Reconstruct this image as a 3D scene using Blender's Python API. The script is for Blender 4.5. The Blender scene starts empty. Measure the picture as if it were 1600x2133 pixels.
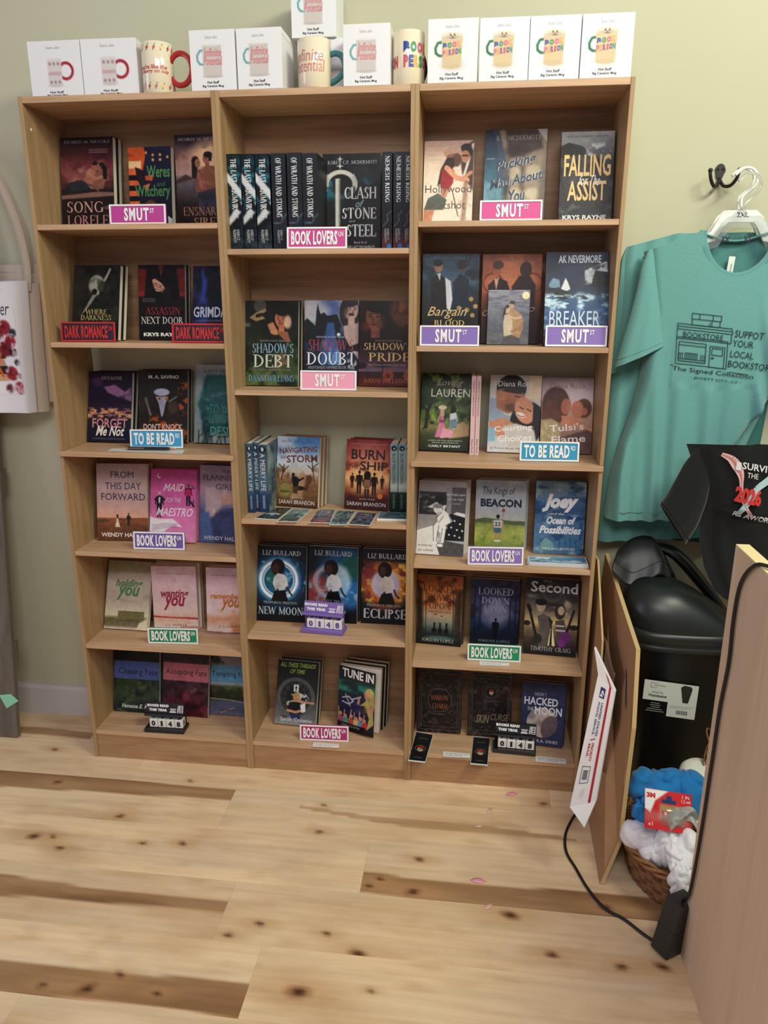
import bpy, math, random
import numpy as np
from mathutils import Matrix, Vector, Euler
R = math.radians
scene = bpy.context.scene
col = scene.collection

# ------------------------------------------------------------------ camera
cam = bpy.data.cameras.new('camera')
cam.sensor_fit = 'HORIZONTAL'; cam.sensor_width = 36.0
cam.lens = 1545.6 * 36.0 / 1600.0
cam.clip_start = 0.02
camo = bpy.data.objects.new('camera', cam); col.objects.link(camo)
cr = Vector((0.99281847, 0.11961871, 0.00168943))
cu = Vector((-0.03394727, 0.2681598, 0.96277614))
cf = Vector((-0.114713, 0.95591929, -0.27029473))
m = Matrix((cr, cu, -cf)).transposed().to_4x4()
m.translation = Vector((1.11721776, -1.88154735, 1.3482142))
camo.matrix_world = m
scene.camera = camo

# ------------------------------------------------------------------ light and exposure
world = bpy.data.worlds.new('world'); scene.world = world; world.use_nodes = True
bg = world.node_tree.nodes['Background']
bg.inputs[0].default_value = (0.86, 0.88, 1.0, 1); bg.inputs[1].default_value = 0.27
scene.view_settings.view_transform = 'Standard'
scene.view_settings.look = 'None'
scene.view_settings.exposure = 0.0
scene.view_settings.gamma = 1.0
scene.view_settings.use_curve_mapping = False


def area(name, loc, target, sx, sy, energy, color):
    l = bpy.data.lights.new(name, 'AREA'); l.shape = 'RECTANGLE'
    l.size = sx; l.size_y = sy; l.energy = energy; l.color = color
    o = bpy.data.objects.new(name, l); col.objects.link(o)
    o.location = loc
    o.rotation_euler = (Vector(target) - Vector(loc)).to_track_quat('-Z', 'Y').to_euler()
    return o


area('ceiling_lamp_warm', (2.3, -1.25, 2.75), (0.9, 0.2, 0.9), 0.9, 0.35, 36, (0.98, 1.0, 0.76))
area('ceiling_lamp_back', (1.3, -2.6, 2.75), (0.9, 0.2, 0.6), 1.5, 0.7, 37, (1.0, 0.965, 0.94))
area('window_daylight', (-2.7, -1.3, 1.5), (0.9, -0.2, 0.6), 1.1, 1.6, 22, (0.77, 0.78, 1.0))


# ------------------------------------------------------------------ materials
def lin(c):
    out = []
    for v in c[:3]:
        v = v / 255.0
        out.append(v / 12.92 if v <= 0.04045 else ((v + 0.055) / 1.055) ** 2.4)
    return out


MATS = {}


def mat(name, c=(200, 200, 200), rough=0.5, metal=0.0, noise=0.0, nscale=30.0, bump=0.0, spec=0.5, trans=0.0, sheen=0.0, coat=0.0, alpha=1.0):
    if name in MATS:
        return MATS[name]
    mt = bpy.data.materials.new(name); mt.use_nodes = True
    nt = mt.node_tree; b = nt.nodes['Principled BSDF']
    L = lin(c) + [1]
    b.inputs['Base Color'].default_value = L
    b.inputs['Roughness'].default_value = rough
    b.inputs['Metallic'].default_value = metal
    b.inputs['Specular IOR Level'].default_value = spec
    b.inputs['Transmission Weight'].default_value = trans
    b.inputs['Sheen Weight'].default_value = sheen
    b.inputs['Coat Weight'].default_value = coat
    b.inputs['Alpha'].default_value = alpha
    tc = nt.nodes.new('ShaderNodeTexCoord')
    nz = nt.nodes.new('ShaderNodeTexNoise'); nz.inputs['Scale'].default_value = nscale; nz.inputs['Detail'].default_value = 4
    nt.links.new(tc.outputs['Object'], nz.inputs['Vector'])
    if noise > 0:
        mx = nt.nodes.new('ShaderNodeMix'); mx.data_type = 'RGBA'
        mx.inputs[6].default_value = [v * (1 - noise) for v in L[:3]] + [1]
        mx.inputs[7].default_value = [min(1, v * (1 + noise)) for v in L[:3]] + [1]
        nt.links.new(nz.outputs['Fac'], mx.inputs[0]); nt.links.new(mx.outputs[2], b.inputs['Base Color'])
    if bump > 0:
        bp = nt.nodes.new('ShaderNodeBump'); bp.inputs['Strength'].default_value = bump; bp.inputs['Distance'].default_value = 0.002
        nt.links.new(nz.outputs['Fac'], bp.inputs['Height']); nt.links.new(bp.outputs[0], b.inputs['Normal'])
    MATS[name] = mt
    return mt


def wood(name, c1, c2, sc, rough=0.45, bump=0.08):
    """straight-grained wood laminate: noise stretched along the grain"""
    if name in MATS:
        return MATS[name]
    mt = bpy.data.materials.new(name); mt.use_nodes = True
    nt = mt.node_tree; b = nt.nodes['Principled BSDF']; b.inputs['Roughness'].default_value = rough
    b.inputs['Specular IOR Level'].default_value = 0.35
    tc = nt.nodes.new('ShaderNodeTexCoord'); mp = nt.nodes.new('ShaderNodeMapping')
    mp.inputs['Scale'].default_value = sc
    nt.links.new(tc.outputs['Object'], mp.inputs['Vector'])
    n1 = nt.nodes.new('ShaderNodeTexNoise'); n1.inputs['Scale'].default_value = 1.0; n1.inputs['Detail'].default_value = 6; n1.inputs['Distortion'].default_value = 0.6
    n2 = nt.nodes.new('ShaderNodeTexNoise'); n2.inputs['Scale'].default_value = 5.0; n2.inputs['Detail'].default_value = 3
    nt.links.new(mp.outputs[0], n1.inputs['Vector']); nt.links.new(mp.outputs[0], n2.inputs['Vector'])
    ad = nt.nodes.new('ShaderNodeMath'); ad.operation = 'MULTIPLY_ADD'; ad.inputs[1].default_value = 0.45
    nt.links.new(n2.outputs['Fac'], ad.inputs[0]); nt.links.new(n1.outputs['Fac'], ad.inputs[2])
    rp = nt.nodes.new('ShaderNodeValToRGB')
    rp.color_ramp.elements[0].position = 0.5; rp.color_ramp.elements[0].color = lin(c1) + [1]
    rp.color_ramp.elements[1].position = 0.95; rp.color_ramp.elements[1].color = lin(c2) + [1]
    nt.links.new(ad.outputs[0], rp.inputs[0]); nt.links.new(rp.outputs[0], b.inputs['Base Color'])
    bp = nt.nodes.new('ShaderNodeBump'); bp.inputs['Strength'].default_value = bump; bp.inputs['Distance'].default_value = 0.001
    nt.links.new(ad.outputs[0], bp.inputs['Height']); nt.links.new(bp.outputs[0], b.inputs['Normal'])
    MATS[name] = mt
    return mt


def printed(name, rough=0.4, grain=0.0, coat=0.0, gscale=(6, 90, 90), spec=0.25):
    """printed or grained surface whose own colours are stored per vertex"""
    if name in MATS:
        return MATS[name]
    mt = bpy.data.materials.new(name); mt.use_nodes = True
    nt = mt.node_tree; b = nt.nodes['Principled BSDF']; b.inputs['Roughness'].default_value = rough
    b.inputs['Coat Weight'].default_value = coat; b.inputs['Coat Roughness'].default_value = 0.15
    b.inputs['Specular IOR Level'].default_value = spec
    at = nt.nodes.new('ShaderNodeAttribute'); at.attribute_name = 'Col'
    if grain > 0:
        tc = nt.nodes.new('ShaderNodeTexCoord'); mp = nt.nodes.new('ShaderNodeMapping'); mp.inputs['Scale'].default_value = gscale
        nz = nt.nodes.new('ShaderNodeTexNoise'); nz.inputs['Scale'].default_value = 1; nz.inputs['Detail'].default_value = 5
        nt.links.new(tc.outputs['Object'], mp.inputs[0]); nt.links.new(mp.outputs[0], nz.inputs['Vector'])
        rp = nt.nodes.new('ShaderNodeValToRGB')
        rp.color_ramp.elements[0].position = 0.3; rp.color_ramp.elements[0].color = (1 - grain,) * 3 + (1,)
        rp.color_ramp.elements[1].position = 0.6; rp.color_ramp.elements[1].color = (1, 1, 1, 1)
        mx = nt.nodes.new('ShaderNodeMix'); mx.data_type = 'RGBA'; mx.blend_type = 'MULTIPLY'; mx.inputs[0].default_value = 1
        nt.links.new(nz.outputs['Fac'], rp.inputs[0])
        nt.links.new(at.outputs['Color'], mx.inputs[6]); nt.links.new(rp.outputs[0], mx.inputs[7])
        nt.links.new(mx.outputs[2], b.inputs['Base Color'])
    else:
        nt.links.new(at.outputs['Color'], b.inputs['Base Color'])
    MATS[name] = mt
    return mt


# ------------------------------------------------------------------ mesh helpers
class MB:
    def __init__(s):
        s.v = []; s.f = []; s.mi = []; s.mats = []; s.sm = []

    def _m(s, m):
        if m not in s.mats:
            s.mats.append(m)
        return s.mats.index(m)

    def add(s, v, f, m, smooth=False, M=None):
        b = len(s.v)
        if M is not None:
            v = [tuple(M @ Vector(p)) for p in v]
        s.v += [tuple(p) for p in v]
        k = s._m(m)
        for q in f:
            s.f.append([b + i for i in q]); s.mi.append(k); s.sm.append(smooth)
        return s

    def box(s, x0, x1, y0, y1, z0, z1, m, c=0.0, M=None):
        if c <= 0:
            v = [(x, y, z) for z in (z0, z1) for y in (y0, y1) for x in (x0, x1)]
            f = [(0, 2, 3, 1), (4, 5, 7, 6), (0, 1, 5, 4), (2, 6, 7, 3), (0, 4, 6, 2), (1, 3, 7, 5)]
            return s.add(v, f, m, False, M)
        bm = bmesh_box(x0, x1, y0, y1, z0, z1, c)
        return s.add(bm[0], bm[1], m, False, M)

    def prism(s, pts, d0, d1, m, axis='y', M=None):
        """polygon pts (a, b) pulled from d0 to d1 along an axis"""
        def P(a, b, d):
            return {'y': (a, d, b), 'x': (d, a, b), 'z': (a, b, d)}[axis]
        n = len(pts)
        v = [P(a, b, d0) for a, b in pts] + [P(a, b, d1) for a, b in pts]
        f = [list(range(n)), list(range(2 * n - 1, n - 1, -1))] + [(i, i + n, (i + 1) % n + n, (i + 1) % n) for i in range(n)]
        return s.add(v, f, m, False, M)

    def tube(s, path, r, m, n=8, M=None, closed=False, flat=1.0):
        P = [Vector(p) for p in path]; N = len(P)
        rs = r if isinstance(r, (list, tuple)) else [r] * N
        v = []; prev = None
        for i in range(N):
            a = P[i - 1] if (i > 0 or closed) else P[i]
            b = P[(i + 1) % N] if (i < N - 1 or closed) else P[i]
            t = (b - a).normalized() if (b - a).length > 1e-9 else Vector((0, 0, 1))
            if prev is None:
                up = Vector((0, 0, 1)) if abs(t.z) < 0.9 else Vector((0, 1, 0))
                u = t.cross(up).normalized()
            else:
                u = (prev - t * prev.dot(t)).normalized()
            prev = u; w = t.cross(u)
            for k in range(n):
                an = 2 * math.pi * k / n
                v.append(tuple(P[i] + u * math.cos(an) * rs[i] + w * math.sin(an) * rs[i] * flat))
        f = []
        for i in range(N if closed else N - 1):
            j = (i + 1) % N
            for k in range(n):
                l = (k + 1) % n
                f.append((i * n + k, i * n + l, j * n + l, j * n + k))
        if not closed:
            f.append(list(range(n - 1, -1, -1))); f.append([(N - 1) * n + k for k in range(n)])
        return s.add(v, f, m, True, M)

    def lathe(s, prof, m, n=32, M=None, smooth=True, ex=None):
        v = []; f = []
        for r, z in prof:
            for k in range(n):
                a = 2 * math.pi * k / n
                cx, cy = math.cos(a), math.sin(a)
                if ex:
                    cx = math.copysign(abs(cx) ** ex, cx); cy = math.copysign(abs(cy) ** ex, cy)
                v.append((r * cx, r * cy, z))
        for i in range(len(prof) - 1):
            for k in range(n):
                l = (k + 1) % n
                f.append((i * n + k, i * n + l, (i + 1) * n + l, (i + 1) * n + k))
        return s.add(v, f, m, smooth, M)

    def grid(s, fn, nu, nv, m, smooth=True, M=None):
        v = [fn(i / nu, j / nv) for j in range(nv + 1) for i in range(nu + 1)]
        w = nu + 1
        f = [(j * w + i, j * w + i + 1, (j + 1) * w + i + 1, (j + 1) * w + i) for j in range(nv) for i in range(nu)]
        return s.add(v, f, m, smooth, M)

    def build(s, name, parent=None, label=None):
        me = bpy.data.meshes.new(name)
        me.from_pydata(s.v, [], s.f)
        for mm in s.mats:
            me.materials.append(mm)
        me.polygons.foreach_set('material_index', s.mi)
        me.polygons.foreach_set('use_smooth', s.sm)
        me.update()
        return link(name, me, parent, label)


def bmesh_box(x0, x1, y0, y1, z0, z1, c):
    """box with chamfered edges"""
    X, Y, Z = (x0, x1), (y0, y1), (z0, z1)
    v = []; idx = {}
    for i in (0, 1):
        for j in (0, 1):
            for k in (0, 1):
                sx, sy, sz = (1 - 2 * i) * c, (1 - 2 * j) * c, (1 - 2 * k) * c
                idx[i, j, k] = len(v)
                v += [(X[i], Y[j] + sy, Z[k] + sz), (X[i] + sx, Y[j], Z[k] + sz), (X[i] + sx, Y[j] + sy, Z[k])]
    I = lambda i, j, k, a: idx[i, j, k] + a
    f = []
    for i in (0, 1):
        q = [I(i, 0, 0, 0), I(i, 1, 0, 0), I(i, 1, 1, 0), I(i, 0, 1, 0)]; f.append(q if i else q[::-1])
        q = [I(0, i, 0, 1), I(0, i, 1, 1), I(1, i, 1, 1), I(1, i, 0, 1)]; f.append(q if i else q[::-1])
        q = [I(0, 0, i, 2), I(1, 0, i, 2), I(1, 1, i, 2), I(0, 1, i, 2)]; f.append(q if i else q[::-1])
    for i in (0, 1):
        for j in (0, 1):
            q = [I(i, j, 0, 0), I(i, j, 1, 0), I(i, j, 1, 1), I(i, j, 0, 1)]; f.append(q if i == j else q[::-1])
            q = [I(i, 0, j, 0), I(i, 0, j, 2), I(i, 1, j, 2), I(i, 1, j, 0)]; f.append(q if i == j else q[::-1])
            q = [I(0, i, j, 1), I(1, i, j, 1), I(1, i, j, 2), I(0, i, j, 2)]; f.append(q if i == j else q[::-1])
    for i in (0, 1):
        for j in (0, 1):
            for k in (0, 1):
                q = [I(i, j, k, 0), I(i, j, k, 1), I(i, j, k, 2)]; f.append(q if (i + j + k) % 2 else q[::-1])
    return v, f


def link(name, me, parent=None, label=None):
    o = bpy.data.objects.new(name, me); col.objects.link(o)
    if parent is not None:
        o.parent = parent
    if label:
        o['label'] = label
    return o


def tag(o, label, cat, group=None, kind=None):
    o['label'] = label; o['category'] = cat
    if group:
        o['group'] = group
    if kind:
        o['kind'] = kind
    return o


def struct(o, label=None):
    o['kind'] = 'structure'
    if label:
        o['label'] = label
    return o


def empty(name, loc=(0, 0, 0), rot=(0, 0, 0)):
    o = bpy.data.objects.new(name, None); col.objects.link(o)
    o.location = loc; o.rotation_euler = rot; o.empty_display_size = 0.02
    return o


# ------------------------------------------------------------------ lettering
TEXT_CACHE = {}


# a small roman capital alphabet: thick and thin strokes with serifs.  L x0 y0 x1 y1 weight (k thick, n thin); A cx cy rx ry from to; S x y serif
ROMAN = {
 'A': (.74, 'L .06 0 .37 1 n;L .37 1 .68 0 k;L .17 .36 .56 .36 n;S .06 0;S .68 0'), 'B': (.62, 'L .12 0 .12 1 k;A .12 .76 .38 .24 -90 90;A .12 .27 .45 .27 -90 90;S .08 0;S .08 1'),
 'C': (.70, 'A .40 .5 .36 .5 55 305;L .66 .72 .66 .95 n;L .66 .05 .66 .25 n'), 'D': (.74, 'L .12 0 .12 1 k;A .12 .5 .56 .5 -90 90;S .08 0;S .08 1'),
 'E': (.58, 'L .12 0 .12 1 k;L .12 .98 .52 .98 n;L .12 .52 .42 .52 n;L .12 .02 .54 .02 n;L .52 .98 .52 .80 n;L .54 .02 .54 .22 n;L .42 .42 .42 .62 n'), 'F': (.56, 'L .12 0 .12 1 k;L .12 .98 .52 .98 n;L .12 .52 .42 .52 n;L .52 .98 .52 .80 n;L .42 .42 .42 .62 n;S .12 0'),
 'G': (.74, 'A .40 .5 .36 .5 55 320;L .66 .72 .66 .95 n;L .66 .06 .66 .42 k;S .66 .42'), 'H': (.76, 'L .12 0 .12 1 k;L .64 0 .64 1 k;L .12 .52 .64 .52 n;S .12 0;S .12 1;S .64 0;S .64 1'), 'I': (.30, 'L .15 0 .15 1 k;S .15 0;S .15 1'),
 'J': (.40, 'L .24 .15 .24 1 k;A .10 .10 .14 .16 270 360;S .24 1'), 'K': (.70, 'L .12 0 .12 1 k;L .14 .45 .58 1 n;L .26 .58 .62 0 k;S .12 0;S .12 1;S .58 1;S .62 0'), 'L': (.58, 'L .12 0 .12 1 k;L .12 .02 .54 .02 n;L .54 .02 .54 .26 n;S .12 1'),
 'M': (.92, 'L .12 0 .12 1 n;L .12 1 .46 .1 k;L .46 .1 .80 1 n;L .80 0 .80 1 k;S .12 0;S .80 0;S .10 1;S .82 1'), 'N': (.78, 'L .12 0 .12 1 n;L .12 1 .66 0 k;L .66 0 .66 1 n;S .12 0;S .66 1;S .10 1'), 'O': (.78, 'A .39 .5 .35 .5 0 360'),
 'P': (.58, 'L .12 0 .12 1 k;A .12 .74 .40 .26 -90 90;S .12 0;S .08 1'), 'Q': (.78, 'A .39 .5 .35 .5 0 360;L .42 .1 .74 -.16 k'), 'R': (.68, 'L .12 0 .12 1 k;A .12 .75 .38 .25 -90 90;L .30 .5 .62 0 k;S .12 0;S .08 1;S .63 0'),
 'S': (.54, 'A .27 .75 .20 .24 50 270;A .27 .26 .22 .26 -130 90;L .46 .76 .46 .95 n;L .07 .06 .07 .26 n'), 'T': (.66, 'L .33 0 .33 1 k;L .04 .98 .62 .98 n;L .04 .98 .04 .80 n;L .62 .98 .62 .80 n;S .33 0'), 'U': (.76, 'L .12 .3 .12 1 k;A .38 .3 .26 .29 180 360;L .64 .3 .64 1 n;S .12 1;S .64 1'),
 'V': (.74, 'L .06 1 .37 0 k;L .37 0 .68 1 n;S .06 1;S .68 1'), 'W': (1.0, 'L .04 1 .28 0 k;L .28 0 .50 .95 n;L .50 .95 .72 0 k;L .72 0 .96 1 n;S .04 1;S .96 1'), 'X': (.72, 'L .08 1 .62 0 k;L .08 0 .62 1 n;S .08 0;S .62 0;S .08 1;S .62 1'), 'Y': (.70, 'L .35 0 .35 .46 k;L .06 1 .35 .46 k;L .35 .46 .64 1 n;S .35 0;S .06 1;S .64 1'),
 'Z': (.62, 'L .06 .98 .54 .98 n;L .54 .98 .06 .02 k;L .06 .02 .56 .02 n;L .56 .02 .56 .2 n'), '.': (.24, 'L .08 .04 .17 .04 k'), "'": (.22, 'L .11 .75 .13 1 n'), ':': (.24, 'L .08 .04 .17 .04 k;L .08 .6 .17 .6 k'), ' ': (.32, '')}


def roman(s, kw=.125, nw=.045):
    V = []; F = []; x = 0.0

    def seg(ax, ay, bx, by, w):
        l = math.hypot(bx - ax, by - ay) or 1e-6; nx, ny = -(by - ay) / l * w / 2, (bx - ax) / l * w / 2; b = len(V)
        V.extend([(x + ax + nx, ay + ny), (x + ax - nx, ay - ny), (x + bx - nx, by - ny), (x + bx + nx, by + ny)]); F.append([b, b + 1, b + 2, b + 3])
    for ch in s:
        small = ch.islower(); wd, g = ROMAN.get(ch.upper(), ROMAN[' '])
        for t in filter(None, g.split(';')):
            q = t.split(); v = [float(p) for p in q[1:5]] if q[0] != 'A' else [float(p) for p in q[1:]]
            if q[0] == 'L': seg(*v, kw if q[5] == 'k' else nw)
            elif q[0] == 'S':
                y = .02 if float(q[2]) < .3 else (.98 if float(q[2]) > .9 else float(q[2])); seg(float(q[1]) - .12, y, float(q[1]) + .12, y, .04)
            else:
                cx, cy, rx, ry, a0, a1 = v; n = max(6, int(abs(a1 - a0) / 18)); b = len(V)
                for i in range(n + 1):
                    a = R(a0 + (a1 - a0) * i / n); w = nw + (kw - nw) * abs(math.cos(a)) ** 1.3
                    c_, s_ = math.cos(a), math.sin(a); ln = math.hypot(c_ / rx, s_ / ry); nx, ny = c_ / rx / ln, s_ / ry / ln
                    V.extend([(x + cx + rx * c_ , cy + ry * s_), (x + cx + rx * c_ - nx * w, cy + ry * s_ - ny * w)])
                    if i: F.append([b + 2 * i - 2, b + 2 * i - 1, b + 2 * i + 1, b + 2 * i])
        x += wd + .04
    V = np.array(V); lo, hi = V.min(0), V.max(0)
    return (V - lo) / (hi - lo), F


def text_geo(s, bold=0.0, shear=0.0, space=1.0):
    k = (s, bold, shear, space)
    if k in TEXT_CACHE:
        return TEXT_CACHE[k]
    if bold == 'roman':
        TEXT_CACHE[k] = roman(s)
        return TEXT_CACHE[k]
    if bold == 'roman_bold':
        TEXT_CACHE[k] = roman(s, .17, .06)
        return TEXT_CACHE[k]
    cu_ = bpy.data.curves.new('lettering', 'FONT')
    cu_.body = s; cu_.size = 1.0; cu_.resolution_u = 2; cu_.offset = bold; cu_.shear = shear; cu_.space_character = space
    ob = bpy.data.objects.new('lettering', cu_)
    me = bpy.data.meshes.new_from_object(ob)
    n = len(me.vertices); co = np.zeros(n * 3, np.float32); me.vertices.foreach_get('co', co); co = co.reshape(-1, 3)
    fs = [list(p.vertices) for p in me.polygons]
    bpy.data.objects.remove(ob); bpy.data.curves.remove(cu_); bpy.data.meshes.remove(me)
    lo = co[:, :2].min(0); hi = co[:, :2].max(0)
    uv = (co[:, :2] - lo) / np.maximum(hi - lo, 1e-6)
    TEXT_CACHE[k] = (uv, fs)
    return TEXT_CACHE[k]


def lettering(mb, s, x0, y0, x1, y1, m, place, bold=0.0, shear=0.0, rot=0, space=1.0, tilt=0.0, raise_=0.0):
    """s fitted to the box (x0, y0)-(x1, y1); place(x, y) turns a point of the surface into a point in space.
    rot=-90 reads from the top down, rot=90 from the bottom up; tilt (radians) turns the line about its middle"""
    uv, fs = text_geo(s, bold, shear, space)
    u, v = uv[:, 0], uv[:, 1]
    if rot == -90:
        u, v = v, 1 - u
    elif rot == 90:
        u, v = 1 - v, u
    X = x0 + (x1 - x0) * u; Y = y0 + (y1 - y0) * v
    if tilt:
        cx, cy = (x0 + x1) / 2, (y0 + y1) / 2
        X, Y = cx + (X - cx) * math.cos(tilt) - (Y - cy) * math.sin(tilt), cy + (X - cx) * math.sin(tilt) + (Y - cy) * math.cos(tilt)
    pts = [place(float(a), float(b)) for a, b in zip(X, Y)]
    mb.add(pts, fs, m)
    return mb


# ------------------------------------------------------------------ drawing on printed surfaces (numpy, one colour per vertex)
def vnoise(x, y, seed):
    r = np.random.RandomState(seed); G = r.rand(64, 64)
    xi = np.floor(x).astype(int); yi = np.floor(y).astype(int); fx = x - xi; fy = y - yi
    fx = fx * fx * (3 - 2 * fx); fy = fy * fy * (3 - 2 * fy)
    g = lambda a, b: G[a % 64, b % 64]
    return (g(xi, yi) * (1 - fx) + g(xi + 1, yi) * fx) * (1 - fy) + (g(xi, yi + 1) * (1 - fx) + g(xi + 1, yi + 1) * fx) * fy


def fbm(x, y, seed, o=4):
    t = 0; a = 0.5; s = 0
    for i in range(o):
        t = t + a * vnoise(x * 2 ** i + 17.3 * i, y * 2 ** i + 5.1 * i, seed + i); s += a; a *= 0.5
    return t / s


class Art:
    """width 1, height asp, y runs down from the top edge"""
    def __init__(s, w, h, nx=64, base=(20, 20, 24), sk=1.0):
        s.sk = sk; s.asp = h / w; s.nx = nx; s.ny = max(2, int(round(nx * s.asp)))
        gx, gy = np.meshgrid(np.linspace(0, 1, s.nx + 1), np.linspace(0, s.asp, s.ny + 1))
        s.X = gx.ravel(); s.Y = gy.ravel()
        s.C = np.tile(np.array(base, float), (len(s.X), 1)); s.px = 1.0 / nx

    def mixm(s, a, c):
        a = np.clip(a, 0, 1)[:, None]; s.C = s.C * (1 - a) + np.array(c, float) * a; return s

    def grad(s, *st):
        ys = [q[0] * s.asp for q in st]
        for k in range(3):
            s.C[:, k] = np.interp(s.Y, ys, [q[1][k] for q in st])
        return s

    def noise(s, sc, seed, c, lo=0.45, hi=0.7, al=1.0, ax=1.0, y0=None, y1=None, x0=None, x1=None, ft=0.06):
        n = fbm(s.X * sc, s.Y * sc * ax, seed)
        a = np.clip((n - lo) / (hi - lo), 0, 1) * al
        if y0 is not None: a = a * np.clip((s.Y / s.asp - y0) / ft, 0, 1)
        if y1 is not None: a = a * np.clip((y1 - s.Y / s.asp) / ft, 0, 1)
        if x0 is not None: a = a * np.clip((s.X - x0) / ft, 0, 1)
        if x1 is not None: a = a * np.clip((x1 - s.X) / ft, 0, 1)
        return s.mixm(a, c)

    def ell(s, cx, cy, rx, ry, c, soft=None, al=1.0, rot=0.0):
        cy *= s.asp; dx, dy = s.X - cx, s.Y - cy
        if rot:
            dx, dy = dx * math.cos(rot) + dy * math.sin(rot), -dx * math.sin(rot) + dy * math.cos(rot)
        d = np.sqrt((dx / rx) ** 2 + (dy / ry) ** 2)
        sf = (max(soft * s.sk, s.px) if soft is not None else s.px) / min(rx, ry)
        return s.mixm(np.clip((1 + sf / 2 - d) / sf, 0, 1) * al, c)

    def ring(s, cx, cy, r, w, c, soft=None, al=1.0, ry=None):
        cy *= s.asp; ry = ry or r
        d = np.abs(np.sqrt(((s.X - cx)) ** 2 + ((s.Y - cy) * r / ry) ** 2) - r)
        sf = max((soft or 0) * s.sk, s.px)
        return s.mixm(np.clip((w / 2 + sf / 2 - d) / sf, 0, 1) * al, c)

    def poly(s, pts, c, soft=None, al=1.0):
        P = [(p[0], p[1] * s.asp) for p in pts]; n = len(P)
        ins = np.zeros(len(s.X), bool); dd = np.full(len(s.X), 9.0)
        for i in range(n):
            (ax, ay), (bx, by) = P[i], P[(i + 1) % n]
            if ay != by:
                cond = (ay > s.Y) != (by > s.Y)
                ins ^= cond & (s.X < (bx - ax) * (s.Y - ay) / (by - ay) + ax)
            L = max((bx - ax) ** 2 + (by - ay) ** 2, 1e-12)
            t = np.clip(((s.X - ax) * (bx - ax) + (s.Y - ay) * (by - ay)) / L, 0, 1)
            dd = np.minimum(dd, np.hypot(s.X - ax - t * (bx - ax), s.Y - ay - t * (by - ay)))
        sf = max((soft or 0) * s.sk, s.px)
        sd = np.where(ins, dd, -dd)
        return s.mixm(np.clip(sd / sf + 0.5, 0, 1) * al, c)

    def line(s, pts, w, c, soft=None, al=1.0):
        dd = np.full(len(s.X), 9.0)
        for (ax, ay), (bx, by) in zip(pts[:-1], pts[1:]):
            ay *= s.asp; by *= s.asp
            L = max((bx - ax) ** 2 + (by - ay) ** 2, 1e-12)
            t = np.clip(((s.X - ax) * (bx - ax) + (s.Y - ay) * (by - ay)) / L, 0, 1)
            dd = np.minimum(dd, np.hypot(s.X - ax - t * (bx - ax), s.Y - ay - t * (by - ay)))
        sf = max((soft or 0) * s.sk, s.px)
        return s.mixm((w / 2 - dd) / sf + 0.5, c) if al == 1 else s.mixm(np.clip((w / 2 - dd) / sf + 0.5, 0, 1) * al, c)

    def rect(s, x0, y0, x1, y1, c, soft=None, al=1.0):
        return s.poly([(x0, y0), (x1, y0), (x1, y1), (x0, y1)], c, soft, al)

    def man(s, x, y, h, c, coat=False, skin=None):
        """standing figure: head top at y, height h (both in cover heights)"""
        a = s.asp; H = h * a
        s.poly([(x - .13 * H, y + .2 * h), (x + .13 * H, y + .2 * h), (x + .1 * H, y + (.62 if coat else .52) * h), (x - .1 * H, y + (.62 if coat else .52) * h)], c)
        s.poly([(x - .1 * H, y + .5 * h), (x - .005 * H, y + .5 * h), (x - .02 * H, y + h), (x - .09 * H, y + h)], c)
        s.poly([(x + .1 * H, y + .5 * h), (x + .005 * H, y + .5 * h), (x + .02 * H, y + h), (x + .09 * H, y + h)], c)
        s.line([(x - .12 * H, y + .23 * h), (x - .16 * H, y + .5 * h)], .045 * H, c); s.line([(x + .12 * H, y + .23 * h), (x + .16 * H, y + .5 * h)], .045 * H, c)
        s.ell(x, y + .08 * h, .055 * H, .075 * H, skin or c); s.line([(x, y + .14 * h), (x, y + .22 * h)], .05 * H, skin or c)
        return s

    def lady(s, x, y, h, dress, hair, skin):
        a = s.asp; H = h * a
        s.poly([(x - .06 * H, y + .2 * h), (x + .06 * H, y + .2 * h), (x + .05 * H, y + .42 * h), (x + .2 * H, y + .97 * h), (x - .2 * H, y + .97 * h), (x - .05 * H, y + .42 * h)], dress)
        s.ell(x, y + .1 * h, .06 * H, .075 * H, skin); s.ell(x, y + .08 * h, .07 * H, .08 * H, hair)
        s.poly([(x - .06 * H, y + .08 * h), (x + .06 * H, y + .08 * h), (x + .07 * H, y + .3 * h), (x - .07 * H, y + .3 * h)], hair)
        s.line([(x - .06 * H, y + .23 * h), (x - .12 * H, y + .5 * h)], .035 * H, skin)
        return s

    def head(s, x, y, r, skin, hair, look=1, long_=False):
        """three-quarter head: face, hair cap, brow, eye, nose shade and mouth; y in cover heights, r in cover widths"""
        k = r / s.asp; dk = tuple(v * .35 for v in skin)
        if long_:
            s.ell(x - look * .2 * r, y + .35 * k, 1.15 * r, 1.9 * r, hair)
        s.rect(x - .35 * r, y + .5 * k, x + .4 * r, y + 1.7 * k, skin, soft=.03)
        s.ell(x, y, .8 * r, 1.08 * r, skin)
        s.ell(x - look * .12 * r, y - .82 * k, .92 * r, .5 * r, hair)
        s.ell(x - look * .75 * r, y - .1 * k, .35 * r, .8 * r, hair)
        for e in (-.18, .42):
            s.ell(x + look * e * r, y - .05 * k, .13 * r, .07 * r, dk); s.line([(x + look * (e - .18) * r, y - .24 * k), (x + look * (e + .16) * r, y - .26 * k)], .07 * r, dk)
        s.ell(x + look * .2 * r, y + .25 * k, .12 * r, .2 * r, tuple(v * .7 for v in skin), soft=.1 * r)
        s.ell(x + look * .12 * r, y + .6 * k, .26 * r, .09 * r, tuple(v * t for v, t in zip(skin, (.75, .42, .42))))
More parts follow.
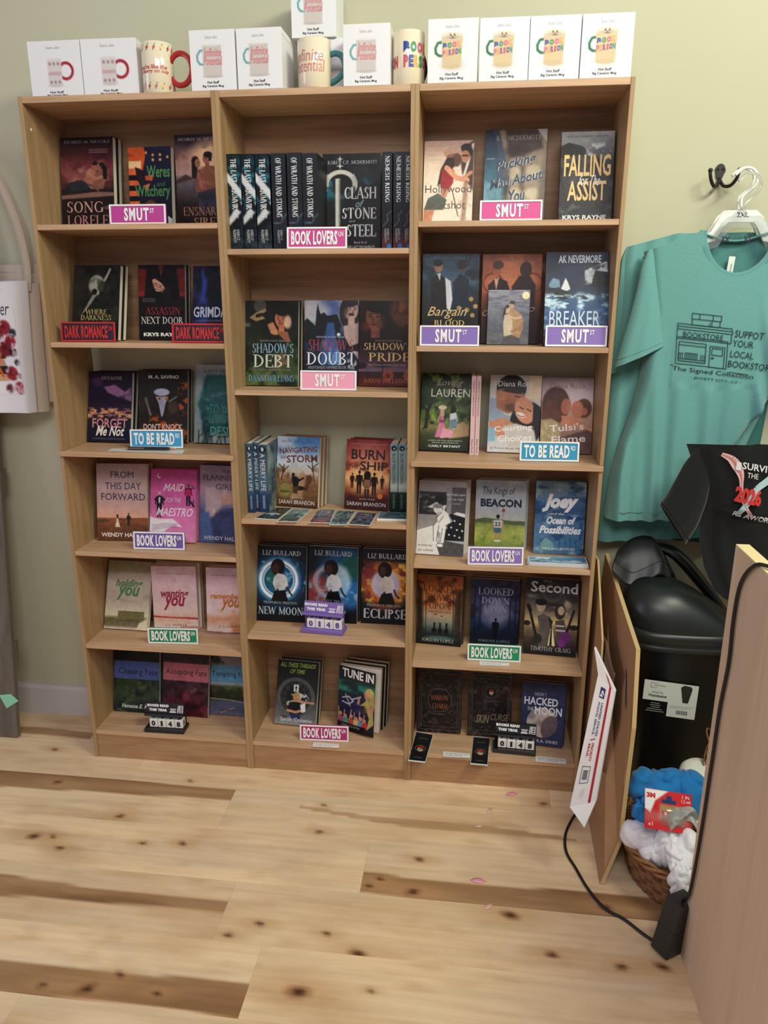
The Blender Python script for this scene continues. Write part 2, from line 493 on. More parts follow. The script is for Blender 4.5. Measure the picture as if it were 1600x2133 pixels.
        s.ell(x - look * .5 * r, y + .4 * k, .35 * r, .6 * r, tuple(v * .72 for v in skin), soft=.4 * r, al=.6)
        return s

    def build(s, name, place, m, parent=None, label=None, deep=1.0):
        """place(X, Y) -> Nx3 array of points; deep > 1 gives denser ink"""
        P = place(s.X, s.Y).astype(np.float32)
        w = s.nx + 1
        j, i = np.meshgrid(np.arange(s.ny), np.arange(s.nx), indexing='ij')
        a = (j * w + i).ravel()
        F = np.stack([a, a + w, a + w + 1, a + 1], 1).astype(np.int32)
        me = bpy.data.meshes.new(name)
        me.vertices.add(len(P)); me.vertices.foreach_set('co', P.ravel())
        me.loops.add(F.size); me.loops.foreach_set('vertex_index', F.ravel())
        me.polygons.add(len(F)); me.polygons.foreach_set('loop_start', np.arange(0, F.size, 4, dtype=np.int32))
        me.polygons.foreach_set('loop_total', np.full(len(F), 4, np.int32))
        me.update(calc_edges=True); me.shade_flat()
        c = np.clip(s.C / 255.0, 0, 1)
        if deep > 1:      # painterly mottling of printed pictures
            mo = .6 * fbm(s.X * 11, s.Y * 11, 77, 3) + .4 * fbm(s.X * 30, s.Y * 30, 78, 2)
            lu = c.mean(1); c = np.clip(c * (1 + .6 * (1 - .9 * lu) * (mo - .5))[:, None], 0, 1) ** (deep - .1 * lu[:, None])
        c = np.where(c <= 0.04045, c / 12.92, ((np.clip(c, 0, 1) + 0.055) / 1.055) ** 2.4)
        at = me.color_attributes.new('Col', 'FLOAT_COLOR', 'POINT')
        at.data.foreach_set('color', np.concatenate([c, np.ones((len(c), 1))], 1).astype(np.float32).ravel())
        me.materials.append(m)
        return link(name, me, parent, label)


M_PRINT = printed('cover_print', 0.38)
M_GLOSS = printed('cover_print_gloss', 0.22, spec=0.4)
M_PAGE = mat('paper_pages', (226, 220, 200), 0.9, noise=0.06, nscale=300)
M_WHITE = mat('white_card', (238, 236, 236), 0.55, noise=0.02, nscale=60)


def ink(c, rough=0.4, metal=0.0):
    return mat('ink_%d_%d_%d_%d' % (c[0], c[1], c[2], int(metal * 10)), c, rough, metal)

# ------------------------------------------------------------------ room
M_WALL = mat('cream_wall_paint', (194, 192, 166), 0.75, noise=0.02, nscale=6, bump=0.04, spec=0.25)
b = MB(); b.box(-3.2, 4.2, 0.232, 0.35, -0.05, 3.0, M_WALL); struct(b.build('wall_back'), 'cream painted wall behind the bookcases')
M_BASEB = mat('white_baseboard_paint', (205, 200, 200), 0.5, noise=0.02)
b = MB()
b.prism([(0.218, 0.0), (0.218, 0.094), (0.223, 0.105), (0.232, 0.105), (0.232, 0.0)], -3.2, -0.03, M_BASEB, 'x')
struct(b.build('baseboard_left'), 'white baseboard under the cream wall left of the shelves')
b = MB()
b.prism([(0.218, 0.0), (0.218, 0.094), (0.223, 0.105), (0.232, 0.105), (0.232, 0.0)], 1.46, 4.2, M_BASEB, 'x')
struct(b.build('baseboard_right'), 'white baseboard behind the bin')
b = MB(); b.box(-3.2, 4.2, -3.4, 0.3, -0.06, -0.0012, mat('plank_joint', (170, 130, 92), 0.9)); floor = struct(b.build('floor'), 'pale maple plank floor with dark streaks and knots')
M_PLANK = printed('maple_plank', 0.36, grain=0.16, gscale=(3, 60, 60))
ROWS = [0.2445, 0.0735, -0.1, -0.273, -0.4465, -0.62, -0.793, -0.967, -1.14, -1.313, -1.49]
JOINT = [-0.35, 0.15, 0.476, 0.888, 0.587, 0.70, 0.25, 0.9, 0.4, 0.75]
KNOT = [(0.197, -0.254, .012), (0.677, -0.563, .011), (0.833, -0.572, .009), (0.910, -0.617, .02), (1.325, -0.568, .014), (1.4685, -0.5806, .014), (1.554, -0.570, .016),
        (0.803, -0.721, .024), (0.617, -0.602, .01), (0.3035, -0.3466, .008), (0.009, -0.357, .018), (0.407, -0.336, .01), (0.06, -0.352, .008), (0.279, -0.770, .012), (0.4256, -0.727, .012),
        (0.373, -0.767, .02), (0.906, -0.421, .012), (1.013, -0.427, .018), (1.24, -0.47, .02), (-0.0525, -0.1335, .014), (0.93, -0.395, .01), (1.02, -0.318, .012), (1.35, -0.06, .012), (0.33, -.08, .006),
        (0.75, -0.25, .01), (0.10, -0.39, .012), (0.74, -0.14, .006), (-0.15, 0.02, .01), (0.52, -.76, .01), (1.46, -0.42, .016), (0.95, -.70, .006)]
# dark heartwood streaks: (x0, x1, y at x0 top, bottom, y at x1 top, bottom)
STREAK = [(-1.0, 0.476, -0.102, -0.185, -0.102, -0.155), (0.888, 2.1, -0.381, -0.4465, -0.386, -0.4465), (-0.63, 0.587, -0.485, -0.558, -0.512, -0.545), (-0.52, 0.70, -0.725, -0.793, -0.722, -0.793),
          (-1.2, -0.07, 0.137, 0.085, 0.12, 0.09), (0.68, 1.42, -0.158, -0.163, -0.19, -0.20)]
for r in range(len(ROWS) - 1):
    y1, y0 = ROWS[r], ROWS[r + 1]
    for k in (-2, -1, 0, 1):
        xa, xb = JOINT[r] + 1.22 * k, JOINT[r] + 1.22 * (k + 1)
        if xb < -0.75 or xa > 2.3:
            continue
        sd = 100 + 13 * r + 7 * (k + 3)
        rng = random.Random(sd)
        L = xb - xa; Wd = y1 - y0
        t = rng.uniform(-12, 7)
        base = (240 + t, 208 + t * .9, 168 + t * .7)
        a = Art(L, Wd, 150, base)
        a.noise(5, sd, (212, 174, 134), .45, .75, .6, 3); a.noise(14, sd + 3, (200, 162, 122), .55, .8, .4, 4); a.noise(3, sd + 5, (228, 205, 172), .5, .75, .6, 4)
        tx = lambda x: (x - xa) / L
        ty = lambda y: (y1 - y) / Wd
        for (sx0, sx1, ta, ba, tb, bb) in STREAK:
            if sx1 > xa + .01 and sx0 < xb - .01 and (ta + ba) / 2 < y1 and (ta + ba) / 2 > y0:
                pts = []
                n = 10
                for i in range(n + 1):
                    q = i / n; pts.append((tx(sx0 + (sx1 - sx0) * q), ty(ta + (tb - ta) * q + .006 * math.sin(9 * q + r))))
                for i in range(n, -1, -1):
                    q = i / n; bul = .016 * math.sin(math.pi * q) if abs(ta - ba) < .02 else 0
                    pts.append((tx(sx0 + (sx1 - sx0) * q), ty(ba + (bb - ba) * q + .005 * math.sin(7 * q + 2) - bul)))
                C0 = a.C.copy(); a.poly(pts, (162, 122, 86), .005, 1.0)
                ms = np.clip(np.abs(a.C - C0).sum(1) / 60, 0, 1)[:, None]
                nn = np.clip((fbm(a.X * 4, a.Y * 40, sd + 9) - .3) / .4, 0, 1)[:, None]
                dark = np.array((136, 96, 64.)) * (1 - nn) + np.array((172, 132, 94.)) * nn
                st = .9 if abs(ta - ba) > .02 else .6
                a.C = C0 * (1 - ms * st) + dark * ms * st
        for (kx, ky, kr) in KNOT:
            if xa < kx < xb and y0 < ky < y1:
                rr = kr / L
                a.ell(tx(kx), ty(ky), 3.4 * rr, 1.3 * rr, (196, 150, 104), 2.4 * rr, .6)
                a.ell(tx(kx), ty(ky), 0.95 * rr, .5 * rr, (130, 84, 54), .6 * rr, .9, rng.uniform(-.5, .5))
                a.ell(tx(kx) + .1 * rr, ty(ky), .42 * rr, .28 * rr, (52, 34, 26), .3 * rr, .9)
        g = 0.00014

        def place(X, Y, xa=xa, y1=y1, L=L, Wd=Wd):
            return np.stack([xa + g + X * (L - 2 * g), y1 - g - Y / (Wd / L) * (Wd - 2 * g), np.zeros_like(X)], 1)
        o = a.build('plank', place, M_PLANK, floor)
        sm = o.modifiers.new('thickness', 'SOLIDIFY'); sm.thickness = 0.0011; sm.offset = -1

# ------------------------------------------------------------------ bookcases
WF = wood('oak_edge', (206, 170, 136), (180, 143, 109), (3, 60, 60))          # grain along x
WS = wood('oak_side', (178, 148, 108), (154, 122, 84), (60, 60, 3))           # grain along z
WB = wood('oak_back', (170, 134, 100), (138, 104, 76), (2.5, 60, 45))
WK = wood('oak_kick', (184, 146, 108), (150, 110, 78), (3, 30, 30))
T = 0.0098


def bookcase(x0, x1, shelves, fixed, label):
    root = empty('bookcase', (x0 + .0001, 0, 0))
    w = x1 - x0 - .0002
    zs = 0.952 if fixed else None
    for sx in (0, w - T):
        if fixed:
            MB().box(sx, sx + T, 0, .215, 0, fixed - .0145, WS, .0006).build('side_panel', root)
            MB().box(sx, sx + T, 0, .215, fixed + .0005, 1.83, WS, .0006).build('side_panel', root)
        else:
            MB().box(sx, sx + T, 0, .215, 0, 1.83, WS, .0006).build('side_panel', root)
    MB().box(T + .0003, w - T - .0003, 0.001, .212, 1.815, 1.8296, WF, .0006).build('top_panel', root)
    for z in shelves:
        if z == fixed:
            MB().box(.0002, w - .0002, -.006, .214, z - .014, z, WF, .0006).build('fixed_shelf', root)
        else:
            MB().box(T + .0003, w - T - .0003, .0015, .196, z - .013, z, WF, .0006).build('shelf', root)
    up = shelves[1]; lo = fixed if fixed else shelves[2]
    MB().box(T, w - T, .1975, .2005, up - .02, 1.814, WB).build('back_panel', root)
    MB().box(T, w - T, .1975, .2005, .082, lo - .0145, WB).build('back_panel', root)
    MB().box(T + .0003, w - T - .0003, .0035, .017, 0.0005, .0795, WK, .0006).build('kick_plate', root)
    if x0 < .2:
        MB().lathe([(0, 0), (.004, 0), (.0045, .001), (.0025, .0016), (0, .0018)], mat('white_plastic', (225, 222, 215), .4), 12,
                   Matrix.Translation((T, .028, 1.762)) @ Matrix.Rotation(R(90), 4, 'Y')).build('screw_cap', root, 'small white screw cap')
    tag(root, label, 'bookcase', 'oak bookcases side by side against the wall')
    return root


X1, X2 = 0.4884, 0.9613
bookcase(-.0055, X1, [1.5389, 1.2487, .9583, .6685, .3796, .093], .9583, 'oak bookcase nearest the tote bags, with six compartments and red-framed signs')
bookcase(X1, X2, [1.4776, 1.1312, .7815, .438, .093], None, 'middle oak bookcase with five taller compartments and a purple counter')
bookcase(X2, 1.4475, [1.5376, 1.2467, .9561, .6746, .3793, .093], .9561, 'oak bookcase next to the teal shirts, bookmarks on its lowest shelf')

# ------------------------------------------------------------------ books
# pose of each book or sign: x, y and z of its lower front corner, turn, backward lean (degrees), width, height
POSE = {
    'lorelei': (0.0115, 0.1164, 1.5389, -0.8423, 7.9456, 0.1467, 0.227),
    'weres': (0.1989, 0.1216, 1.5389, -3.3418, 5.8906, 0.119, 0.1984),
    'siren': (0.3262, 0.1342, 1.5389, -2.3253, 2.5865, 0.1361, 0.2261),
    'darkness': (0.024, 0.0773, 1.2487, -1.8375, 14.861, 0.1341, 0.2011),
    'assassin': (0.1932, 0.1289, 1.2487, 1.3327, 9.1551, 0.1311, 0.2001),
    'grimdark': (0.344, 0.1272, 1.2487, 0.1023, 14.3451, 0.1335, 0.1991),
    'forget': (0.0087, 0.1278, 0.9583, -1.1732, 14.7564, 0.1323, 0.2019),
    'knock': (0.1611, 0.137, 0.9583, 3.6468, 13.7716, 0.1422, 0.208),
    'heart': (0.3222, 0.1488, 0.9583, -3.4116, 13.4101, 0.1431, 0.2229),
    'forward': (0.0241, 0.0996, 0.6685, 3.8972, 10.7958, 0.1526, 0.2265),
    'maid': (0.181, 0.1073, 0.6685, -0.3189, 14.2824, 0.1396, 0.2131),
    'flannigan': (0.3291, 0.1221, 0.6685, -4.0001, 9.9429, 0.1439, 0.2263),
    'holding': (0.0096, 0.1053, 0.3796, -1.1939, 20.3284, 0.142, 0.2097),
    'wanting': (0.1688, 0.1154, 0.3796, 5.4164, 4.1486, 0.1357, 0.2042),
    'remember': (0.3355, 0.1181, 0.3796, 1.7142, 6.697, 0.1346, 0.2039),
    'chasing': (0.0117, 0.1103, 0.093, -0.4923, 11.8878, 0.1499, 0.2098),
    'accepting': (0.1715, 0.1109, 0.093, -2.1445, 13.3506, 0.1509, 0.2099),
    'tempting': (0.3189, 0.1276, 0.093, 0.0, 11.1608, 0.1304, 0.1998),
    'triumv0': (0.499, 0.0335, 1.4776, -0.1571, 0.3487, 0.0329, 0.2207),
    'triumv1': (0.5303, 0.0444, 1.4776, -0.1783, 0.3498, 0.0343, 0.222),
    'triumv2': (0.5665, 0.0456, 1.4776, -0.0607, 0.323, 0.0357, 0.2216),
    'wrath0': (0.6064, 0.0446, 1.4776, -0.2078, 0.3503, 0.0362, 0.2221),
    'wrath1': (0.6461, 0.0447, 1.4776, -0.1889, 0.3428, 0.0363, 0.2225),
    'wrath2': (0.6836, 0.046, 1.4776, -0.1238, 0.329, 0.0376, 0.2209),
    'clash': (0.7105, 0.1517, 1.4776, -0.0482, 4.4066, 0.1509, 0.2392),
    'nemesis0': (0.8797, 0.0472, 1.4776, 0.0675, 0.2852, 0.0247, 0.2206),
    'nemesis1': (0.9072, 0.0473, 1.4776, 0.0992, 0.2824, 0.024, 0.2201),
    'nemesis2': (0.9318, 0.0475, 1.4776, 0.1, 0.2824, 0.0188, 0.2198),
    'debt': (0.4986, 0.099, 1.1312, -0.0, 9.0265, 0.1462, 0.2244),
    'doubt': (0.6548, 0.1339, 1.1312, 2.0132, 9.0514, 0.1482, 0.2253),
    'pride': (0.8056, 0.126, 1.1312, 0.0897, 8.1683, 0.1455, 0.2244),
    'merry0': (0.5008, 0.0671, 0.7815, 1.0741, 0.4156, 0.0185, 0.1975),
    'merry1': (0.5134, 0.0817, 0.7815, -0.4412, 0.3388, 0.02, 0.1973),
    'merry2': (0.5311, 0.0761, 0.7815, -1.1528, 0.3672, 0.0265, 0.1934),
    'storm': (0.5576, 0.1457, 0.7815, -8.337, 9.4569, 0.1285, 0.2004),
    'burn': (0.7598, 0.1368, 0.7815, -6.7141, 11.6197, 0.1291, 0.1971),
    'blow0': (0.8949, 0.1146, 0.7815, 0.6271, 0.3229, 0.0207, 0.1959),
    'blow1': (0.9173, 0.1149, 0.7815, 0.4529, 0.3231, 0.02, 0.196),
    'blow2': (0.9375, 0.1152, 0.7815, 0.45, 0.32, 0.0125, 0.196),
    'newmoon': (0.4986, 0.0982, 0.438, -0.0, 12.0259, 0.147, 0.2238),
    'midmoon': (0.6519, 0.1148, 0.438, -1.8896, 8.0138, 0.146, 0.2262),
    'eclipse': (0.8087, 0.1189, 0.438, -0.0, 9.1127, 0.1423, 0.2225),
    'threads': (0.5396, 0.0967, 0.093, -3.5184, 18.7478, 0.1305, 0.1963),
    'tune': (0.7362, 0.1047, 0.093, -8.9211, 8.4875, 0.1326, 0.1995),
    'hollywood': (0.9732, 0.1245, 1.5376, -0.9561, 9.1004, 0.1239, 0.202),
    'pucking': (1.1241, 0.1365, 1.5376, -2.4842, 10.2009, 0.1506, 0.2275),
    'falling': (1.3062, 0.0796, 1.5376, -0.8442, 12.3398, 0.1243, 0.2099),
    'bargain': (0.9771, 0.092, 1.2467, 1.2531, 6.3338, 0.1442, 0.223),
    'orange': (1.1297, 0.1045, 1.2467, 1.6581, 6.8261, 0.1497, 0.2225),
    'breaker': (1.284, 0.0344, 1.2467, 0.0101, 15.4822, 0.1526, 0.227),
    'card': (1.1455, 0.0835, 1.2467, -0.6, 8.0, 0.1045, 0.135),
    'lauren': (0.9724, 0.1292, 0.9561, -3.9222, 13.9939, 0.1353, 0.2113),
    'destiny0': (1.1112, 0.1007, 0.9561, 1.0705, 0.3305, 0.0117, 0.2095),
    'destiny1': (1.1242, 0.1022, 0.9561, 1.0453, 0.3325, 0.0117, 0.2095),
    'courting': (1.1583, 0.1338, 0.9561, -3.9917, 12.7142, 0.137, 0.2082),
    'tulsi': (1.2997, 0.1343, 0.9561, -0.0709, 12.9919, 0.1361, 0.2032),
    'spot': (0.9717, 0.0759, 0.6746, -3.996, 14.5933, 0.1321, 0.2051),
    'kings': (1.1328, 0.1371, 0.6746, -0.7307, 4.8321, 0.1383, 0.2),
    'joey': (1.2971, 0.1255, 0.6746, -1.4252, 7.2577, 0.1359, 0.2028),
    'lookor': (0.9715, 0.1293, 0.3793, -5.4247, 4.656, 0.1333, 0.2092),
    'lookbl': (1.1297, 0.1443, 0.3793, -1.5157, 4.5988, 0.1388, 0.1991),
    'second': (1.2819, 0.0966, 0.3793, -4.4582, 11.4081, 0.1478, 0.2199),
    'marrow': (0.98, 0.1108, 0.093, -0.4536, 10.1689, 0.1325, 0.2017),
    'skin': (1.1327, 0.107, 0.093, -1.0296, 10.4133, 0.128, 0.1949),
    'hacked': (1.2864, 0.0839, 0.093, -5.3905, 12.1157, 0.1237, 0.1886),
    's_smut1': (0.1887, 0.0242, 1.5389, 1.7482, 5.4492, 0.1462, 0.0478),
    's_dark1': (0.0226, 0.0251, 1.2487, 3.4163, 6.4379, 0.1477, 0.0508),
    's_dark2': (0.3333, 0.0179, 1.2487, 2.0081, 6.8942, 0.1453, 0.0484),
    's_tbr1': (0.1709, 0.061, 0.9583, 5.3027, 7.1513, 0.1481, 0.0511),
    's_purp1': (0.1637, 0.0383, 0.6685, 3.1564, 6.3813, 0.1492, 0.0506),
    's_green1': (0.1873, 0.027, 0.3796, 4.9107, 4.0501, 0.1489, 0.0479),
    's_pink1': (0.6463, 0.0181, 1.4776, 0.7749, 6.2791, 0.15, 0.0507),
    's_lpink': (0.67, 0.0176, 1.1312, 0.5479, 6.9278, 0.1467, 0.0499),
    's_mag': (0.6373, 0.022, 0.093, 2.8352, 5.6474, 0.1459, 0.0489),
    's_pink2': (1.1168, 0.0273, 1.5376, -0.0882, 7.3291, 0.1464, 0.0466),
    's_pur2': (0.9795, 0.0036, 1.2467, -0.3046, 3.9092, 0.1461, 0.0493),
    's_pur3': (1.2868, 0.0158, 1.2467, 0.3182, 7.5745, 0.1474, 0.0501),
    's_tbr2': (1.2406, 0.0303, 0.9561, 1.9415, 7.3929, 0.1505, 0.0507),
    's_pur4': (1.1168, 0.0061, 0.6746, 4.4703, 5.6575, 0.147, 0.0496),
    's_green2': (1.1246, 0.0368, 0.3793, 0.7263, 4.7614, 0.1482, 0.0483),
}



def book(key, th, body, nb, label, art, texts, short=None, gloss=False, jk=1):
    x, y, z, a, le, w, h = POSE[key]
    mb = MB(); bc = mat('cover_%d_%d_%d' % body, tuple(255 * (v / 255) ** 1.25 for v in body), 0.45, spec=.25)
    c = .0008
    mb.box(0, w, 0, c, 0, h, bc); mb.box(0, w, th - c, th, 0, h, bc); mb.box(0, c, c, th - c, 0, h, bc)
    o = mb.build('paperback')
    o.location = (x, y, z + th * math.sin(R(le)) + .0002); o.rotation_euler = (-R(le), 0, R(a))
    tag(o, label, 'book', 'paperbacks facing out on the bookcases')
    pg = MB().box(c, w - .0012, c, th - c, .0006, h - .0006, M_PAGE).build('pages', o)
    first = True
    for i in range(nb):
        d = o.copy(); col.objects.link(d)
        q = pg.copy(); col.objects.link(q); q.parent = d
        jx = [.0045, .009, .012][i] * jk
        d.location = o.location + Vector((-math.sin(R(a)) * (th + .0012) * (i + 1) / math.cos(R(le)) + jx, math.cos(R(a)) * (th + .0012) * (i + 1) / math.cos(R(le)), 0))
        d['label'] = ['copy standing directly behind the ', 'second copy back, behind the ', 'third copy back, behind the '][i] + short
        d['category'] = 'book'; d['group'] = 'spare copies behind the front paperbacks'
    A = Art(w, h, 96, body, .6); art(A)
    A.build('front_cover', lambda X, Y: np.stack([X * w, np.full_like(X, -.0004), h - Y / A.asp * h], 1), M_GLOSS if gloss else M_PRINT, o, None, 1.14)
    groups = []
    for t in texts:
        kind, s, x0, y0, x1, y1, cc = t[:7]; opt = t[7] if len(t) > 7 else {}
        g = MB(); groups.append(('title' if kind == 't' else 'author_name', g))
        dz = -.0009 - .0003 * opt.get('up', 0)
        kw = {k: v for k, v in opt.items() if k != 'up'}
        if 'tilt' in kw:     # turn in real units
            pl = lambda u, v: (u, dz, v)
            lettering(g, s, x0 * w, (1 - y1) * h, x1 * w, (1 - y0) * h, ink(cc), pl, **kw)
        else:
            lettering(g, s, x0, 1 - y1, x1, 1 - y0, ink(cc), lambda u, v: (u * w, dz, v * h), **kw)
    for n, g in groups:
        if g.f:
            g.build(n, o)
    return o


def sp(key, depth, body, label, art, texts, group, right=None):
    """book standing spine outward"""
    x, y, z, a, le, w, h = POSE[key]
    mb = MB(); bc = mat('cover_%d_%d_%d' % body, tuple(255 * (v / 255) ** 1.25 for v in body), 0.45, spec=.25); c = .0008
    mb.box(0, w, 0, c, 0, h, bc); mb.box(0, c, c, depth, 0, h, bc); mb.box(w - c, w, c, depth, 0, h, bc)
    o = mb.build('paperback'); o.location = (x, y, z + .0002); o.rotation_euler = (0, 0, R(a))
    tag(o, label, 'book', group)
    MB().box(c, w - c, c, depth - .0012, .0006, h - .0012, M_PAGE).build('pages', o)
    A = Art(w, h, 12, body); art(A)
    A.build('spine', lambda X, Y: np.stack([X * w, np.full_like(X, -.0004), h - Y / A.asp * h], 1), M_PRINT, o, None, 1.14)
    if right:
        B = Art(depth, h, 40, body); right(B)
        B.build('front_cover', lambda X, Y: np.stack([np.full_like(X, w + .0004), X * depth, h - Y / B.asp * h], 1), M_PRINT, o)
    for s, x0, y0, x1, y1, cc, kw in texts:
        g = MB()
        lettering(g, s, x0, 1 - y1, x1, 1 - y0, ink(cc), lambda u, v: (u * w, -.0009, v * h), **kw)
        g.build('title', o)
    return o


B1 = {'bold': .02}; B3 = {'bold': .045}; IT = {'shear': .35, 'bold': .015}; TH = {'bold': 'roman'}; RO = {'bold': 'roman'}; RB = {'bold': 'roman_bold'}; BR = {'shear': .28, 'bold': .028}
K = (20, 18, 20)
WHT = (236, 234, 232); SIL = (185, 186, 190); GOLD = (196, 170, 105)


# ---- nearest bookcase to the totes, top shelf
def art(a):
    a.grad((0, (30, 22, 28)), (.1, (52, 28, 34)), (.3, (118, 55, 62)), (.5, (150, 92, 90)), (.58, (40, 28, 30)), (1, (22, 17, 22)))
    a.noise(3.2, 5, (70, 26, 36), .42, .65, .8, 1.3, y0=.1, y1=.58); a.noise(5, 8, (190, 130, 122), .52, .75, .7, 1.4, y0=.2, y1=.55)
    a.poly([(0, .62), (.15, .5), (.4, .47), (.55, .58), (.3, .62)], (30, 32, 38), .05); a.poly([(0, .64), (.7, .6), (1, .61), (1, .65), (0, .68)], (138, 100, 90), .04)
    a.poly([(.44, .5), (.47, .4), (.55, .34), (.66, .36), (.7, .46), (.6, .57), (.48, .55)], (164, 108, 90), .02); a.poly([(.62, .42), (.78, .36), (.86, .46), (.8, .57), (.6, .57)], (136, 88, 74), .02); a.ell(.66, .31, .075, .085, (150, 98, 82), .02); a.poly([(.58, .29), (.66, .25), (.74, .29), (.7, .31), (.62, .31)], (48, 32, 28), .02)
    a.ell(.76, .325, .07, .085, (142, 92, 78), .02); a.poly([(.72, .29), (.8, .27), (.88, .34), (.88, .47), (.8, .46), (.8, .36)], (36, 26, 26), .02); a.line([(.52, .38), (.66, .46), (.78, .44)], .05, (174, 118, 98), .02); a.line([(.5, .52), (.62, .54), (.7, .58)], .05, (120, 78, 66), .02); a.poly([(.12, .52), (.3, .47), (.46, .49), (.56, .56), (.4, .58), (.2, .6)], (44, 46, 54), .03); a.noise(6, 3, (88, 40, 44), .5, .8, .5, y0=.66)
    for q in range(3): a.rect(.55, .13 + .018 * q, .9, .136 + .018 * q, (200, 170, 165), .01, .7)


book('lorelei', .02, (28, 22, 27), 1, 'maroon paperback with an embracing couple on a rock, top shelf by the tote bags', art,
     [('a', 'DESIREE M. NICCOLE', .08, .035, .95, .068, (138, 128, 128), RO), ('t', 'SONG', .1, .705, .8, .835, (196, 150, 140), TH), ('t', 'OF', .82, .76, .9, .80, (170, 120, 110)), ('t', 'LORELEI', .1, .862, .95, .98, (180, 120, 116), TH)],
     'maroon paperback with the couple on a rock')


def art(a):
    a.grad((0, (40, 38, 66)), (.5, (28, 28, 52)), (1, (24, 24, 40)))
    a.poly([(0, 0), (.38, 0), (.4, .12), (.33, .3), (0, .3)], (206, 92, 48), .03); a.noise(6, 3, (160, 52, 30), .5, .7, .7, y1=.2, x1=.4); a.rect(0, .17, .3, .26, (238, 198, 150), .05)
    for i in range(5):
        a.rect(0, .28 + .13 * i, .24, .345 + .13 * i, (216, 102, 60), .02); a.rect(0, .345 + .13 * i, .22, .41 + .13 * i, (24, 20, 24), .02)
    a.poly([(.15, .24), (.38, .3), (.36, .46), (.2, .42)], (36, 30, 42), .02); a.poly([(.38, .36), (.58, .34), (.55, .42), (.4, .41)], (196, 92, 56), .02); a.poly([(.34, .48), (.5, .45), (.42, .56)], (214, 120, 70), .02)
    for x, y in ((.42, .07), (.58, .1), (.75, .1), (.92, .13), (.58, .16), (.75, .16)):
        a.ell(x, y, .03, .03, (214, 150, 90), .02)
    a.ell(.5, .72, .12, .1, (120, 58, 44), .04); a.poly([(.9, .86), (1, .9), (1, 1), (.9, 1)], (190, 190, 200), .02)


book('weres', .022, (30, 29, 50), 0, 'navy and orange striped paperback with green lettering, top shelf', art,
     [('t', 'Weres', .43, .23, .97, .38, (72, 132, 70), B1), ('t', 'and', .66, .43, .85, .49, (60, 112, 60)), ('t', 'Witchery', .14, .47, .97, .66, (66, 122, 66), B1)])


def art(a):
    a.grad((0, (32, 29, 40)), (.1, (58, 46, 54)), (.2, (160, 120, 110)), (.42, (188, 152, 140)), (.46, (118, 112, 118)), (.62, (84, 74, 76)), (.75, (48, 36, 36)), (1, (34, 24, 24)))
    a.ell(.75, .26, .4, .32, (250, 206, 160), .4, .9); a.noise(4, 8, (104, 70, 76), .5, .75, .7, 1.5, y0=.08, y1=.42); a.poly([(0, .48), (.2, .42), (.35, .47), (0, .52)], (88, 64, 60), .03)
    a.poly([(.36, .4), (.48, .37), (.58, .46), (.55, .64), (.4, .66)], (140, 88, 70), .02); a.poly([(.33, .27), (.46, .24), (.44, .36), (.4, .47), (.32, .46)], (44, 30, 28), .03); a.ell(.4, .28, .075, .085, (44, 30, 28), .03); a.ell(.445, .305, .055, .08, (172, 116, 94), .02); a.line([(.45, .3), (.475, .3)], .012, (60, 40, 36))
    a.poly([(.5, .37), (.62, .33), (.78, .34), (.86, .5), (.78, .62), (.54, .62)], (150, 94, 74), .02); a.rect(.6, .27, .68, .35, (146, 92, 72), .02); a.ell(.62, .255, .07, .095, (168, 112, 90), .02); a.ell(.655, .215, .085, .055, (38, 28, 26), .02); a.poly([(.68, .21), (.74, .23), (.72, .29), (.67, .28)], (38, 28, 26), .02); a.line([(.58, .25), (.61, .25)], .012, (60, 40, 36))
    a.line([(.6, .43), (.64, .6)], .012, (112, 70, 56), .03); a.line([(.68, .36), (.83, .46), (.78, .54), (.52, .5)], .065, (160, 104, 82), .02); a.line([(.46, .42), (.5, .56)], .055, (166, 112, 90), .02); a.poly([(.4, .62), (.78, .57), (.8, .84), (.64, .84), (.6, .7), (.56, .84), (.46, .84)], (70, 66, 82), .02); a.noise(9, 4, (44, 42, 54), .52, .7, .7, x0=.4, x1=.82, y0=.58, y1=.85)


book('siren', .025, (36, 28, 32), 0, 'paperback with a shirtless man holding a woman by the sea, half behind the divider', art,
     [('a', 'DESIREE M. NICCOLE', .08, .035, .95, .066, (165, 158, 160), RO), ('t', 'ENSNARED', .13, .77, .985, .87, (176, 118, 92), TH), ('t', 'SIREN', .33, .885, .93, .985, (184, 122, 94), TH)])


# ---- second shelf
def art(a):
    a.grad((0, (40, 40, 38)), (1, (30, 31, 28))); a.noise(4, 2, (66, 64, 58), .5, .8, .8); a.noise(7, 9, (14, 14, 14), .5, .7, .6)
    a.ell(.5, .27, .17, .2, (158, 155, 146), .05); a.noise(9, 4, (70, 68, 62), .5, .7, .8, x0=.3, x1=.7, y0=.15, y1=.45); a.ell(.46, .36, .06, .06, (20, 20, 20), .02); a.ell(.62, .38, .06, .05, (24, 24, 24), .02)
    a.poly([(.42, .4), (.52, .4), (.28, .62), (.2, .66)], (138, 134, 124), .04); a.line([(.66, .22), (.74, .12), (.78, .06)], .05, (160, 156, 148), .04); a.ell(.66, .3, .14, .12, (44, 44, 42), .05, .8)


book('darkness', .018, (34, 34, 32), 1, 'dark grey paperback with a bird skull and gold lettering', art,
     [('t', 'WHERE', .28, .595, .74, .665, GOLD, TH), ('t', 'DARKNESS', .18, .67, .84, .745, GOLD, RO), ('t', 'BLOOMS', .26, .76, .74, .83, (150, 132, 86), RO)], 'dark paperback with the bird skull')


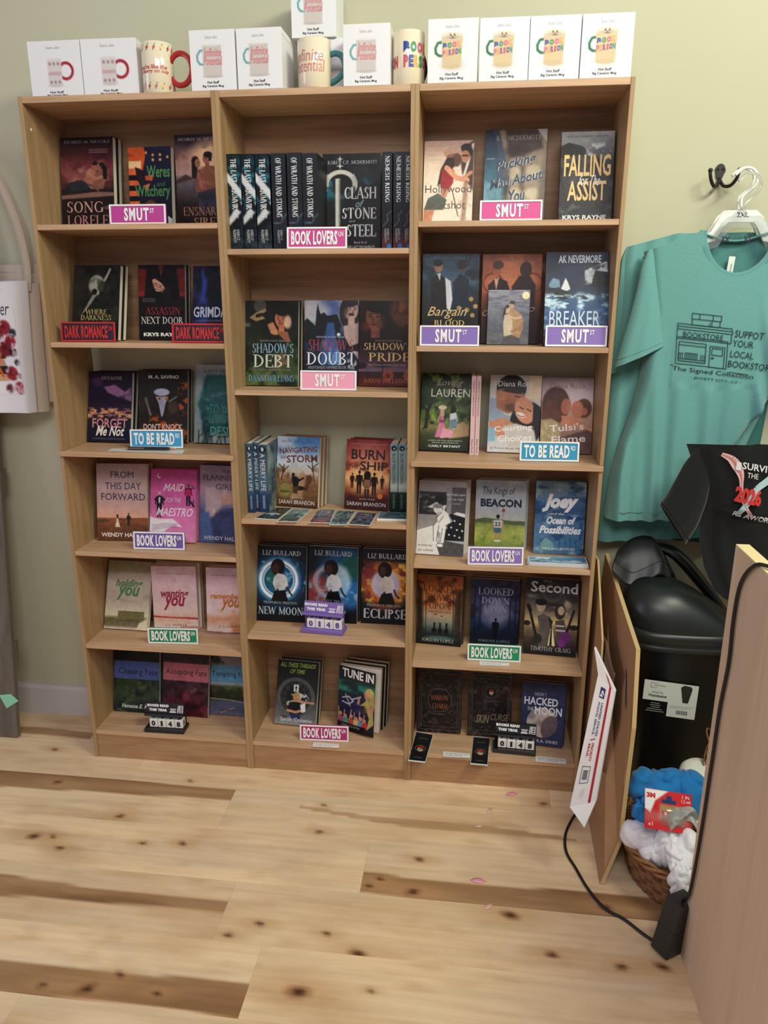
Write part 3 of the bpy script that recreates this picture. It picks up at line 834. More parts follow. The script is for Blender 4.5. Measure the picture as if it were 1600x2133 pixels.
def art(a):
    a.grad((0, (32, 24, 26)), (1, (24, 21, 23)))
    for x in (.04, .96):
        a.poly([(x - .14, .05), (x + .14, .05), (x + .2, .42), (x - .2, .42)], (112, 34, 36), .06); a.rect(x - .12, .36, x + .12, .42, (150, 46, 42), .03)
    a.poly([(.2, 0), (.82, 0), (.9, .45), (.12, .45)], (22, 18, 20), .05); a.poly([(.42, 0), (.56, 0), (.5, .16)], (92, 52, 44), .03)
    a.poly([(.3, .2), (.36, .18), (.5, .24), (.58, .31), (.52, .36), (.38, .35), (.33, .28)], (206, 158, 136), .02)
    for q in range(3):
        a.line([(.34, .24 + .035 * q), (.53, .29 + .03 * q)], .012, (120, 70, 58))
    a.noise(8, 5, (58, 36, 38), .55, .8, .5)
    for q in range(3): a.rect(.08, .445 + .02 * q, .36, .452 + .02 * q, (160, 150, 150), .01, .6)


book('assassin', .016, (30, 24, 26), 1, 'black and red paperback with clasped hands on a dark suit', art,
     [('t', 'ASSASSIN', .14, .56, .9, .665, (150, 44, 48), TH), ('t', 'NEXT DOOR', .05, .69, .97, .79, (214, 212, 212), TH), ('a', 'KRYS RAYNE', .1, .905, .92, .955, WHT, B3)], 'black and red paperback with clasped hands')


def art(a):
    a.grad((0, (38, 40, 58)), (.6, (30, 34, 58)), (1, (34, 42, 80))); a.noise(5, 3, (84, 88, 100), .5, .75, .8, y1=.4, x0=.4); a.noise(9, 3, (20, 20, 30), .5, .7, .7, y1=.5, x0=.35)
    a.poly([(.18, .05), (.3, .2), (.26, .5), (.14, .52), (.2, .3)], (58, 78, 158), .1); a.noise(4, 7, (70, 92, 170), .55, .75, .6, .6, x1=.35)


book('grimdark', .018, (32, 34, 54), 0, 'dark blue paperback with silver condensed lettering, half behind the divider', art,
     [('t', 'GRIMDARK', .03, .555, .97, .70, (205, 212, 226), B1), ('a', 'A PARANORMAL ROMANCE ANTHOLOGY', .08, .735, .92, .755, (120, 130, 160))])


# ---- third shelf
def art(a):
    a.grad((0, (44, 34, 58)), (.4, (36, 28, 56)), (.62, (60, 40, 66)), (.7, (36, 32, 60)), (1, (26, 30, 50)))
    a.ell(.2, .14, .12, .1, (98, 56, 104), .12, .8); a.poly([(.35, .22), (.6, .18), (.85, .28), (1, .2), (1, .42), (.7, .36), (.45, .3)], (150, 108, 150), .06); a.noise(5, 8, (42, 28, 58), .45, .65, .8, y0=.1, y1=.5)
    a.noise(12, 3, (226, 164, 120), .52, .64, .95, 2.6, y0=.5, y1=.68, ft=.04); a.line([(0, .62), (.5, .58), (1, .55)], .015, (214, 150, 120)); a.line([(.4, .62), (1, .6)], .012, (214, 150, 120))


book('forget', .016, (34, 28, 50), 2, 'purple paperback with city lights and a handwritten second title line', art,
     [('a', 'KRYS RAYNE', .3, .065, .76, .115, (164, 148, 160)), ('t', 'FORGET', .11, .665, .92, .80, (198, 132, 138), B1), ('t', 'Me Not', .2, .775, .86, .915, (238, 230, 226), dict(shear=.35, bold=.02, up=1)),
      ('a', 'A ROMANTIC SUSPENSE NOVEL', .12, .945, .88, .965, (110, 110, 135))], 'purple paperback with city lights')


def art(a):
    a.grad((0, (42, 38, 38)), (1, (40, 32, 30))); a.noise(3, 4, (62, 56, 54), .5, .8, .7)
    a.noise(8, 12, (196, 92, 36), .54, .68, .95, x0=.78, y0=.15); a.noise(8, 15, (186, 84, 34), .52, .66, .95, y0=.6); a.noise(9, 5, (150, 74, 40), .56, .7, .9, x1=.16, y0=.4)
    a.ell(.47, .31, .16, .075, (188, 188, 216), .02); a.poly([(.34, .37), (.6, .37), (.55, .47), (.5, .62), (.47, .66), (.45, .6), (.41, .47)], (170, 168, 190), .02)
    a.ell(.42, .40, .035, .03, (210, 150, 60), .01); a.ell(.57, .40, .035, .03, (210, 150, 60), .01); a.ell(.42, .4, .015, .015, K); a.ell(.57, .4, .015, .015, K)
    a.line([(.62, .44), (.78, .37)], .03, (130, 128, 138), .02); a.line([(.14, .4), (.24, .62)], .05, (120, 110, 108), .04); a.ell(.7, .52, .1, .13, (92, 68, 58), .08, .8)


book('knock', .017, (40, 34, 34), 1, 'dark paperback with a white beaked mask among orange leaves', art,
     [('a', 'M. A. SAVINO', .2, .075, .82, .125, (226, 222, 222), B1), ('t', "DON'T KNOCK", .1, .745, .9, .83, (232, 186, 166), B1)], 'dark paperback with the beaked mask')


def art(a):
    a.grad((0, (172, 178, 186)), (.1, (150, 160, 166)), (.5, (140, 156, 156)), (1, (150, 160, 160)))
    a.poly([(.22, .13), (.95, .12), (1, .5), (1, .86), (.2, .86), (.06, .5)], (52, 98, 100), .1); a.noise(4, 6, (26, 60, 66), .42, .68, .9, .6, x0=.12, y0=.14); a.noise(8, 6, (110, 150, 146), .55, .8, .6, 2, y0=.3, y1=.8)
    for i in range(9):
        x = .06 + .06 * i; a.line([(x * 1.6, 1), (x * 1.6 + .1 * math.sin(i * 2), .84)], .02, (36, 46, 46), .01); a.line([(x * 1.6, .92), (x * 1.6 + .12, .87 + .02 * (i % 3))], .015, (36, 46, 46), .01)
    a.noise(6, 2, (196, 202, 208), .55, .7, .8, x1=.1)


book('heart', .018, (110, 126, 128), 0, 'pale and teal paperback with palm leaves, half behind the divider', art,
     [('a', 'LESLIE', .18, .06, .62, .10, (84, 92, 104)), ('t', 'TO YOUR', .3, .5, .97, .62, (40, 118, 108), B1), ('t', "HEART'S", .3, .64, .97, .745, (44, 110, 100), B1), ('t', 'DESIRE', .34, .785, .95, .9, (70, 150, 132), B1)])


# ---- fourth shelf
def art(a):
    a.grad((0, (176, 152, 164)), (.12, (200, 178, 186)), (.5, (214, 178, 178)), (.7, (228, 174, 150)), (.715, (140, 88, 62)), (1, (110, 68, 46)))
    a.poly([(0, .74), (.3, .71), (1, .7), (1, .78), (0, .8)], (150, 90, 60), .02); a.noise(4, 3, (92, 62, 46), .5, .75, .6, 3, y0=.72); a.poly([(0, .73), (.25, .73), (.2, .77), (0, .78)], (96, 78, 62), .03)
    a.lady(.4, .66, .17, (230, 214, 204), (40, 28, 26), (190, 140, 120)); a.man(.62, .64, .17, (44, 40, 50)); a.line([(.44, .72), (.52, .74), (.58, .72)], .012, (60, 44, 44))


DK = (62, 50, 78)
book('forward', .018, (150, 110, 100), 1, 'lilac paperback with a bride and groom walking hand in hand', art,
     [('t', 'FROM', .28, .1, .73, .185, DK), ('t', 'THIS DAY', .17, .245, .87, .335, DK), ('t', 'FORWARD', .09, .385, .95, .475, DK), ('a', 'WENDY HALLER', .08, .9, .94, .955, (240, 232, 228), B1)], 'lilac paperback with bride and groom')


def art(a):
    a.grad((0, (196, 74, 150)), (.15, (212, 96, 166)), (.6, (224, 120, 180)), (1, (232, 150, 190)))
    a.ell(.185, .09, .05, .055, (244, 226, 236)); a.ell(.205, .08, .042, .046, (208, 88, 160))
    a.poly([(0, .66), (.2, .69), (.5, .68), (.72, .79), (.5, .78), (.35, .84), (.24, .95), (0, .95)], (240, 230, 236), .01)
    for q in range(4): a.line([(.05, .78 + .022 * q), (.3, .75 + .02 * q), (.6, .75 + .014 * q)], .008, (150, 110, 130))
    a.man(.2, .305, .36, (30, 26, 34), skin=(224, 180, 160)); a.poly([(.175, .37), (.225, .37), (.215, .47), (.185, .47)], (236, 226, 230)); a.line([(.1, .42), (.2, .37), (.31, .42)], .035, (30, 26, 34))
    a.man(.83, .19, .31, (44, 32, 48), skin=(120, 78, 66)); a.rect(.775, .27, .885, .36, (206, 40, 96), .01); a.line([(.87, .27), (.96, .25), (.9, .22)], .014, (44, 32, 48)); a.line([(.88, .44), (.96, .5)], .04, (44, 40, 60)); a.line([(.95, .42), (.93, .5)], .02, (44, 40, 60))


book('maid', .015, (208, 100, 164), 1, 'bright pink paperback with cartoon conductor and maid figures', art,
     [('t', 'MAID', .28, .195, .74, .3, (244, 226, 238), dict(shear=.35, bold=.01)), ('t', 'FOR THE', .34, .39, .68, .455, (240, 214, 232), dict(shear=.3)), ('t', 'MAESTRO', .14, .53, .94, .645, (246, 230, 240), dict(shear=.35, bold=.01))], 'bright pink paperback')


def art(a):
    a.grad((0, (150, 132, 158)), (.3, (172, 150, 162)), (.5, (130, 122, 150)), (.62, (78, 84, 124)), (1, (70, 76, 118)))
    a.poly([(.12, .3), (.4, .28), (.5, .5), (.3, .66), (.12, .7)], (190, 166, 172), .12); a.noise(6, 3, (226, 200, 186), .5, .72, .7, .5, y0=.25, y1=.65); a.ell(.62, .42, .2, .12, (196, 156, 146), .1)
    a.poly([(.25, .7), (.5, .56), (.95, .5), (1, 1), (.2, 1)], (74, 82, 122), .05); a.noise(5, 9, (52, 56, 92), .5, .75, .7, y0=.55); a.poly([(0, .62), (.2, .6), (.3, 1), (0, 1)], (88, 108, 160), .1)


book('flannigan', .017, (92, 92, 122), 1, 'blue-grey paperback of a fair-haired girl in denim, half behind the divider', art,
     [('t', 'THE', .46, .055, .64, .09, (66, 56, 80)), ('t', 'FLANNIGAN', .07, .12, .97, .195, (66, 56, 80)), ('t', 'GIRL', .34, .235, .72, .31, (66, 56, 80)), ('a', 'WENDY HALLER', .09, .915, .94, .965, (222, 216, 222))], 'blue-grey paperback of the girl in denim', jk=0)


# ---- fifth shelf
def art(a):
    a.grad((0, (150, 142, 112)), (.14, (170, 160, 130)), (.2, (208, 196, 188)), (.6, (204, 190, 176)), (.8, (216, 206, 180)), (.85, (120, 108, 72)), (.95, (130, 116, 92)), (1, (230, 220, 214)))
    a.noise(2, 6, (176, 164, 132), .5, .75, .7, 4, y0=.3, y1=.8); a.noise(3, 9, (118, 108, 74), .5, .7, .7, 3, y0=.82, y1=.97)
    a.rect(.3, .735, .9, .84, (118, 108, 74), .02)
    for q in range(3): a.rect(.3, .765 + .025 * q, .9, .769 + .025 * q, (160, 150, 112), .01)
    a.poly([(.8, .9), (1, .82), (1, 1), (.74, 1)], (228, 216, 190), .06)


GR = (84, 142, 88)
book('holding', .014, (200, 188, 170), 0, 'cream paperback with green brush lettering and a bench', art,
     [('t', 'holding', .2, .27, .82, .41, GR, BR), ('t', 'you', .24, .38, .76, .575, GR, BR), ('a', 'J. J. HARTE', .27, .855, .78, .9, (70, 62, 56))])


def pinkwash(o):
    def f(a):
        a.grad((0, (216, 186, 200)), (.3, (232, 200, 208)), (.7, (236, 206, 200)), (.78, (230, 190, 164) if not o else (222, 164, 130)), (.9, (234, 204, 190)), (1, (238, 222, 218)))
        a.noise(3, 5 + o, (214, 138, 160) if not o else (206, 160, 176), .48, .72, .8, y1=.5, x0=.2); a.noise(3, 9 + o, (240, 226, 230), .5, .75, .7)
        if o: a.noise(3, 2, (214, 138, 90), .45, .7, .8, 2, y0=.6)
        else:
            a.poly([(0, .765), (.4, .785), (1, .79), (1, .825), (.5, .81), (0, .795)], (198, 74, 84), .025); a.noise(3, 2, (232, 170, 118), .45, .7, .8, 3, y0=.8, y1=.93)
        a.rect(.1, .11, .85, .118, (130, 96, 110), .01, .7); a.poly([(0, .97), (.5, .985), (1, .96), (1, 1), (0, 1)], (186, 80, 110) if not o else (120, 70, 80), .02, .7); a.rect(.6, .925, 1, .955, (214, 110, 124) if not o else (206, 110, 70), .04, .7)
    return f


MG = (170, 30, 72)
book('wanting', .026, (232, 214, 212), 1, 'pink watercolour paperback with magenta brush lettering', pinkwash(0),
     [('t', 'wanting', .19, .36, .82, .52, MG, BR), ('t', 'you', .24, .475, .73, .68, MG, BR), ('a', 'J. J. HARTE', .25, .9, .75, .935, (132, 84, 92))], 'thick pink watercolour paperback')
book('remember', .018, (224, 196, 184), 1, 'peach watercolour paperback with orange brush lettering by the divider', pinkwash(1),
     [('t', 'remembering', .09, .385, .985, .5, (204, 116, 40), BR), ('t', 'you', .33, .475, .77, .65, (196, 110, 44), BR), ('a', 'J. J. HARTE', .27, .875, .84, .92, (132, 84, 70))], 'peach watercolour paperback')


# ---- sixth shelf
def art(a):
    a.grad((0, (30, 36, 34)), (.22, (40, 46, 40)), (.5, (56, 72, 52)), (.7, (66, 82, 62)), (1, (34, 48, 60))); a.noise(7, 3, (86, 108, 66), .5, .72, .8, 2, y0=.45); a.noise(5, 8, (104, 126, 170), .52, .7, .8, .8, y0=.6, x0=.4); a.noise(8, 5, (20, 26, 24), .5, .7, .6)
    a.rect(0, .215, 1, .49, (86, 104, 166), .01)


book('chasing', .013, (52, 64, 74), 1, 'paperback of a green pond under a blue title band', art, [('t', 'Chasing Fate', .1, .325, .96, .445, (24, 22, 34)), ('a', 'Vanessa E. Kelly', .18, .875, .92, .955, (222, 226, 228), IT)], 'paperback with the blue title band')


def art(a):
    a.grad((0, (44, 36, 38)), (.2, (70, 56, 58)), (.5, (84, 62, 70)), (.75, (96, 48, 58)), (1, (90, 30, 44))); a.noise(5, 3, (50, 30, 38), .45, .7, .8); a.noise(4, 8, (150, 70, 84), .5, .72, .8, y0=.55, x0=.4); a.noise(6, 8, (150, 110, 90), .55, .75, .6, y0=.5, y1=.7)
    a.rect(0, .205, 1, .475, (190, 112, 122), .01)


book('accepting', .013, (90, 50, 60), 0, 'maroon paperback under a pink title band', art, [('t', 'Accepting Fate', .06, .295, .96, .405, (40, 24, 32))])


def art(a):
    a.grad((0, (128, 118, 122)), (.2, (140, 128, 130)), (.5, (150, 160, 170)), (.55, (56, 62, 44)), (.72, (40, 46, 38)), (.78, (84, 92, 122)), (1, (104, 104, 128))); a.noise(7, 3, (104, 110, 60), .5, .72, .8, y0=.45, y1=.72); a.noise(5, 4, (30, 34, 28), .48, .6, .9, y1=.2, x1=.4)
    a.line([(0, .735), (.5, .75), (1, .79)], .02, (176, 166, 110)); a.line([(.3, .96), (.6, .88)], .02, (214, 150, 96)); a.rect(0, .2, 1, .47, (96, 150, 186), .01)


book('tempting', .013, (90, 96, 110), 0, 'paperback of a road under a light blue title band, half behind the divider', art, [('t', 'Tempting Fate', .07, .29, .985, .40, (30, 36, 50)), ('a', 'Vanessa E. Kelly', .3, .885, .97, .95, (60, 64, 90), IT)])

# ---- middle bookcase, top shelf
TEAL = (40, 122, 138)


def art(a):
    a.grad((0, (24, 36, 44)), (.1, (30, 84, 100)), (.3, (40, 118, 136)), (.5, (30, 80, 96)), (.7, (26, 40, 50)), (.85, (40, 52, 62)), (1, (60, 74, 84))); a.noise(3, 4, (20, 26, 34), .45, .6, .8)
    h = a.asp
    for (p, q, c) in (((-.2, .20), (1.2, .46), (214, 216, 220)), ((1.2, .5), (-.2, .74), (206, 208, 212)), ((-.2, .32), (.9, .56), (26, 28, 34)), ((1.1, .64), (-.2, .80), (24, 26, 32))):
        a.line([p, q], .42, c, .1)


GT = 'teal and white spines on the middle top shelf'
for i, wh in enumerate(('left-most', 'middle', 'right-most')):
    sp('triumv%d' % i, .14, (26, 40, 48), ['teal and white striped spine nearest the bookcase side', 'teal and white striped spine between its two twins', 'teal and white striped spine touching the plain dark spines'][i], art,
       [('THE LAST TRIUMVIRATE', .26, .05, .72, .665, (232, 232, 234), dict(rot=-90, bold='roman_bold')), ('KAREN C.P.', .52, .785, .74, .9, (200, 204, 206), dict(rot=-90)), ('McDERMOTT', .24, .785, .46, .925, (200, 204, 206), dict(rot=-90))], GT)


def art(a):
    a.grad((0, (40, 46, 58)), (.4, (38, 40, 48)), (1, (42, 48, 60))); a.line([(1, .62), (.7, .67), (.6, .71), (.1, .72)], .05, (110, 130, 140), .04)


for i in range(3):
    sp('wrath%d' % i, .14, (38, 41, 50), ['plain dark spine touching the teal and white spines', 'plain dark spine between its two twins on the top shelf', 'plain dark spine beside the sword cover'][i], art,
       [('OF WRATH and STORMS', .28, .05, .70, .655, (220, 220, 222), dict(rot=-90, bold='roman_bold')), ('KAREN C.P.', .5, .79, .66, .9, (186, 188, 192), dict(rot=-90)), ('McDERMOTT', .3, .79, .46, .93, (186, 188, 192), dict(rot=-90))], 'plain dark spines on the middle top shelf')


def art(a):
    a.grad((0, (36, 38, 42)), (1, (24, 25, 28))); a.noise(3, 5, (56, 62, 66), .5, .75, .7, y1=.35); a.noise(3, 8, (34, 112, 130), .5, .66, .95, y0=.22, y1=.72); a.noise(5, 2, (80, 84, 84), .52, .75, .8, y0=.62, x1=.35); a.noise(6, 12, (20, 20, 24), .5, .7, .7)
    a.ring(.31, .31, .25, .085, (226, 222, 212), .02, ry=.2); a.poly([(0, .33), (.06, .36), (.02, .8), (0, .8)], (24, 26, 30), .02); a.rect(.04, .33, .57, .5, (28, 32, 36), .05, .75); a.noise(3, 8, (34, 112, 130), .5, .66, .9, y0=.32, y1=.5)
    a.poly([(.02, .28), (.08, .2), (.12, .26), (.06, .36), (.1, .36), (.03, .4)], (200, 196, 188), .02); a.poly([(.6, .28), (.54, .2), (.5, .26), (.53, .32), (.58, .34)], (200, 196, 188), .02)
    a.rect(.22, .25, .3, 1, (222, 218, 208), .015); a.rect(.275, .26, .3, 1, (150, 148, 142), .02)
    for y in (.055, .125):
        a.poly([(.3, y - .03), (.315, y - .006), (.36, y), (.315, y + .006), (.3, y + .03), (.285, y + .006), (.24, y), (.285, y - .006)], (240, 240, 240), .01)


book('clash', .026, (28, 30, 34), 0, 'black and teal paperback with a crescent-hilted sword', art,
     [('a', 'KAREN C.P. McDERMOTT', .09, .07, .94, .107, (206, 206, 206), RO), ('t', 'CLASH', .38, .335, .93, .46, (228, 228, 228), RB), ('t', 'of', .57, .47, .72, .545, (130, 170, 180), IT), ('t', 'STONE', .34, .545, .93, .665, (228, 228, 228), RB), ('t', 'and', .46, .675, .56, .695, (200, 200, 200)), ('t', 'STEEL', .42, .72, .93, .845, (228, 228, 228), RB),
      ('t', 'Book III of', .55, .895, .77, .918, (200, 200, 200)), ('t', 'THE LAST TRIUMVIRATE', .42, .94, .91, .972, (210, 210, 210))])


def art(a):
    a.grad((0, (40, 46, 62)), (.6, (36, 36, 44)), (.8, (40, 34, 42)), (.92, (88, 40, 48)), (1, (84, 50, 64))); a.line([(.9, .6), (.5, .64), (.6, .7), (.1, .76)], .05, (130, 140, 150), .04); a.ell(.7, .97, .22, .3, (50, 116, 180), .1)


for i in range(3):
    sp('nemesis%d' % i, .14, (38, 38, 46), ['dark spine with lightning, beside the sword cover', 'dark spine with lightning between its two twins', 'dark spine with lightning against the bookcase side'][i], art,
       [('NEMESIS RISING', .3, .04, .76, .51, (220, 220, 224), dict(rot=-90, bold='roman_bold')), ('KAREN C.P.', .5, .785, .7, .905, (170, 172, 178), dict(rot=-90)), ('McDERMOTT', .24, .785, .44, .93, (170, 172, 178), dict(rot=-90))], 'dark lightning spines on the middle top shelf')


# ---- middle bookcase, second shelf
def art(a):
    a.grad((0, (22, 22, 24)), (.35, (30, 36, 30)), (.6, (52, 66, 44)), (.8, (62, 80, 48)), (1, (92, 104, 62))); a.noise(4, 3, (20, 24, 20), .46, .7, .8); a.ell(.28, .06, .12, .12, (88, 92, 84), .05, .8)
    a.poly([(.08, .2), (.2, .14), (.38, .09), (.4, .12), (.3, .17), (.38, .21), (.2, .24)], (150, 128, 96), .02); a.poly([(.2, .16), (.34, .14), (.3, .19), (.2, .2)], (40, 30, 28), .02); a.noise(9, 4, (120, 116, 96), .55, .7, .8, x1=.25, y0=.2, y1=.4)
    a.ell(.72, .18, .2, .22, (26, 20, 20), .03); a.head(.68, .21, .15, (176, 112, 84), (28, 22, 22), -1); a.ell(.8, .25, .07, .12, (236, 196, 170), .06, .8)
    a.poly([(.62, .36), (.8, .36), (.86, .48), (.6, .5)], (150, 96, 72), .04); a.poly([(.42, .28), (.52, .25), (.62, .36), (.6, .42), (.48, .38)], (182, 126, 96), .02); a.poly([(.46, .4), (.64, .4), (.8, .5), (.5, .5)], (36, 34, 32), .03)
    a.noise(8, 7, (120, 124, 80), .55, .75, .6, y0=.62); a.poly([(.55, .66), (.7, .6), (.8, .75), (.6, .8)], (150, 110, 70), .08, .6)


LB = (136, 178, 208)
book('debt', .016, (30, 34, 30), 1, 'dark green paperback with a thoughtful woman, chin on hand', art,
     [('a', 'DRAGON FLIGHT MEDIA', .28, .46, .76, .48, (140, 140, 130)), ('t', "SHADOW'S", .14, .5, .91, .615, LB, TH), ('t', 'DEBT', .15, .632, .9, .785, (206, 208, 200), TH), ('a', 'NIGHTSHADE VAMPIRES BOOK ONE', .14, .8, .86, .825, (120, 126, 104)), ('a', 'DANNI WILLIAMS', .06, .872, .92, .955, (104, 156, 196), RO)], 'dark green paperback with the thoughtful woman')


def art(a):
    a.grad((0, (176, 182, 198)), (.22, (120, 130, 150)), (.4, (44, 60, 92)), (.6, (28, 40, 66)), (1, (26, 28, 40))); a.ell(.45, .08, .22, .2, (80, 108, 170), .2, .8); a.ell(.2, .14, .25, .2, (206, 206, 212), .2, .8)
    a.poly([(.2, .3), (.22, .12), (.245, .03), (.27, .12), (.3, .16), (.36, .14), (.42, .18), (.6, .16), (.68, .3), (.62, .48), (0, .5), (0, .24), (.05, .21), (.1, .24)], (22, 22, 30), .012)
    a.poly([(.42, .26), (.54, .26), (.6, .5), (.72, .76), (.3, .76), (.36, .46)], (64, 104, 168), .06, .85); a.noise(8, 5, (130, 170, 220), .56, .72, .6, .5, x0=.28, x1=.7, y0=.28, y1=.8); a.ell(.63, .4, .03, .03, (240, 244, 255), .04)
    a.head(.86, .11, .16, (206, 172, 162), (46, 34, 42), 1, True); a.ell(.86, .165, .05, .025, (84, 26, 44)); a.poly([(.72, .3), (1, .26), (1, .7), (.86, .56), (.74, .46)], (190, 164, 158), .03); a.poly([(.72, .4), (.84, .54), (1, .5), (1, .6), (.76, .58)], (24, 22, 28), .02)
    a.noise(22, 3, (210, 212, 220), .52, .6, .8, x0=.72, y0=.66, y1=.84); a.noise(6, 9, (130, 150, 160), .56, .72, .7, y0=.5, x1=.22)


book('doubt', .016, (40, 46, 62), 0, 'blue paperback with a castle silhouette and a pale dark-lipped woman', art,
     [('a', 'DRAGON FLIGHT MEDIA', .22, .42, .74, .44, (170, 180, 200)), ('t', "SHADOW'S", .08, .455, .9, .595, (158, 44, 54), TH), ('t', 'DOUBT', .04, .61, .95, .76, (224, 226, 232), TH), ('a', 'NIGHTSHADE VAMPIRES BOOK TWO', .07, .775, .92, .81, (150, 156, 170))])


def art(a):
    a.grad((0, (44, 28, 26)), (.5, (36, 22, 22)), (.7, (70, 46, 56)), (.82, (120, 92, 110)), (.84, (50, 36, 40)), (.92, (84, 36, 32)), (1, (100, 40, 36)))
    a.ell(.85, .12, .26, .28, (112, 66, 44), .14); a.noise(9, 5, (60, 32, 24), .48, .66, .8, x0=.62, y1=.4); a.noise(9, 8, (160, 100, 64), .55, .7, .7, x0=.68, y1=.2)
    a.head(.3, .19, .22, (128, 80, 60), (24, 16, 16), -1); a.ell(.13, .3, .08, .08, (120, 40, 34), .1, .6); a.ell(.3, .335, .08, .03, (150, 84, 74), .015)
    a.ell(.45, .75, .2, .04, (44, 36, 40), .02); a.line([(.45, .74), (.45, .83)], .02, (34, 28, 32)); a.ell(.05, .76, .1, .06, (40, 32, 36), .03); a.ell(.55, .87, .1, .1, (150, 74, 50), .04); a.ell(.92, .87, .08, .1, (160, 88, 60), .04); a.ell(.55, .88, .05, .05, (104, 48, 36), .03)


book('pride', .016, (46, 30, 28), 0, 'brown paperback with a dark face and a lion', art,
     [('a', 'DRAGON FLIGHT MEDIA', .3, .455, .8, .475, (140, 104, 84)), ('t', "SHADOW'S", .1, .49, .985, .575, (206, 172, 104), TH), ('t', 'PRIDE', .18, .605, .96, .71, (206, 172, 110), TH), ('a', 'NIGHTSHADE VAMPIRES BOOK THREE', .18, .74, .88, .76, (170, 140, 130)), ('a', 'DANNI WILLIAMS', .1, .91, .92, .965, (176, 84, 54), RO)])


# ---- middle bookcase, third shelf
def art(a):
    a.grad((0, (78, 104, 128)), (.1, (64, 86, 108)), (.5, (88, 112, 138)), (.7, (70, 96, 130)), (.75, (48, 76, 118)), (1, (40, 62, 98))); a.ell(.5, .07, .36, .36, (24, 28, 36), .05); a.ell(.5, .07, .14, .24, (206, 210, 214), .06)


def artr(a):
    a.grad((0, (96, 120, 132)), (.3, (110, 132, 134)), (.6, (70, 96, 116)), (1, (40, 58, 82))); a.noise(4, 4, (150, 168, 156), .5, .72, .8); a.noise(6, 9, (44, 60, 72), .52, .7, .8); a.ell(.5, .4, .05, .2, (40, 56, 62), .04); a.ell(.4, .85, .2, .16, (150, 160, 140), .08, .6)


for i in range(3):
    o = sp('merry%d' % i, .125, (70, 94, 122), ['blue spine against the bookcase side, white page edge on top', 'blue spine squeezed between its two twins', 'blue spine with its cover showing, beside the stormy sky cover'][i], art,
           [('A MERRY LIFE', .24, .13, .74, .68, (222, 226, 230), dict(rot=-90)), ('SARAH BRANSON', .34, .745, .62, .94, (196, 206, 218), dict(rot=-90))], 'blue spines on the middle third shelf', artr if i == 2 else None)


def art(a):
    a.grad((0, (74, 128, 190)), (.15, (112, 158, 206)), (.35, (186, 204, 220)), (.5, (206, 190, 176)), (.62, (150, 110, 80)), (.8, (130, 92, 62)), (1, (84, 54, 40)))
    a.noise(3, 4, (224, 230, 238), .48, .68, .85, y1=.45, x1=.7); a.noise(8, 3, (120, 78, 54), .5, .66, .85, .7, y0=.42, y1=.78, x1=.38); a.noise(8, 6, (96, 62, 46), .48, .64, .9, .7, y0=.4, y1=.8, x0=.66)
    for x0, y0, x1, y1 in ((.9, .62, .84, .36), (.86, .46, .74, .4), (.86, .42, .98, .36), (.12, .62, .18, .4), (.16, .5, .28, .42), (.16, .46, .05, .4)): a.line([(x0, y0), (x1, y1)], .022, (84, 54, 44), .02)
    a.poly([(.36, .7), (.62, .48), (.7, .56), (.62, .86), (.34, .9)], (176, 138, 104), .1); a.ell(.4, .54, .035, .04, (30, 26, 30)); a.poly([(.36, .57), (.46, .56), (.56, .6), (.66, .56), (.66, .59), (.54, .64), (.52, .7), (.4, .72)], (36, 32, 36), .012); a.ell(.56, .73, .14, .05, (48, 38, 34), .03); a.poly([(.38, .72), (.54, .7), (.5, .82), (.38, .8)], (92, 64, 48), .02)
    a.ell(.21, .765, .19, .19, (148, 134, 82), .012); a.ring(.21, .765, .165, .02, (110, 98, 56), .01); a.rect(.1, .785, .33, .8, (96, 84, 50), .01); a.noise(10, 3, (180, 168, 112), .55, .7, .5, x1=.38, y0=.66, y1=.88)


DR = (118, 50, 42)
book('storm', .0165, (150, 120, 100), 2, 'paperback with a rider under a stormy blue sky and a gold seal', art,
     [('a', 'PIRATES OF NEW EARTH', .1, .06, .9, .082, (70, 110, 160)), ('t', 'NAVIGATING', .06, .145, .95, .225, DR, dict(bold=.02, tilt=.09)), ('t', 'THE', .09, .285, .22, .32, DR, dict(tilt=.09)), ('t', 'STORM', .23, .255, .96, .36, DR, dict(bold=.02, tilt=.07)), ('t', 'FINALIST', .1, .77, .33, .79, (60, 52, 30), dict(up=1)), ('a', 'BOOK TWO', .38, .865, .66, .88, (226, 216, 206)), ('a', 'SARAH BRANSON', .07, .905, .92, .965, (232, 222, 214))], 'paperback with the rider and gold seal')


def art(a):
    a.grad((0, (122, 44, 44)), (.25, (176, 88, 74)), (.42, (200, 96, 66)), (.55, (236, 170, 110)), (.7, (150, 74, 46)), (1, (62, 30, 30))); a.ell(.5, .52, .45, .4, (252, 206, 140), .5, .8); a.ell(.5, .2, .4, .3, (214, 140, 120), .4, .5); a.noise(5, 3, (110, 36, 30), .5, .72, .7, 1.5, y0=.28, y1=.5)
    a.poly([(0, .8), (1, .8), (1, 1), (0, 1)], (70, 34, 32), .2, .8)
    for x, y, h, c in ((.16, .48, .22, (60, 30, 26)), (.32, .44, .34, (46, 26, 24)), (.66, .46, .33, (44, 26, 26)), (.84, .5, .2, (66, 34, 28)), (.5, .47, .37, (70, 44, 36))):
        a.man(x, y, h, c, coat=True)
    a.ell(.5, .51, .08, .1, (40, 24, 24), .02); a.poly([(.43, .57), (.57, .57), (.58, .68), (.42, .68)], (150, 104, 80), .02); a.rect(.4, .69, .6, .7, (196, 160, 140)); a.ell(.8, .8, .06, .06, (226, 130, 70), .05)


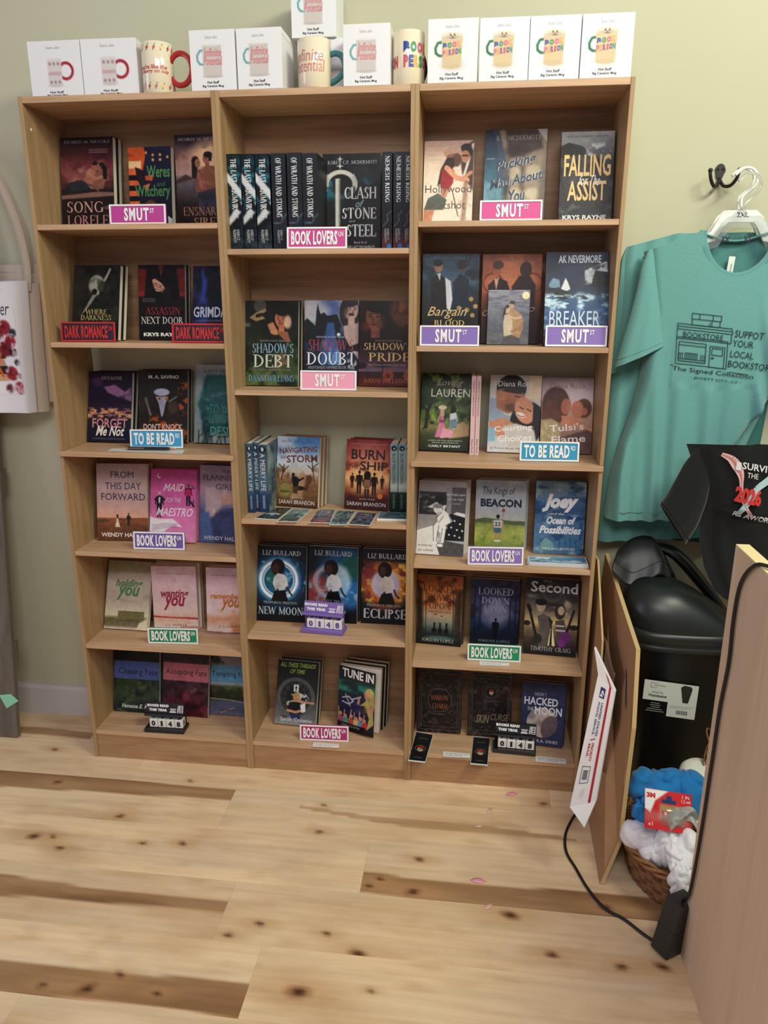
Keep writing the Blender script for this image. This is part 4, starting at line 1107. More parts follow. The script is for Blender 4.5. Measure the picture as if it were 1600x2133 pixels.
book('burn', .017, (120, 50, 46), 2, 'red paperback with five dark figures against a glow', art,
     [('a', 'PIRATES OF NEW EARTH', .1, .055, .9, .072, (206, 150, 140)), ('t', 'BURN', .12, .14, .88, .285, (42, 22, 24), B1), ('t', 'THE', .06, .365, .28, .425, (54, 26, 26)), ('t', 'SHIP', .32, .31, .96, .435, (42, 22, 24), B1), ('a', 'BOOK THREE', .34, .845, .7, .86, (220, 190, 176)), ('a', 'SARAH BRANSON', .06, .895, .94, .95, (216, 206, 206))], 'red paperback with five figures')


def art(a):
    a.grad((0, (120, 160, 168)), (.12, (150, 172, 172)), (.5, (142, 160, 156)), (.6, (196, 204, 200)), (.68, (170, 178, 172)), (.7, (44, 64, 54)), (1, (28, 42, 38))); a.ell(.5, .06, .36, .36, (30, 36, 40), .05)


for i in range(3):
    sp('blow%d' % i, .105, (96, 120, 120), ['pale green spine touching the red cover with figures', 'pale green spine between its two twins', 'pale green spine against the bookcase side'][i], art,
       [('4', .36, .045, .64, .08, (220, 222, 222), {}), ('BLOW MAN DOWN', .26, .135, .72, .56, (56, 66, 68), dict(rot=-90)), ('SARAH BRANSON', .34, .72, .64, .93, (120, 140, 128), dict(rot=-90))], 'pale green spines on the middle third shelf')


# ---- middle bookcase, fourth shelf
def moon(kind):
    def f(a):
        a.grad((0, (24, 27, 34)), (.2, (26, 34, 48)), (.75, (24, 30, 40)), (1, (20, 22, 27)))
        cx, cy = (.44, .45) if kind == 0 else (.48, .46) if kind == 1 else (.5, .47)
        if kind == 0:
            a.ell(cx, cy, .5, .5, (36, 96, 140), .45, .9); a.ell(.35, .42, .18, .16, (40, 110, 90), .16, .8); a.noise(5, 3, (30, 50, 110), .5, .7, .7, x0=.5, y0=.2, y1=.65); a.ring(cx, cy, .38, .13, (120, 180, 226), .14, .8); a.ring(cx, cy, .37, .055, (246, 248, 255), .03); a.ring(cx, cy, .31, .02, (210, 230, 250), .02)
            a.noise(9, 6, (150, 200, 236), .6, .7, .6, y0=.15, y1=.7)
        elif kind == 1:
            a.ell(.75, .3, .5, .5, (30, 84, 130), .5, .9); a.ell(.9, .25, .25, .25, (36, 92, 70), .2, .7); a.ell(.15, .6, .34, .36, (150, 66, 64), .35, .9); a.ell(.8, .62, .4, .3, (50, 116, 180), .3, .9); a.ring(cx, cy, .33, .1, (176, 206, 230), .14, .7); a.ell(.62, .42, .2, .25, (206, 226, 240), .3, .7); a.noise(6, 3, (150, 190, 226), .54, .7, .7, y0=.45, y1=.75); a.ring(.3, .45, .2, .03, (220, 150, 130), .04, .7)
        else:
            a.ell(cx, cy, .5, .5, (196, 110, 44), .4, .95); a.noise(6, 3, (244, 190, 90), .48, .66, .95, y0=.15, y1=.75); a.noise(6, 7, (120, 44, 52), .52, .66, .8, y0=.1, y1=.8); a.ell(cx, cy, .3, .3, (196, 184, 200), .1); a.noise(5, 9, (110, 60, 110), .5, .7, .8, x0=.65, y0=.5, y1=.75); a.ell(.5, .1, .7, .1, (26, 28, 38), .1, .9)
        x = cx + .0
        a.ell(x - .02, .28, .145, .17, (30, 24, 24), .02); a.ell(x - .07, .30, .075, .1, (74, 50, 42), .02); a.poly([(x - .1, .42), (x - .02, .36), (x + .13, .38), (x + .16, .5), (x + .12, .6), (x - .04, .62), (x - .12, .5)], (206, 206, 212) if kind != 2 else (206, 196, 184), .015)
        a.poly([(x + .11, .39), (x + .17, .42), (x + .2, .54), (x + .15, .55)], (214, 212, 216), .015); a.line([(x + .18, .54), (x + .22, .6), (x + .28, .65)], .035, (64, 42, 36)); a.line([(x - .02, .58), (x - .06, .66)], .05, (84, 56, 46), .02); a.noise(7, 2, (150, 150, 160), .52, .7, .5, x0=x - .1, x1=x + .12, y0=.4, y1=.6)
        a.poly([(x - .08, .6), (x + .13, .58), (x + .22, .75), (x - .16, .75)], (20, 19, 22), .015)
    return f


book('newmoon', .016, (26, 28, 34), 2, 'black paperback with a white-bloused woman in a white light ring', moon(0),
     [('a', 'LIZ BULLARD', .1, .06, .88, .125, (186, 188, 194), RO), ('t', 'PROPHECY TRILOGY:', .14, .735, .84, .768, (170, 174, 182), RO), ('t', 'NEW MOON', .03, .805, .95, .915, (168, 184, 200), RB)], 'black paperback with the white light ring')
book('midmoon', .016, (26, 28, 34), 2, 'blue and red paperback of a white-bloused woman, behind the purple counter', moon(1),
     [('a', 'LIZ BULLARD', .12, .05, .88, .12, (176, 180, 190), RO), ('t', 'PROPHECY TRILOGY:', .14, .70, .82, .74, (140, 150, 164), RO)], 'blue and red paperback behind the purple counter')
book('eclipse', .016, (26, 26, 34), 1, 'paperback with a white-bloused woman in a ring of orange fire', moon(2),
     [('a', 'LIZ BULLARD', .12, .06, .92, .13, (186, 188, 194), RO), ('t', 'PROPHECY TRILOGY:', .12, .735, .84, .77, (176, 174, 178), RO), ('t', 'ECLIPSE', .06, .8, .95, .93, (190, 190, 196), RB)], 'paperback with the ring of fire', jk=0)


# ---- middle bookcase, fifth shelf
def art(a):
    a.grad((0, (30, 31, 34)), (.5, (56, 57, 60)), (.85, (112, 114, 118)), (1, (150, 151, 154))); a.ring(.48, .57, .42, .09, (96, 96, 98), .02); a.ring(.48, .57, .3, .16, (62, 62, 64), .03); a.ell(.48, .57, .24, .24, (40, 40, 44), .03)
    for k in range(12):
        an = k * math.pi / 6; a.line([(.48 + .25 * math.cos(an), .57 + .25 / a.asp * math.sin(an)), (.48 + .34 * math.cos(an), .57 + .34 / a.asp * math.sin(an))], .022, (30, 30, 34))
    a.noise(10, 4, (214, 214, 216), .56, .62, .95, x0=.24, x1=.86, y0=.44, y1=.78); a.rect(.42, .37, .54, .48, (226, 226, 226), .01); a.man(.48, .385, .085, (30, 30, 34)); a.ell(.5, .565, .09, .11, (186, 150, 96), .02); a.ell(.5, .6, .06, .07, (190, 136, 112), .02)
    a.poly([(.3, .72), (.38, .64), (.6, .64), (.7, .7), (.66, .82), (.36, .84)], (28, 28, 32), .02); a.line([(.58, .63), (.92, .64)], .05, (196, 146, 120), .02); a.line([(.3, .78), (.5, .8), (.66, .76)], .06, (196, 146, 120), .02); a.poly([(.6, .68), (.72, .64), (.74, .78), (.64, .8)], (230, 230, 232), .015); a.rect(.38, .83, .62, .9, (44, 56, 104), .02); a.rect(.14, .86, .3, .9, (76, 78, 82), .03)


GN = (140, 168, 62)
book('threads', .018, (58, 60, 64), 1, 'grey paperback with a clock face and green title', art,
     [('t', 'ALL THESE THREADS', .06, .035, .93, .105, GN, IT), ('t', 'OF TIME', .31, .135, .68, .2, GN, IT), ('a', 'Sarah Crowne', .14, .885, .9, .945, (228, 228, 230))], 'grey paperback with the clock')


def art(a):
    a.grad((0, (30, 31, 34)), (.2, (34, 52, 58)), (.35, (28, 50, 62)), (.55, (32, 34, 70)), (.75, (36, 32, 64)), (1, (22, 22, 26))); a.noise(3, 4, (46, 140, 116), .45, .65, .95, 2.4, y0=.2, y1=.42); a.noise(5, 9, (70, 60, 120), .55, .75, .7, y0=.4, y1=.75)
    a.line([(.12, .5), (.3, .46), (.42, .52), (.3, .58), (.12, .56)], .03, (190, 190, 200)); a.line([(.2, .44), (.34, .6)], .03, (170, 170, 184)); a.line([(.4, .49), (.62, .42)], .025, (206, 206, 212)); a.ell(.66, .39, .07, .03, (40, 40, 44))
    a.poly([(.72, .36), (.86, .28), (.98, .3), (1, .5), (.96, .62), (.98, .8), (.8, .92), (.86, .72), (.72, .54), (.6, .56), (.76, .46)], (176, 160, 96), .02); a.ell(.8, .36, .09, .11, (190, 138, 112), .02); a.ell(.86, .32, .1, .1, (196, 176, 108), .03); a.noise(9, 3, (120, 104, 56), .52, .66, .7, .5, x0=.68, y0=.28, y1=.9); a.line([(.58, .44), (.56, .53)], .06, (190, 138, 112), .02); a.ell(.92, .56, .06, .1, (186, 130, 104), .03)
    for k, (x, c) in enumerate(((.08, (176, 84, 120)), (.22, (90, 150, 140)), (.38, (190, 90, 70)), (.52, (210, 190, 130)), (.64, (90, 150, 190)), (.74, (196, 60, 66)))):
        a.ell(x, .76 + .02 * (k % 2), .045, .05, (196, 146, 116), .02); a.poly([(x - .07, .8), (x + .07, .8), (x + .08, .9), (x - .08, .9)], c, .02); a.line([(x - .05, .82), (x - .06 + .03 * (k % 3), .66 + .03 * (k % 2))], .025, (200, 150, 120))
    a.rect(0, .885, .78, 1, (26, 25, 28), .04)


M_TUNE = mat('tune_inside_cover', (235, 232, 226), .5)


def tune():
    """the front copy's cover has sprung open: it is hinged at the spine and turns out"""
    key = 'tune'; x, y, z, an, le, w, h = POSE[key]; th = .02
    body = (30, 31, 36)
    o = book(key, th, body, 2, 'black paperback with a long-haired singer, its front cover sprung open', lambda a: a.grad((0, (232, 228, 218)), (1, (222, 216, 200))), [], 'black paperback with the singer')
    hinge = empty('opened_cover'); hinge.parent = o; hinge.location = (0, -.0006, 0); hinge.rotation_euler = (0, 0, R(-15))
    A = Art(w, h, 96, body, .6); art_t(A)
    cur = lambda X: -.004 * np.sin(np.pi * X * .5)
    A.build('printed_face', lambda X, Y: np.stack([X * w, -.0012 + cur(X), h - Y / A.asp * h], 1), M_PRINT, hinge, None, 1.14)
    b_ = MB(); b_.grid(lambda u, v: (u * w, -.0006 - .004 * math.sin(math.pi * u * .5), v * h), 10, 1, M_TUNE); b_.build('inner_face', hinge)
    g = MB(); f = lambda u, v: (u * w, -.0018 - .004 * math.sin(math.pi * u * .5), v * h)
    lettering(g, 'TUNE IN', .1, 1 - .165, .95, 1 - .03, ink(WHT), f, bold=.03)
    lettering(g, 'SARAH CROWNE', .12, 1 - .94, .62, 1 - .905, ink((150, 150, 156)), f); g.build('title', hinge)


art_t = art
tune()


# ---- bookcase by the shirts, top shelf
def art(a):
    a.grad((0, (206, 172, 156)), (.2, (232, 206, 186)), (.5, (238, 226, 208)), (1, (236, 228, 214))); a.poly([(.7, .1), (1, 0), (1, .6), (.78, .4)], (84, 62, 56), .06); a.line([(.98, .05), (.8, .45)], .05, (226, 214, 204), .02)
    a.ell(.84, .13, .13, .15, (42, 32, 32), .03); a.ell(.83, .19, .09, .12, (196, 138, 110), .02); a.line([(.78, .18), (.88, .18)], .03, (30, 24, 26))
    a.ell(.58, .145, .19, .105, (206, 162, 138), .02); a.ell(.6, .185, .15, .05, (150, 108, 88), .03); a.ell(.64, .1, .1, .06, (214, 178, 160), .03); a.ell(.66, .23, .09, .13, (110, 76, 62), .03); a.poly([(.46, .2), (.6, .2), (.62, .3), (.4, .48), (.28, .54), (.34, .34)], (60, 42, 36), .04)
    a.poly([(.36, .34), (.52, .3), (.62, .36), (.6, .5), (.5, .6), (.34, .55)], (168, 48, 52), .02); a.line([(.46, .32), (.66, .44), (.88, .47)], .1, (224, 164, 128), .03); a.line([(.78, .46), (.95, .38)], .07, (214, 150, 116), .03); a.poly([(.38, .56), (.52, .58), (.46, .68), (.34, .66)], (214, 152, 118), .02)
    a.poly([(.1, .68), (.3, .62), (.48, .7), (.42, .82), (.02, .82)], (92, 104, 96), .03); a.poly([(.02, .82), (.24, .82), (.16, 1), (0, 1)], (206, 142, 108), .02); a.line([(.6, .62), (.72, .9)], .02, (120, 84, 64), .02); a.line([(.86, .5), (.82, .98)], .09, (150, 110, 88), .06, .7); a.noise(5, 3, (196, 160, 130), .55, .75, .7, x0=.7, y0=.5)
    for q in range(4): a.rect(.08, .055 + .055 * q, .38, .06 + .055 * q, (170, 140, 126), .01, .6)


HB = (86, 62, 52)
book('hollywood', .016, (226, 212, 196), 0, 'cream paperback of a sunhat woman in red leaning to kiss', art,
     [('t', 'Hollywood', .04, .525, .97, .645, HB), ('t', 'Hotshot', .16, .715, .86, .81, HB), ('a', 'DIANA ROCK', .05, .955, .95, .985, (150, 120, 104))])


def art(a):
    a.grad((0, (60, 76, 92)), (.3, (66, 96, 116)), (.6, (86, 136, 156)), (1, (52, 84, 104))); a.noise(4, 3, (130, 176, 190), .52, .7, .8, y0=.4, x1=.4); a.poly([(.2, 0), (1, 0), (1, 1), (.3, 1), (.36, .6), (.24, .3)], (166, 150, 132), .06)
    a.poly([(.32, 0), (.85, 0), (.95, .2), (.4, .3)], (96, 82, 78), .08); a.ell(.52, .22, .2, .1, (70, 60, 58), .12, .8); a.ell(.62, .48, .04, .3, (92, 82, 72), .1, .8); a.ell(.48, .46, .12, .1, (200, 186, 160), .1, .9); a.ell(.8, .44, .12, .1, (200, 186, 160), .1, .9); a.ell(.5, .68, .12, .1, (206, 192, 164), .1, .9); a.ell(.8, .68, .13, .1, (214, 200, 170), .1, .9); a.ell(.36, .58, .06, .35, (60, 62, 62), .12, .7); a.ell(.6, .88, .2, .1, (170, 158, 130), .12, .8)
    a.poly([(.12, 0), (.22, 0), (.34, .3), (.3, .6), (.2, .5), (.2, .2)], (84, 100, 122), .04); a.poly([(.84, 0), (1, 0), (1, .14)], (200, 202, 206), .02); a.ell(1, .8, .12, .7, (120, 108, 96), .12, .7)
    a.rect(.03, .295, .16, .305, (150, 170, 180), .01)


NV = (34, 48, 74); PO = (222, 230, 234)
tx = []
for dx, c, bo, up in ((0, PO, .05, 0), (0, NV, .028, 1)):
    tx += [('t', 'Pucking', .17, .29, .85, .42, c, dict(shear=.35, bold=bo, tilt=.2, up=up)), ('t', 'Mad About', .08, .475, .96, .575, c, dict(shear=.35, bold=bo, tilt=.2, up=up)), ('t', 'You', .42, .63, .68, .76, c, dict(shear=.35, bold=bo, tilt=.15, up=up))]
book('pucking', .018, (90, 104, 112), 0, 'paperback of a bare torso with navy script lettering', art, [('a', 'K.C. McDERMOTT', .18, .06, .9, .115, (172, 168, 164), RO)] + tx)


def art(a):
    a.grad((0, (150, 150, 152)), (.15, (120, 120, 122)), (.35, (70, 70, 72)), (.7, (54, 55, 57)), (1, (40, 40, 43))); a.poly([(0, .16), (.14, .12), (.4, .16), (.5, .22), (.4, .27), (0, .28)], (34, 34, 36), .03); a.noise(8, 3, (206, 206, 208), .54, .7, .8, y0=.1, y1=.32, x0=.45); a.noise(5, 8, (110, 110, 112), .5, .72, .7, 1.4, y0=.4); a.noise(7, 5, (26, 26, 28), .5, .7, .7, y0=.2)


FG = (228, 190, 118)
book('falling', .018, (60, 61, 64), 1, 'charcoal paperback with tall gold title, top shelf by the bookcase side', art,
     [('a', 'BOOK ONE OF AMBER FALLS HOCKEY SERIES', .12, .045, .88, .062, (60, 60, 64)), ('t', 'FALLING', .07, .255, .95, .5, FG, B1), ('t', 'for The', .36, .49, .76, .60, (236, 234, 230), dict(shear=.4, up=1)), ('t', 'ASSIST', .15, .55, .88, .775, FG, B1), ('a', 'KRYS RAYNE', .08, .935, .9, .985, WHT, B1)], 'charcoal paperback with gold title')


# ---- second shelf
def art(a):
    a.grad((0, (52, 74, 94)), (.3, (70, 98, 122)), (.5, (40, 50, 62)), (.75, (34, 32, 32)), (1, (40, 34, 30))); a.noise(6, 3, (34, 42, 52), .46, .66, .9, x0=.7); a.noise(6, 7, (38, 44, 54), .48, .68, .8, x1=.25)
    a.poly([(.14, .28), (.28, .22), (.44, .28), (.52, .5), (.44, .7), (.18, .7)], (36, 34, 38), .02); a.poly([(.4, .26), (.5, .3), (.54, .5), (.5, .64), (.44, .6), (.42, .4)], (206, 206, 212), .015); a.ell(.28, .14, .075, .1, (166, 122, 100), .015); a.ell(.27, .1, .085, .06, (40, 30, 28), .015); a.poly([(.26, .22), (.32, .21), (.31, .3)], (200, 200, 206), .01)
    a.poly([(.54, .32), (.66, .22), (.82, .28), (.82, .7), (.58, .7)], (34, 46, 62), .03); a.ell(.7, .14, .08, .1, (86, 80, 80), .02); a.ell(.69, .12, .085, .08, (44, 44, 48), .02)
    for x, y in ((.66, .6), (.8, .62), (.87, .5), (.9, .68), (.95, .58)): a.ell(x, y, .04, .04, (176, 146, 88), .02)
    for q in range(3): a.rect(.42, .145 + .02 * q, .64, .15 + .02 * q, (40, 56, 70), .01, .8)


book('bargain', .018, (46, 54, 62), 0, 'dark blue paperback with two suited men and gold script', art,
     [('a', 'KRISTIN JACQUES', .13, .025, .88, .068, (74, 96, 116), RO), ('t', 'Bargain', .1, .585, .8, .72, (206, 176, 116), dict(shear=.4)), ('t', 'of', .48, .71, .55, .745, (206, 176, 116), IT), ('t', 'BLOOD', .22, .735, .76, .80, (206, 176, 116), RO)])


def art(a):
    a.grad((0, (140, 78, 52)), (.3, (186, 106, 72)), (.5, (140, 70, 48)), (.7, (62, 34, 30)), (1, (44, 28, 26))); a.ell(.5, .25, .35, .4, (206, 128, 88), .3, .8); a.ring(.18, .32, .16, .03, (120, 62, 42), .03); a.ring(.85, .32, .16, .03, (120, 62, 42), .03)
    a.poly([(.1, .34), (.24, .25), (.42, .3), (.48, .42), (.44, .75), (.1, .75)], (40, 26, 26), .02); a.ell(.24, .17, .085, .11, (176, 104, 74), .015); a.ell(.26, .12, .095, .07, (90, 54, 40), .015); a.poly([(.2, .27), (.28, .26), (.24, .4)], (206, 160, 130), .015)
    a.poly([(.5, .36), (.62, .24), (.8, .24), (.9, .34), (.9, .75), (.52, .75)], (48, 26, 26), .03); a.ell(.73, .17, .1, .13, (64, 36, 32), .02)


book('orange', .018, (110, 64, 48), 0, 'orange-brown paperback with two men back to back, behind a small card', art,
     [('a', 'KRISTIN JACQUES', .13, .03, .9, .078, (84, 46, 36), RO), ('t', 'O', .02, .62, .12, .69, (176, 140, 96), dict(shear=.4)), ('t', 'O', .8, .585, .9, .64, (176, 140, 96), dict(shear=.4))])


def art(a):
    a.grad((0, (24, 36, 64)), (.25, (30, 44, 76)), (.4, (36, 50, 74)), (.5, (60, 96, 124)), (.65, (44, 84, 128)), (1, (22, 42, 80))); a.noise(4, 3, (20, 26, 46), .48, .68, .8, y1=.35)
    a.poly([(.06, .34), (.12, .28), (.22, .3), (.24, .38), (.06, .4)], (110, 140, 160), .02); a.poly([(.24, .42), (.32, .28), (.36, .33), (.4, .4), (.36, .42)], (216, 220, 220), .02); a.poly([(.62, .2), (.8, .14), (.96, .1), (1, .3), (.84, .32), (.62, .36)], (190, 196, 200), .02); a.noise(9, 5, (50, 60, 74), .48, .62, .9, x0=.55, y0=.1, y1=.4); a.poly([(.78, .2), (1, .22), (1, .38), (.72, .38)], (24, 28, 36), .02)
    a.poly([(0, .38), (.25, .4), (.5, .47), (.3, .52), (0, .46)], (26, 30, 38), .02); a.noise(7, 8, (206, 226, 236), .5, .64, .95, 2.4, y0=.42, y1=.66); a.noise(8, 3, (24, 32, 44), .54, .64, .9, 2, x0=.55, y0=.38, y1=.56); a.noise(6, 14, (120, 170, 206), .54, .7, .7, 2.5, y0=.6)


book('breaker', .022, (26, 32, 50), 0, 'navy paperback with crashing waves and a pale ruin', art,
     [('a', 'AK NEVERMORE', .2, .035, .87, .12, (188, 196, 206), B1), ('t', 'BREAKER', .08, .64, .88, .805, (190, 206, 220))])


def art(a):
    a.grad((0, (150, 150, 164)), (.4, (124, 126, 140)), (.7, (104, 106, 118)), (1, (120, 116, 116))); a.noise(5, 3, (96, 98, 112), .46, .68, .8, 4); a.ell(.9, .1, .09, .09, (240, 226, 180), .03)
    a.poly([(.5, .36), (.62, .34), (.84, .46), (.86, .7), (.78, .88), (.56, .86), (.48, .6)], (178, 142, 108), .03); a.ell(.57, .27, .075, .1, (190, 160, 134), .02); a.poly([(.5, .25), (.55, .19), (.63, .2), (.66, .3), (.62, .26)], (70, 58, 54), .03)
    a.ell(.47, .36, .065, .09, (206, 178, 152), .02); a.poly([(.4, .33), (.45, .27), (.52, .28), (.5, .33), (.44, .34), (.42, .5), (.37, .56), (.37, .42)], (74, 60, 54), .03); a.poly([(.4, .46), (.52, .44), (.6, .56), (.62, .8), (.42, .88), (.38, .66)], (206, 190, 166), .04); a.line([(.5, .48), (.66, .52), (.8, .5)], .055, (206, 176, 146), .03); a.line([(.84, .54), (.8, .7), (.6, .76)], .07, (168, 130, 98), .03); a.poly([(.38, .86), (.6, .82), (.8, .9), (.78, 1), (.36, 1)], (96, 92, 98), .06)


book('card', .012, (130, 130, 140), 0, 'small silver-grey booklet of an embracing couple over water', art, [], gloss=True)


# ---- third shelf
def art(a):
    a.grad((0, (36, 46, 34)), (.2, (54, 76, 46)), (.45, (84, 114, 62)), (.62, (96, 112, 60)), (.7, (124, 122, 74)), (.8, (70, 74, 46)), (1, (34, 42, 30))); a.noise(7, 3, (34, 52, 32), .46, .66, .85, y1=.65); a.noise(8, 9, (140, 166, 84), .54, .7, .8, y1=.68); a.poly([(.55, .72), (.85, .62), (1, .66), (1, .8), (.6, .84)], (186, 156, 118), .05)
    a.line([(.12, .7), (.14, .48), (.2, .4)], .07, (46, 40, 32), .02); a.line([(.14, .5), (.04, .42)], .04, (46, 40, 32), .02); a.ell(.14, .34, .2, .12, (44, 66, 38), .1, .8); a.rect(.2, .62, .28, .66, (50, 44, 40), .02); a.line([(.06, .72), (.14, .69)], .03, (30, 28, 26))
    a.lady(.44, .42, .42, (206, 128, 158), (206, 174, 140), (206, 160, 130)); a.ell(.44, .44, .085, .045, (232, 216, 190), .01); a.poly([(.46, .7), (.68, .74), (.66, .82), (.42, .84)], (222, 160, 180), .02); a.rect(.4, .6, .49, .64, (160, 60, 120), .01)
    a.ell(.66, .5, .06, .14, (36, 28, 28), .02); a.poly([(.6, .52), (.72, .5), (.76, .6), (.7, .72), (.6, .7)], (206, 212, 220), .02); a.poly([(.6, .6), (.74, .58), (.74, .7), (.6, .72)], (112, 140, 160), .02)


book('lauren', .018, (46, 58, 38), 0, 'green park paperback with two women, one in a pink dress', art,
     [('t', 'Loving', .3, .075, .84, .185, (176, 150, 148), dict(shear=.4)), ('t', 'LAUREN', .2, .2, .98, .305, (226, 222, 216)), ('a', 'A QUEER LOVE STORY ABOUT IDENTITY,', .17, .86, .88, .88, (200, 200, 190)), ('a', 'HEALING, AND HOLDING ON.', .26, .888, .8, .906, (200, 200, 190)), ('a', 'CARLY BRYANT', .19, .925, .84, .955, (222, 220, 212), B1)])
for i in range(2):
    sp('destiny%d' % i, .124, (222, 186, 188), ['thin pink spine touching the green park cover', 'thin pink spine with a grey side, second from the green park cover'][i],
       lambda a: a.grad((0, (216, 178, 182)), (1, (228, 198, 198))), [("Highland's Highland Destiny", .3, .06, .75, .5, (120, 78, 92), dict(rot=-90)), ('Diana Rock', .3, .8, .75, .98, (110, 70, 84), dict(rot=-90))], 'thin pink spines on the third shelf',
       (lambda a: a.grad((0, (96, 76, 70)), (1, (70, 58, 56)))) if i == 1 else None)


def art(a):
    a.grad((0, (196, 190, 192)), (.4, (214, 204, 196)), (1, (206, 206, 210))); a.rect(.75, 0, 1, .3, (226, 204, 176), .1); a.poly([(0, .3), (.14, .3), (.3, .5), (.5, .55), (.3, .66), (0, .6)], (160, 176, 196), .04)
    a.ell(.74, .62, .32, .44, (44, 34, 36), .04); a.ell(.42, .17, .29, .27, (36, 30, 30), .02); a.poly([(.12, .2), (.24, .18), (.64, .2), (.7, .3), (.5, .46), (.36, .5), (.14, .42)], (178, 118, 90), .04); a.ell(.24, .26, .1, .12, (186, 126, 98), .04); a.poly([(.22, .2), (.6, .12), (.7, .2), (.6, .24), (.36, .22)], (36, 30, 30), .03); a.ell(.44, .42, .15, .08, (110, 76, 62), .08, .8); a.line([(.5, .27), (.6, .28)], .02, (60, 36, 32))
    a.ell(.7, .45, .19, .27, (214, 150, 120), .03, 1, -.35); a.ell(.62, .51, .1, .05, (240, 232, 226), .015, 1, .3); a.line([(.54, .5), (.62, .53), (.7, .525)], .02, (176, 84, 80), .015); a.line([(.6, .41), (.67, .43)], .02, (60, 40, 40)); a.line([(.74, .43), (.82, .46)], .02, (60, 40, 40)); a.poly([(.86, .34), (1, .4), (1, .74), (.86, .72)], (40, 32, 34), .04)
    a.poly([(.02, .6), (.3, .55), (.56, .64), (.9, .66), (.7, .8), (.2, .8), (0, .72)], (204, 144, 112), .05); a.poly([(.3, .66), (.55, .62), (.9, .7), (1, 1), (.4, 1)], (206, 196, 190), .06); a.rect(0, .68, .14, .86, (140, 186, 206), .06)


book('courting', .014, (206, 200, 200), 0, 'paperback of a dark-haired man kissing a laughing woman', art,
     [('a', 'Diana Rock', .16, .075, .84, .145, (228, 226, 226)), ('t', 'Courting', .12, .645, .86, .735, (236, 234, 232), dict(bold=.015, tilt=.1)), ('t', 'Choices', .19, .765, .86, .855, (236, 234, 232), dict(bold=.015, tilt=.08)), ('a', 'A Fulton River Falls Series', .06, .935, .9, .955, (90, 80, 80))])


def art(a):
    a.grad((0, (172, 150, 162)), (.3, (206, 186, 190)), (.55, (196, 150, 130)), (1, (120, 88, 80))); a.ell(.6, .25, .4, .3, (226, 210, 214), .3, .7)
    a.ell(.28, .36, .27, .36, (92, 56, 46), .05); a.ell(.2, .5, .2, .3, (110, 66, 50), .08); a.ell(.48, .38, .1, .16, (196, 120, 96), .04); a.ell(.82, .4, .16, .19, (108, 70, 56), .04); a.ell(.7, .42, .12, .17, (204, 128, 100), .04); a.ell(.84, .44, .06, .07, (190, 118, 92), .03)
    a.poly([(.4, .5), (.56, .5), (.8, .56), (.78, .66), (.5, .66), (.4, .6)], (210, 140, 108), .05); a.poly([(0, .56), (.2, .54), (.36, .6), (.4, .85), (.3, 1), (0, 1)], (176, 156, 120), .05); a.noise(18, 3, (206, 190, 150), .5, .62, .6, x1=.36, y0=.56); a.poly([(.36, .8), (.9, .68), (1, .72), (1, 1), (.34, 1)], (108, 78, 76), .06); a.line([(.84, .64), (.98, .68)], .06, (206, 146, 116), .03)


book('tulsi', .014, (150, 120, 118), 0, 'mauve paperback of a brown-haired woman kissing a man', art,
     [('a', 'Diana Rock', .16, .075, .86, .14, (150, 108, 96)), ('t', "Tulsi's", .17, .605, .84, .7, (240, 226, 214), dict(bold=.015, tilt=.1)), ('t', 'Flame', .22, .76, .88, .855, (238, 224, 212), dict(bold=.015, tilt=.08))])


# ---- fourth shelf
def art(a):
    a.grad((0, (196, 188, 192)), (.12, (156, 150, 154)), (.6, (150, 146, 148)), (1, (206, 204, 204))); a.poly([(0, .68), (.45, .58), (.4, .8), (.5, 1), (0, 1)], (224, 222, 220), .02); a.poly([(.42, .86), (.55, .8), (1, .84), (1, 1), (.5, 1)], (84, 82, 84), .015); a.line([(0, .7), (.4, .6)], .015, (240, 240, 240))
    a.rect(.7, .08, 1, .5, (96, 92, 96), .01); a.rect(.02, .15, .6, .46, (52, 49, 51), .012); a.noise(7, 3, (140, 136, 136), .5, .7, .9, 2, x1=.5, y0=.16, y1=.44); a.poly([(.2, .36), (.4, .28), (.46, .34), (.6, .32), (.56, .4), (.36, .38)], (226, 224, 222), .02); a.ell(.44, .25, .09, .07, (34, 32, 34), .02)
    a.poly([(.6, .46), (.78, .42), (1, .47), (1, .8), (.6, .8), (.5, .66)], (30, 29, 34), .012); a.poly([(.74, .44), (.82, .41), (1, .43), (1, .48)], (230, 228, 228), .012)
    for x, y in ((.78, .53), (.9, .57), (.72, .62), (.84, .65), (.95, .66), (.68, .56), (.62, .63), (.8, .73), (.9, .75), (.68, .72)): a.ell(x, y, .018, .018, (236, 236, 238), .012)
    S = (234, 232, 230); a.ell(.42, .38, .1, .1, S, .01); a.ring(.42, .38, .1, .015, (60, 58, 60)); a.ell(.42, .34, .1, .05, (150, 148, 148), .015); a.poly([(.4, .44), (.54, .38), (.66, .45), (.74, .54), (.62, .6), (.44, .58)], S, .01); a.poly([(.4, .56), (.64, .58), (.6, .7), (.58, .84), (.48, .84), (.5, .7), (.42, .68), (.46, .8), (.36, .82), (.34, .66)], S, .01)
    for p in ([(.5, .42), (.4, .5), (.44, .42)], [(.54, .48), (.46, .56)], [(.66, .46), (.72, .55), (.6, .6)], [(.46, .6), (.42, .8)], [(.54, .64), (.5, .83)], [(.34, .6), (.36, .82)], [(.62, .6), (.58, .84)]): a.line(p, .012, (70, 68, 70))
    a.ell(.38, .84, .06, .035, S, .01); a.ell(.5, .87, .07, .035, S, .01)


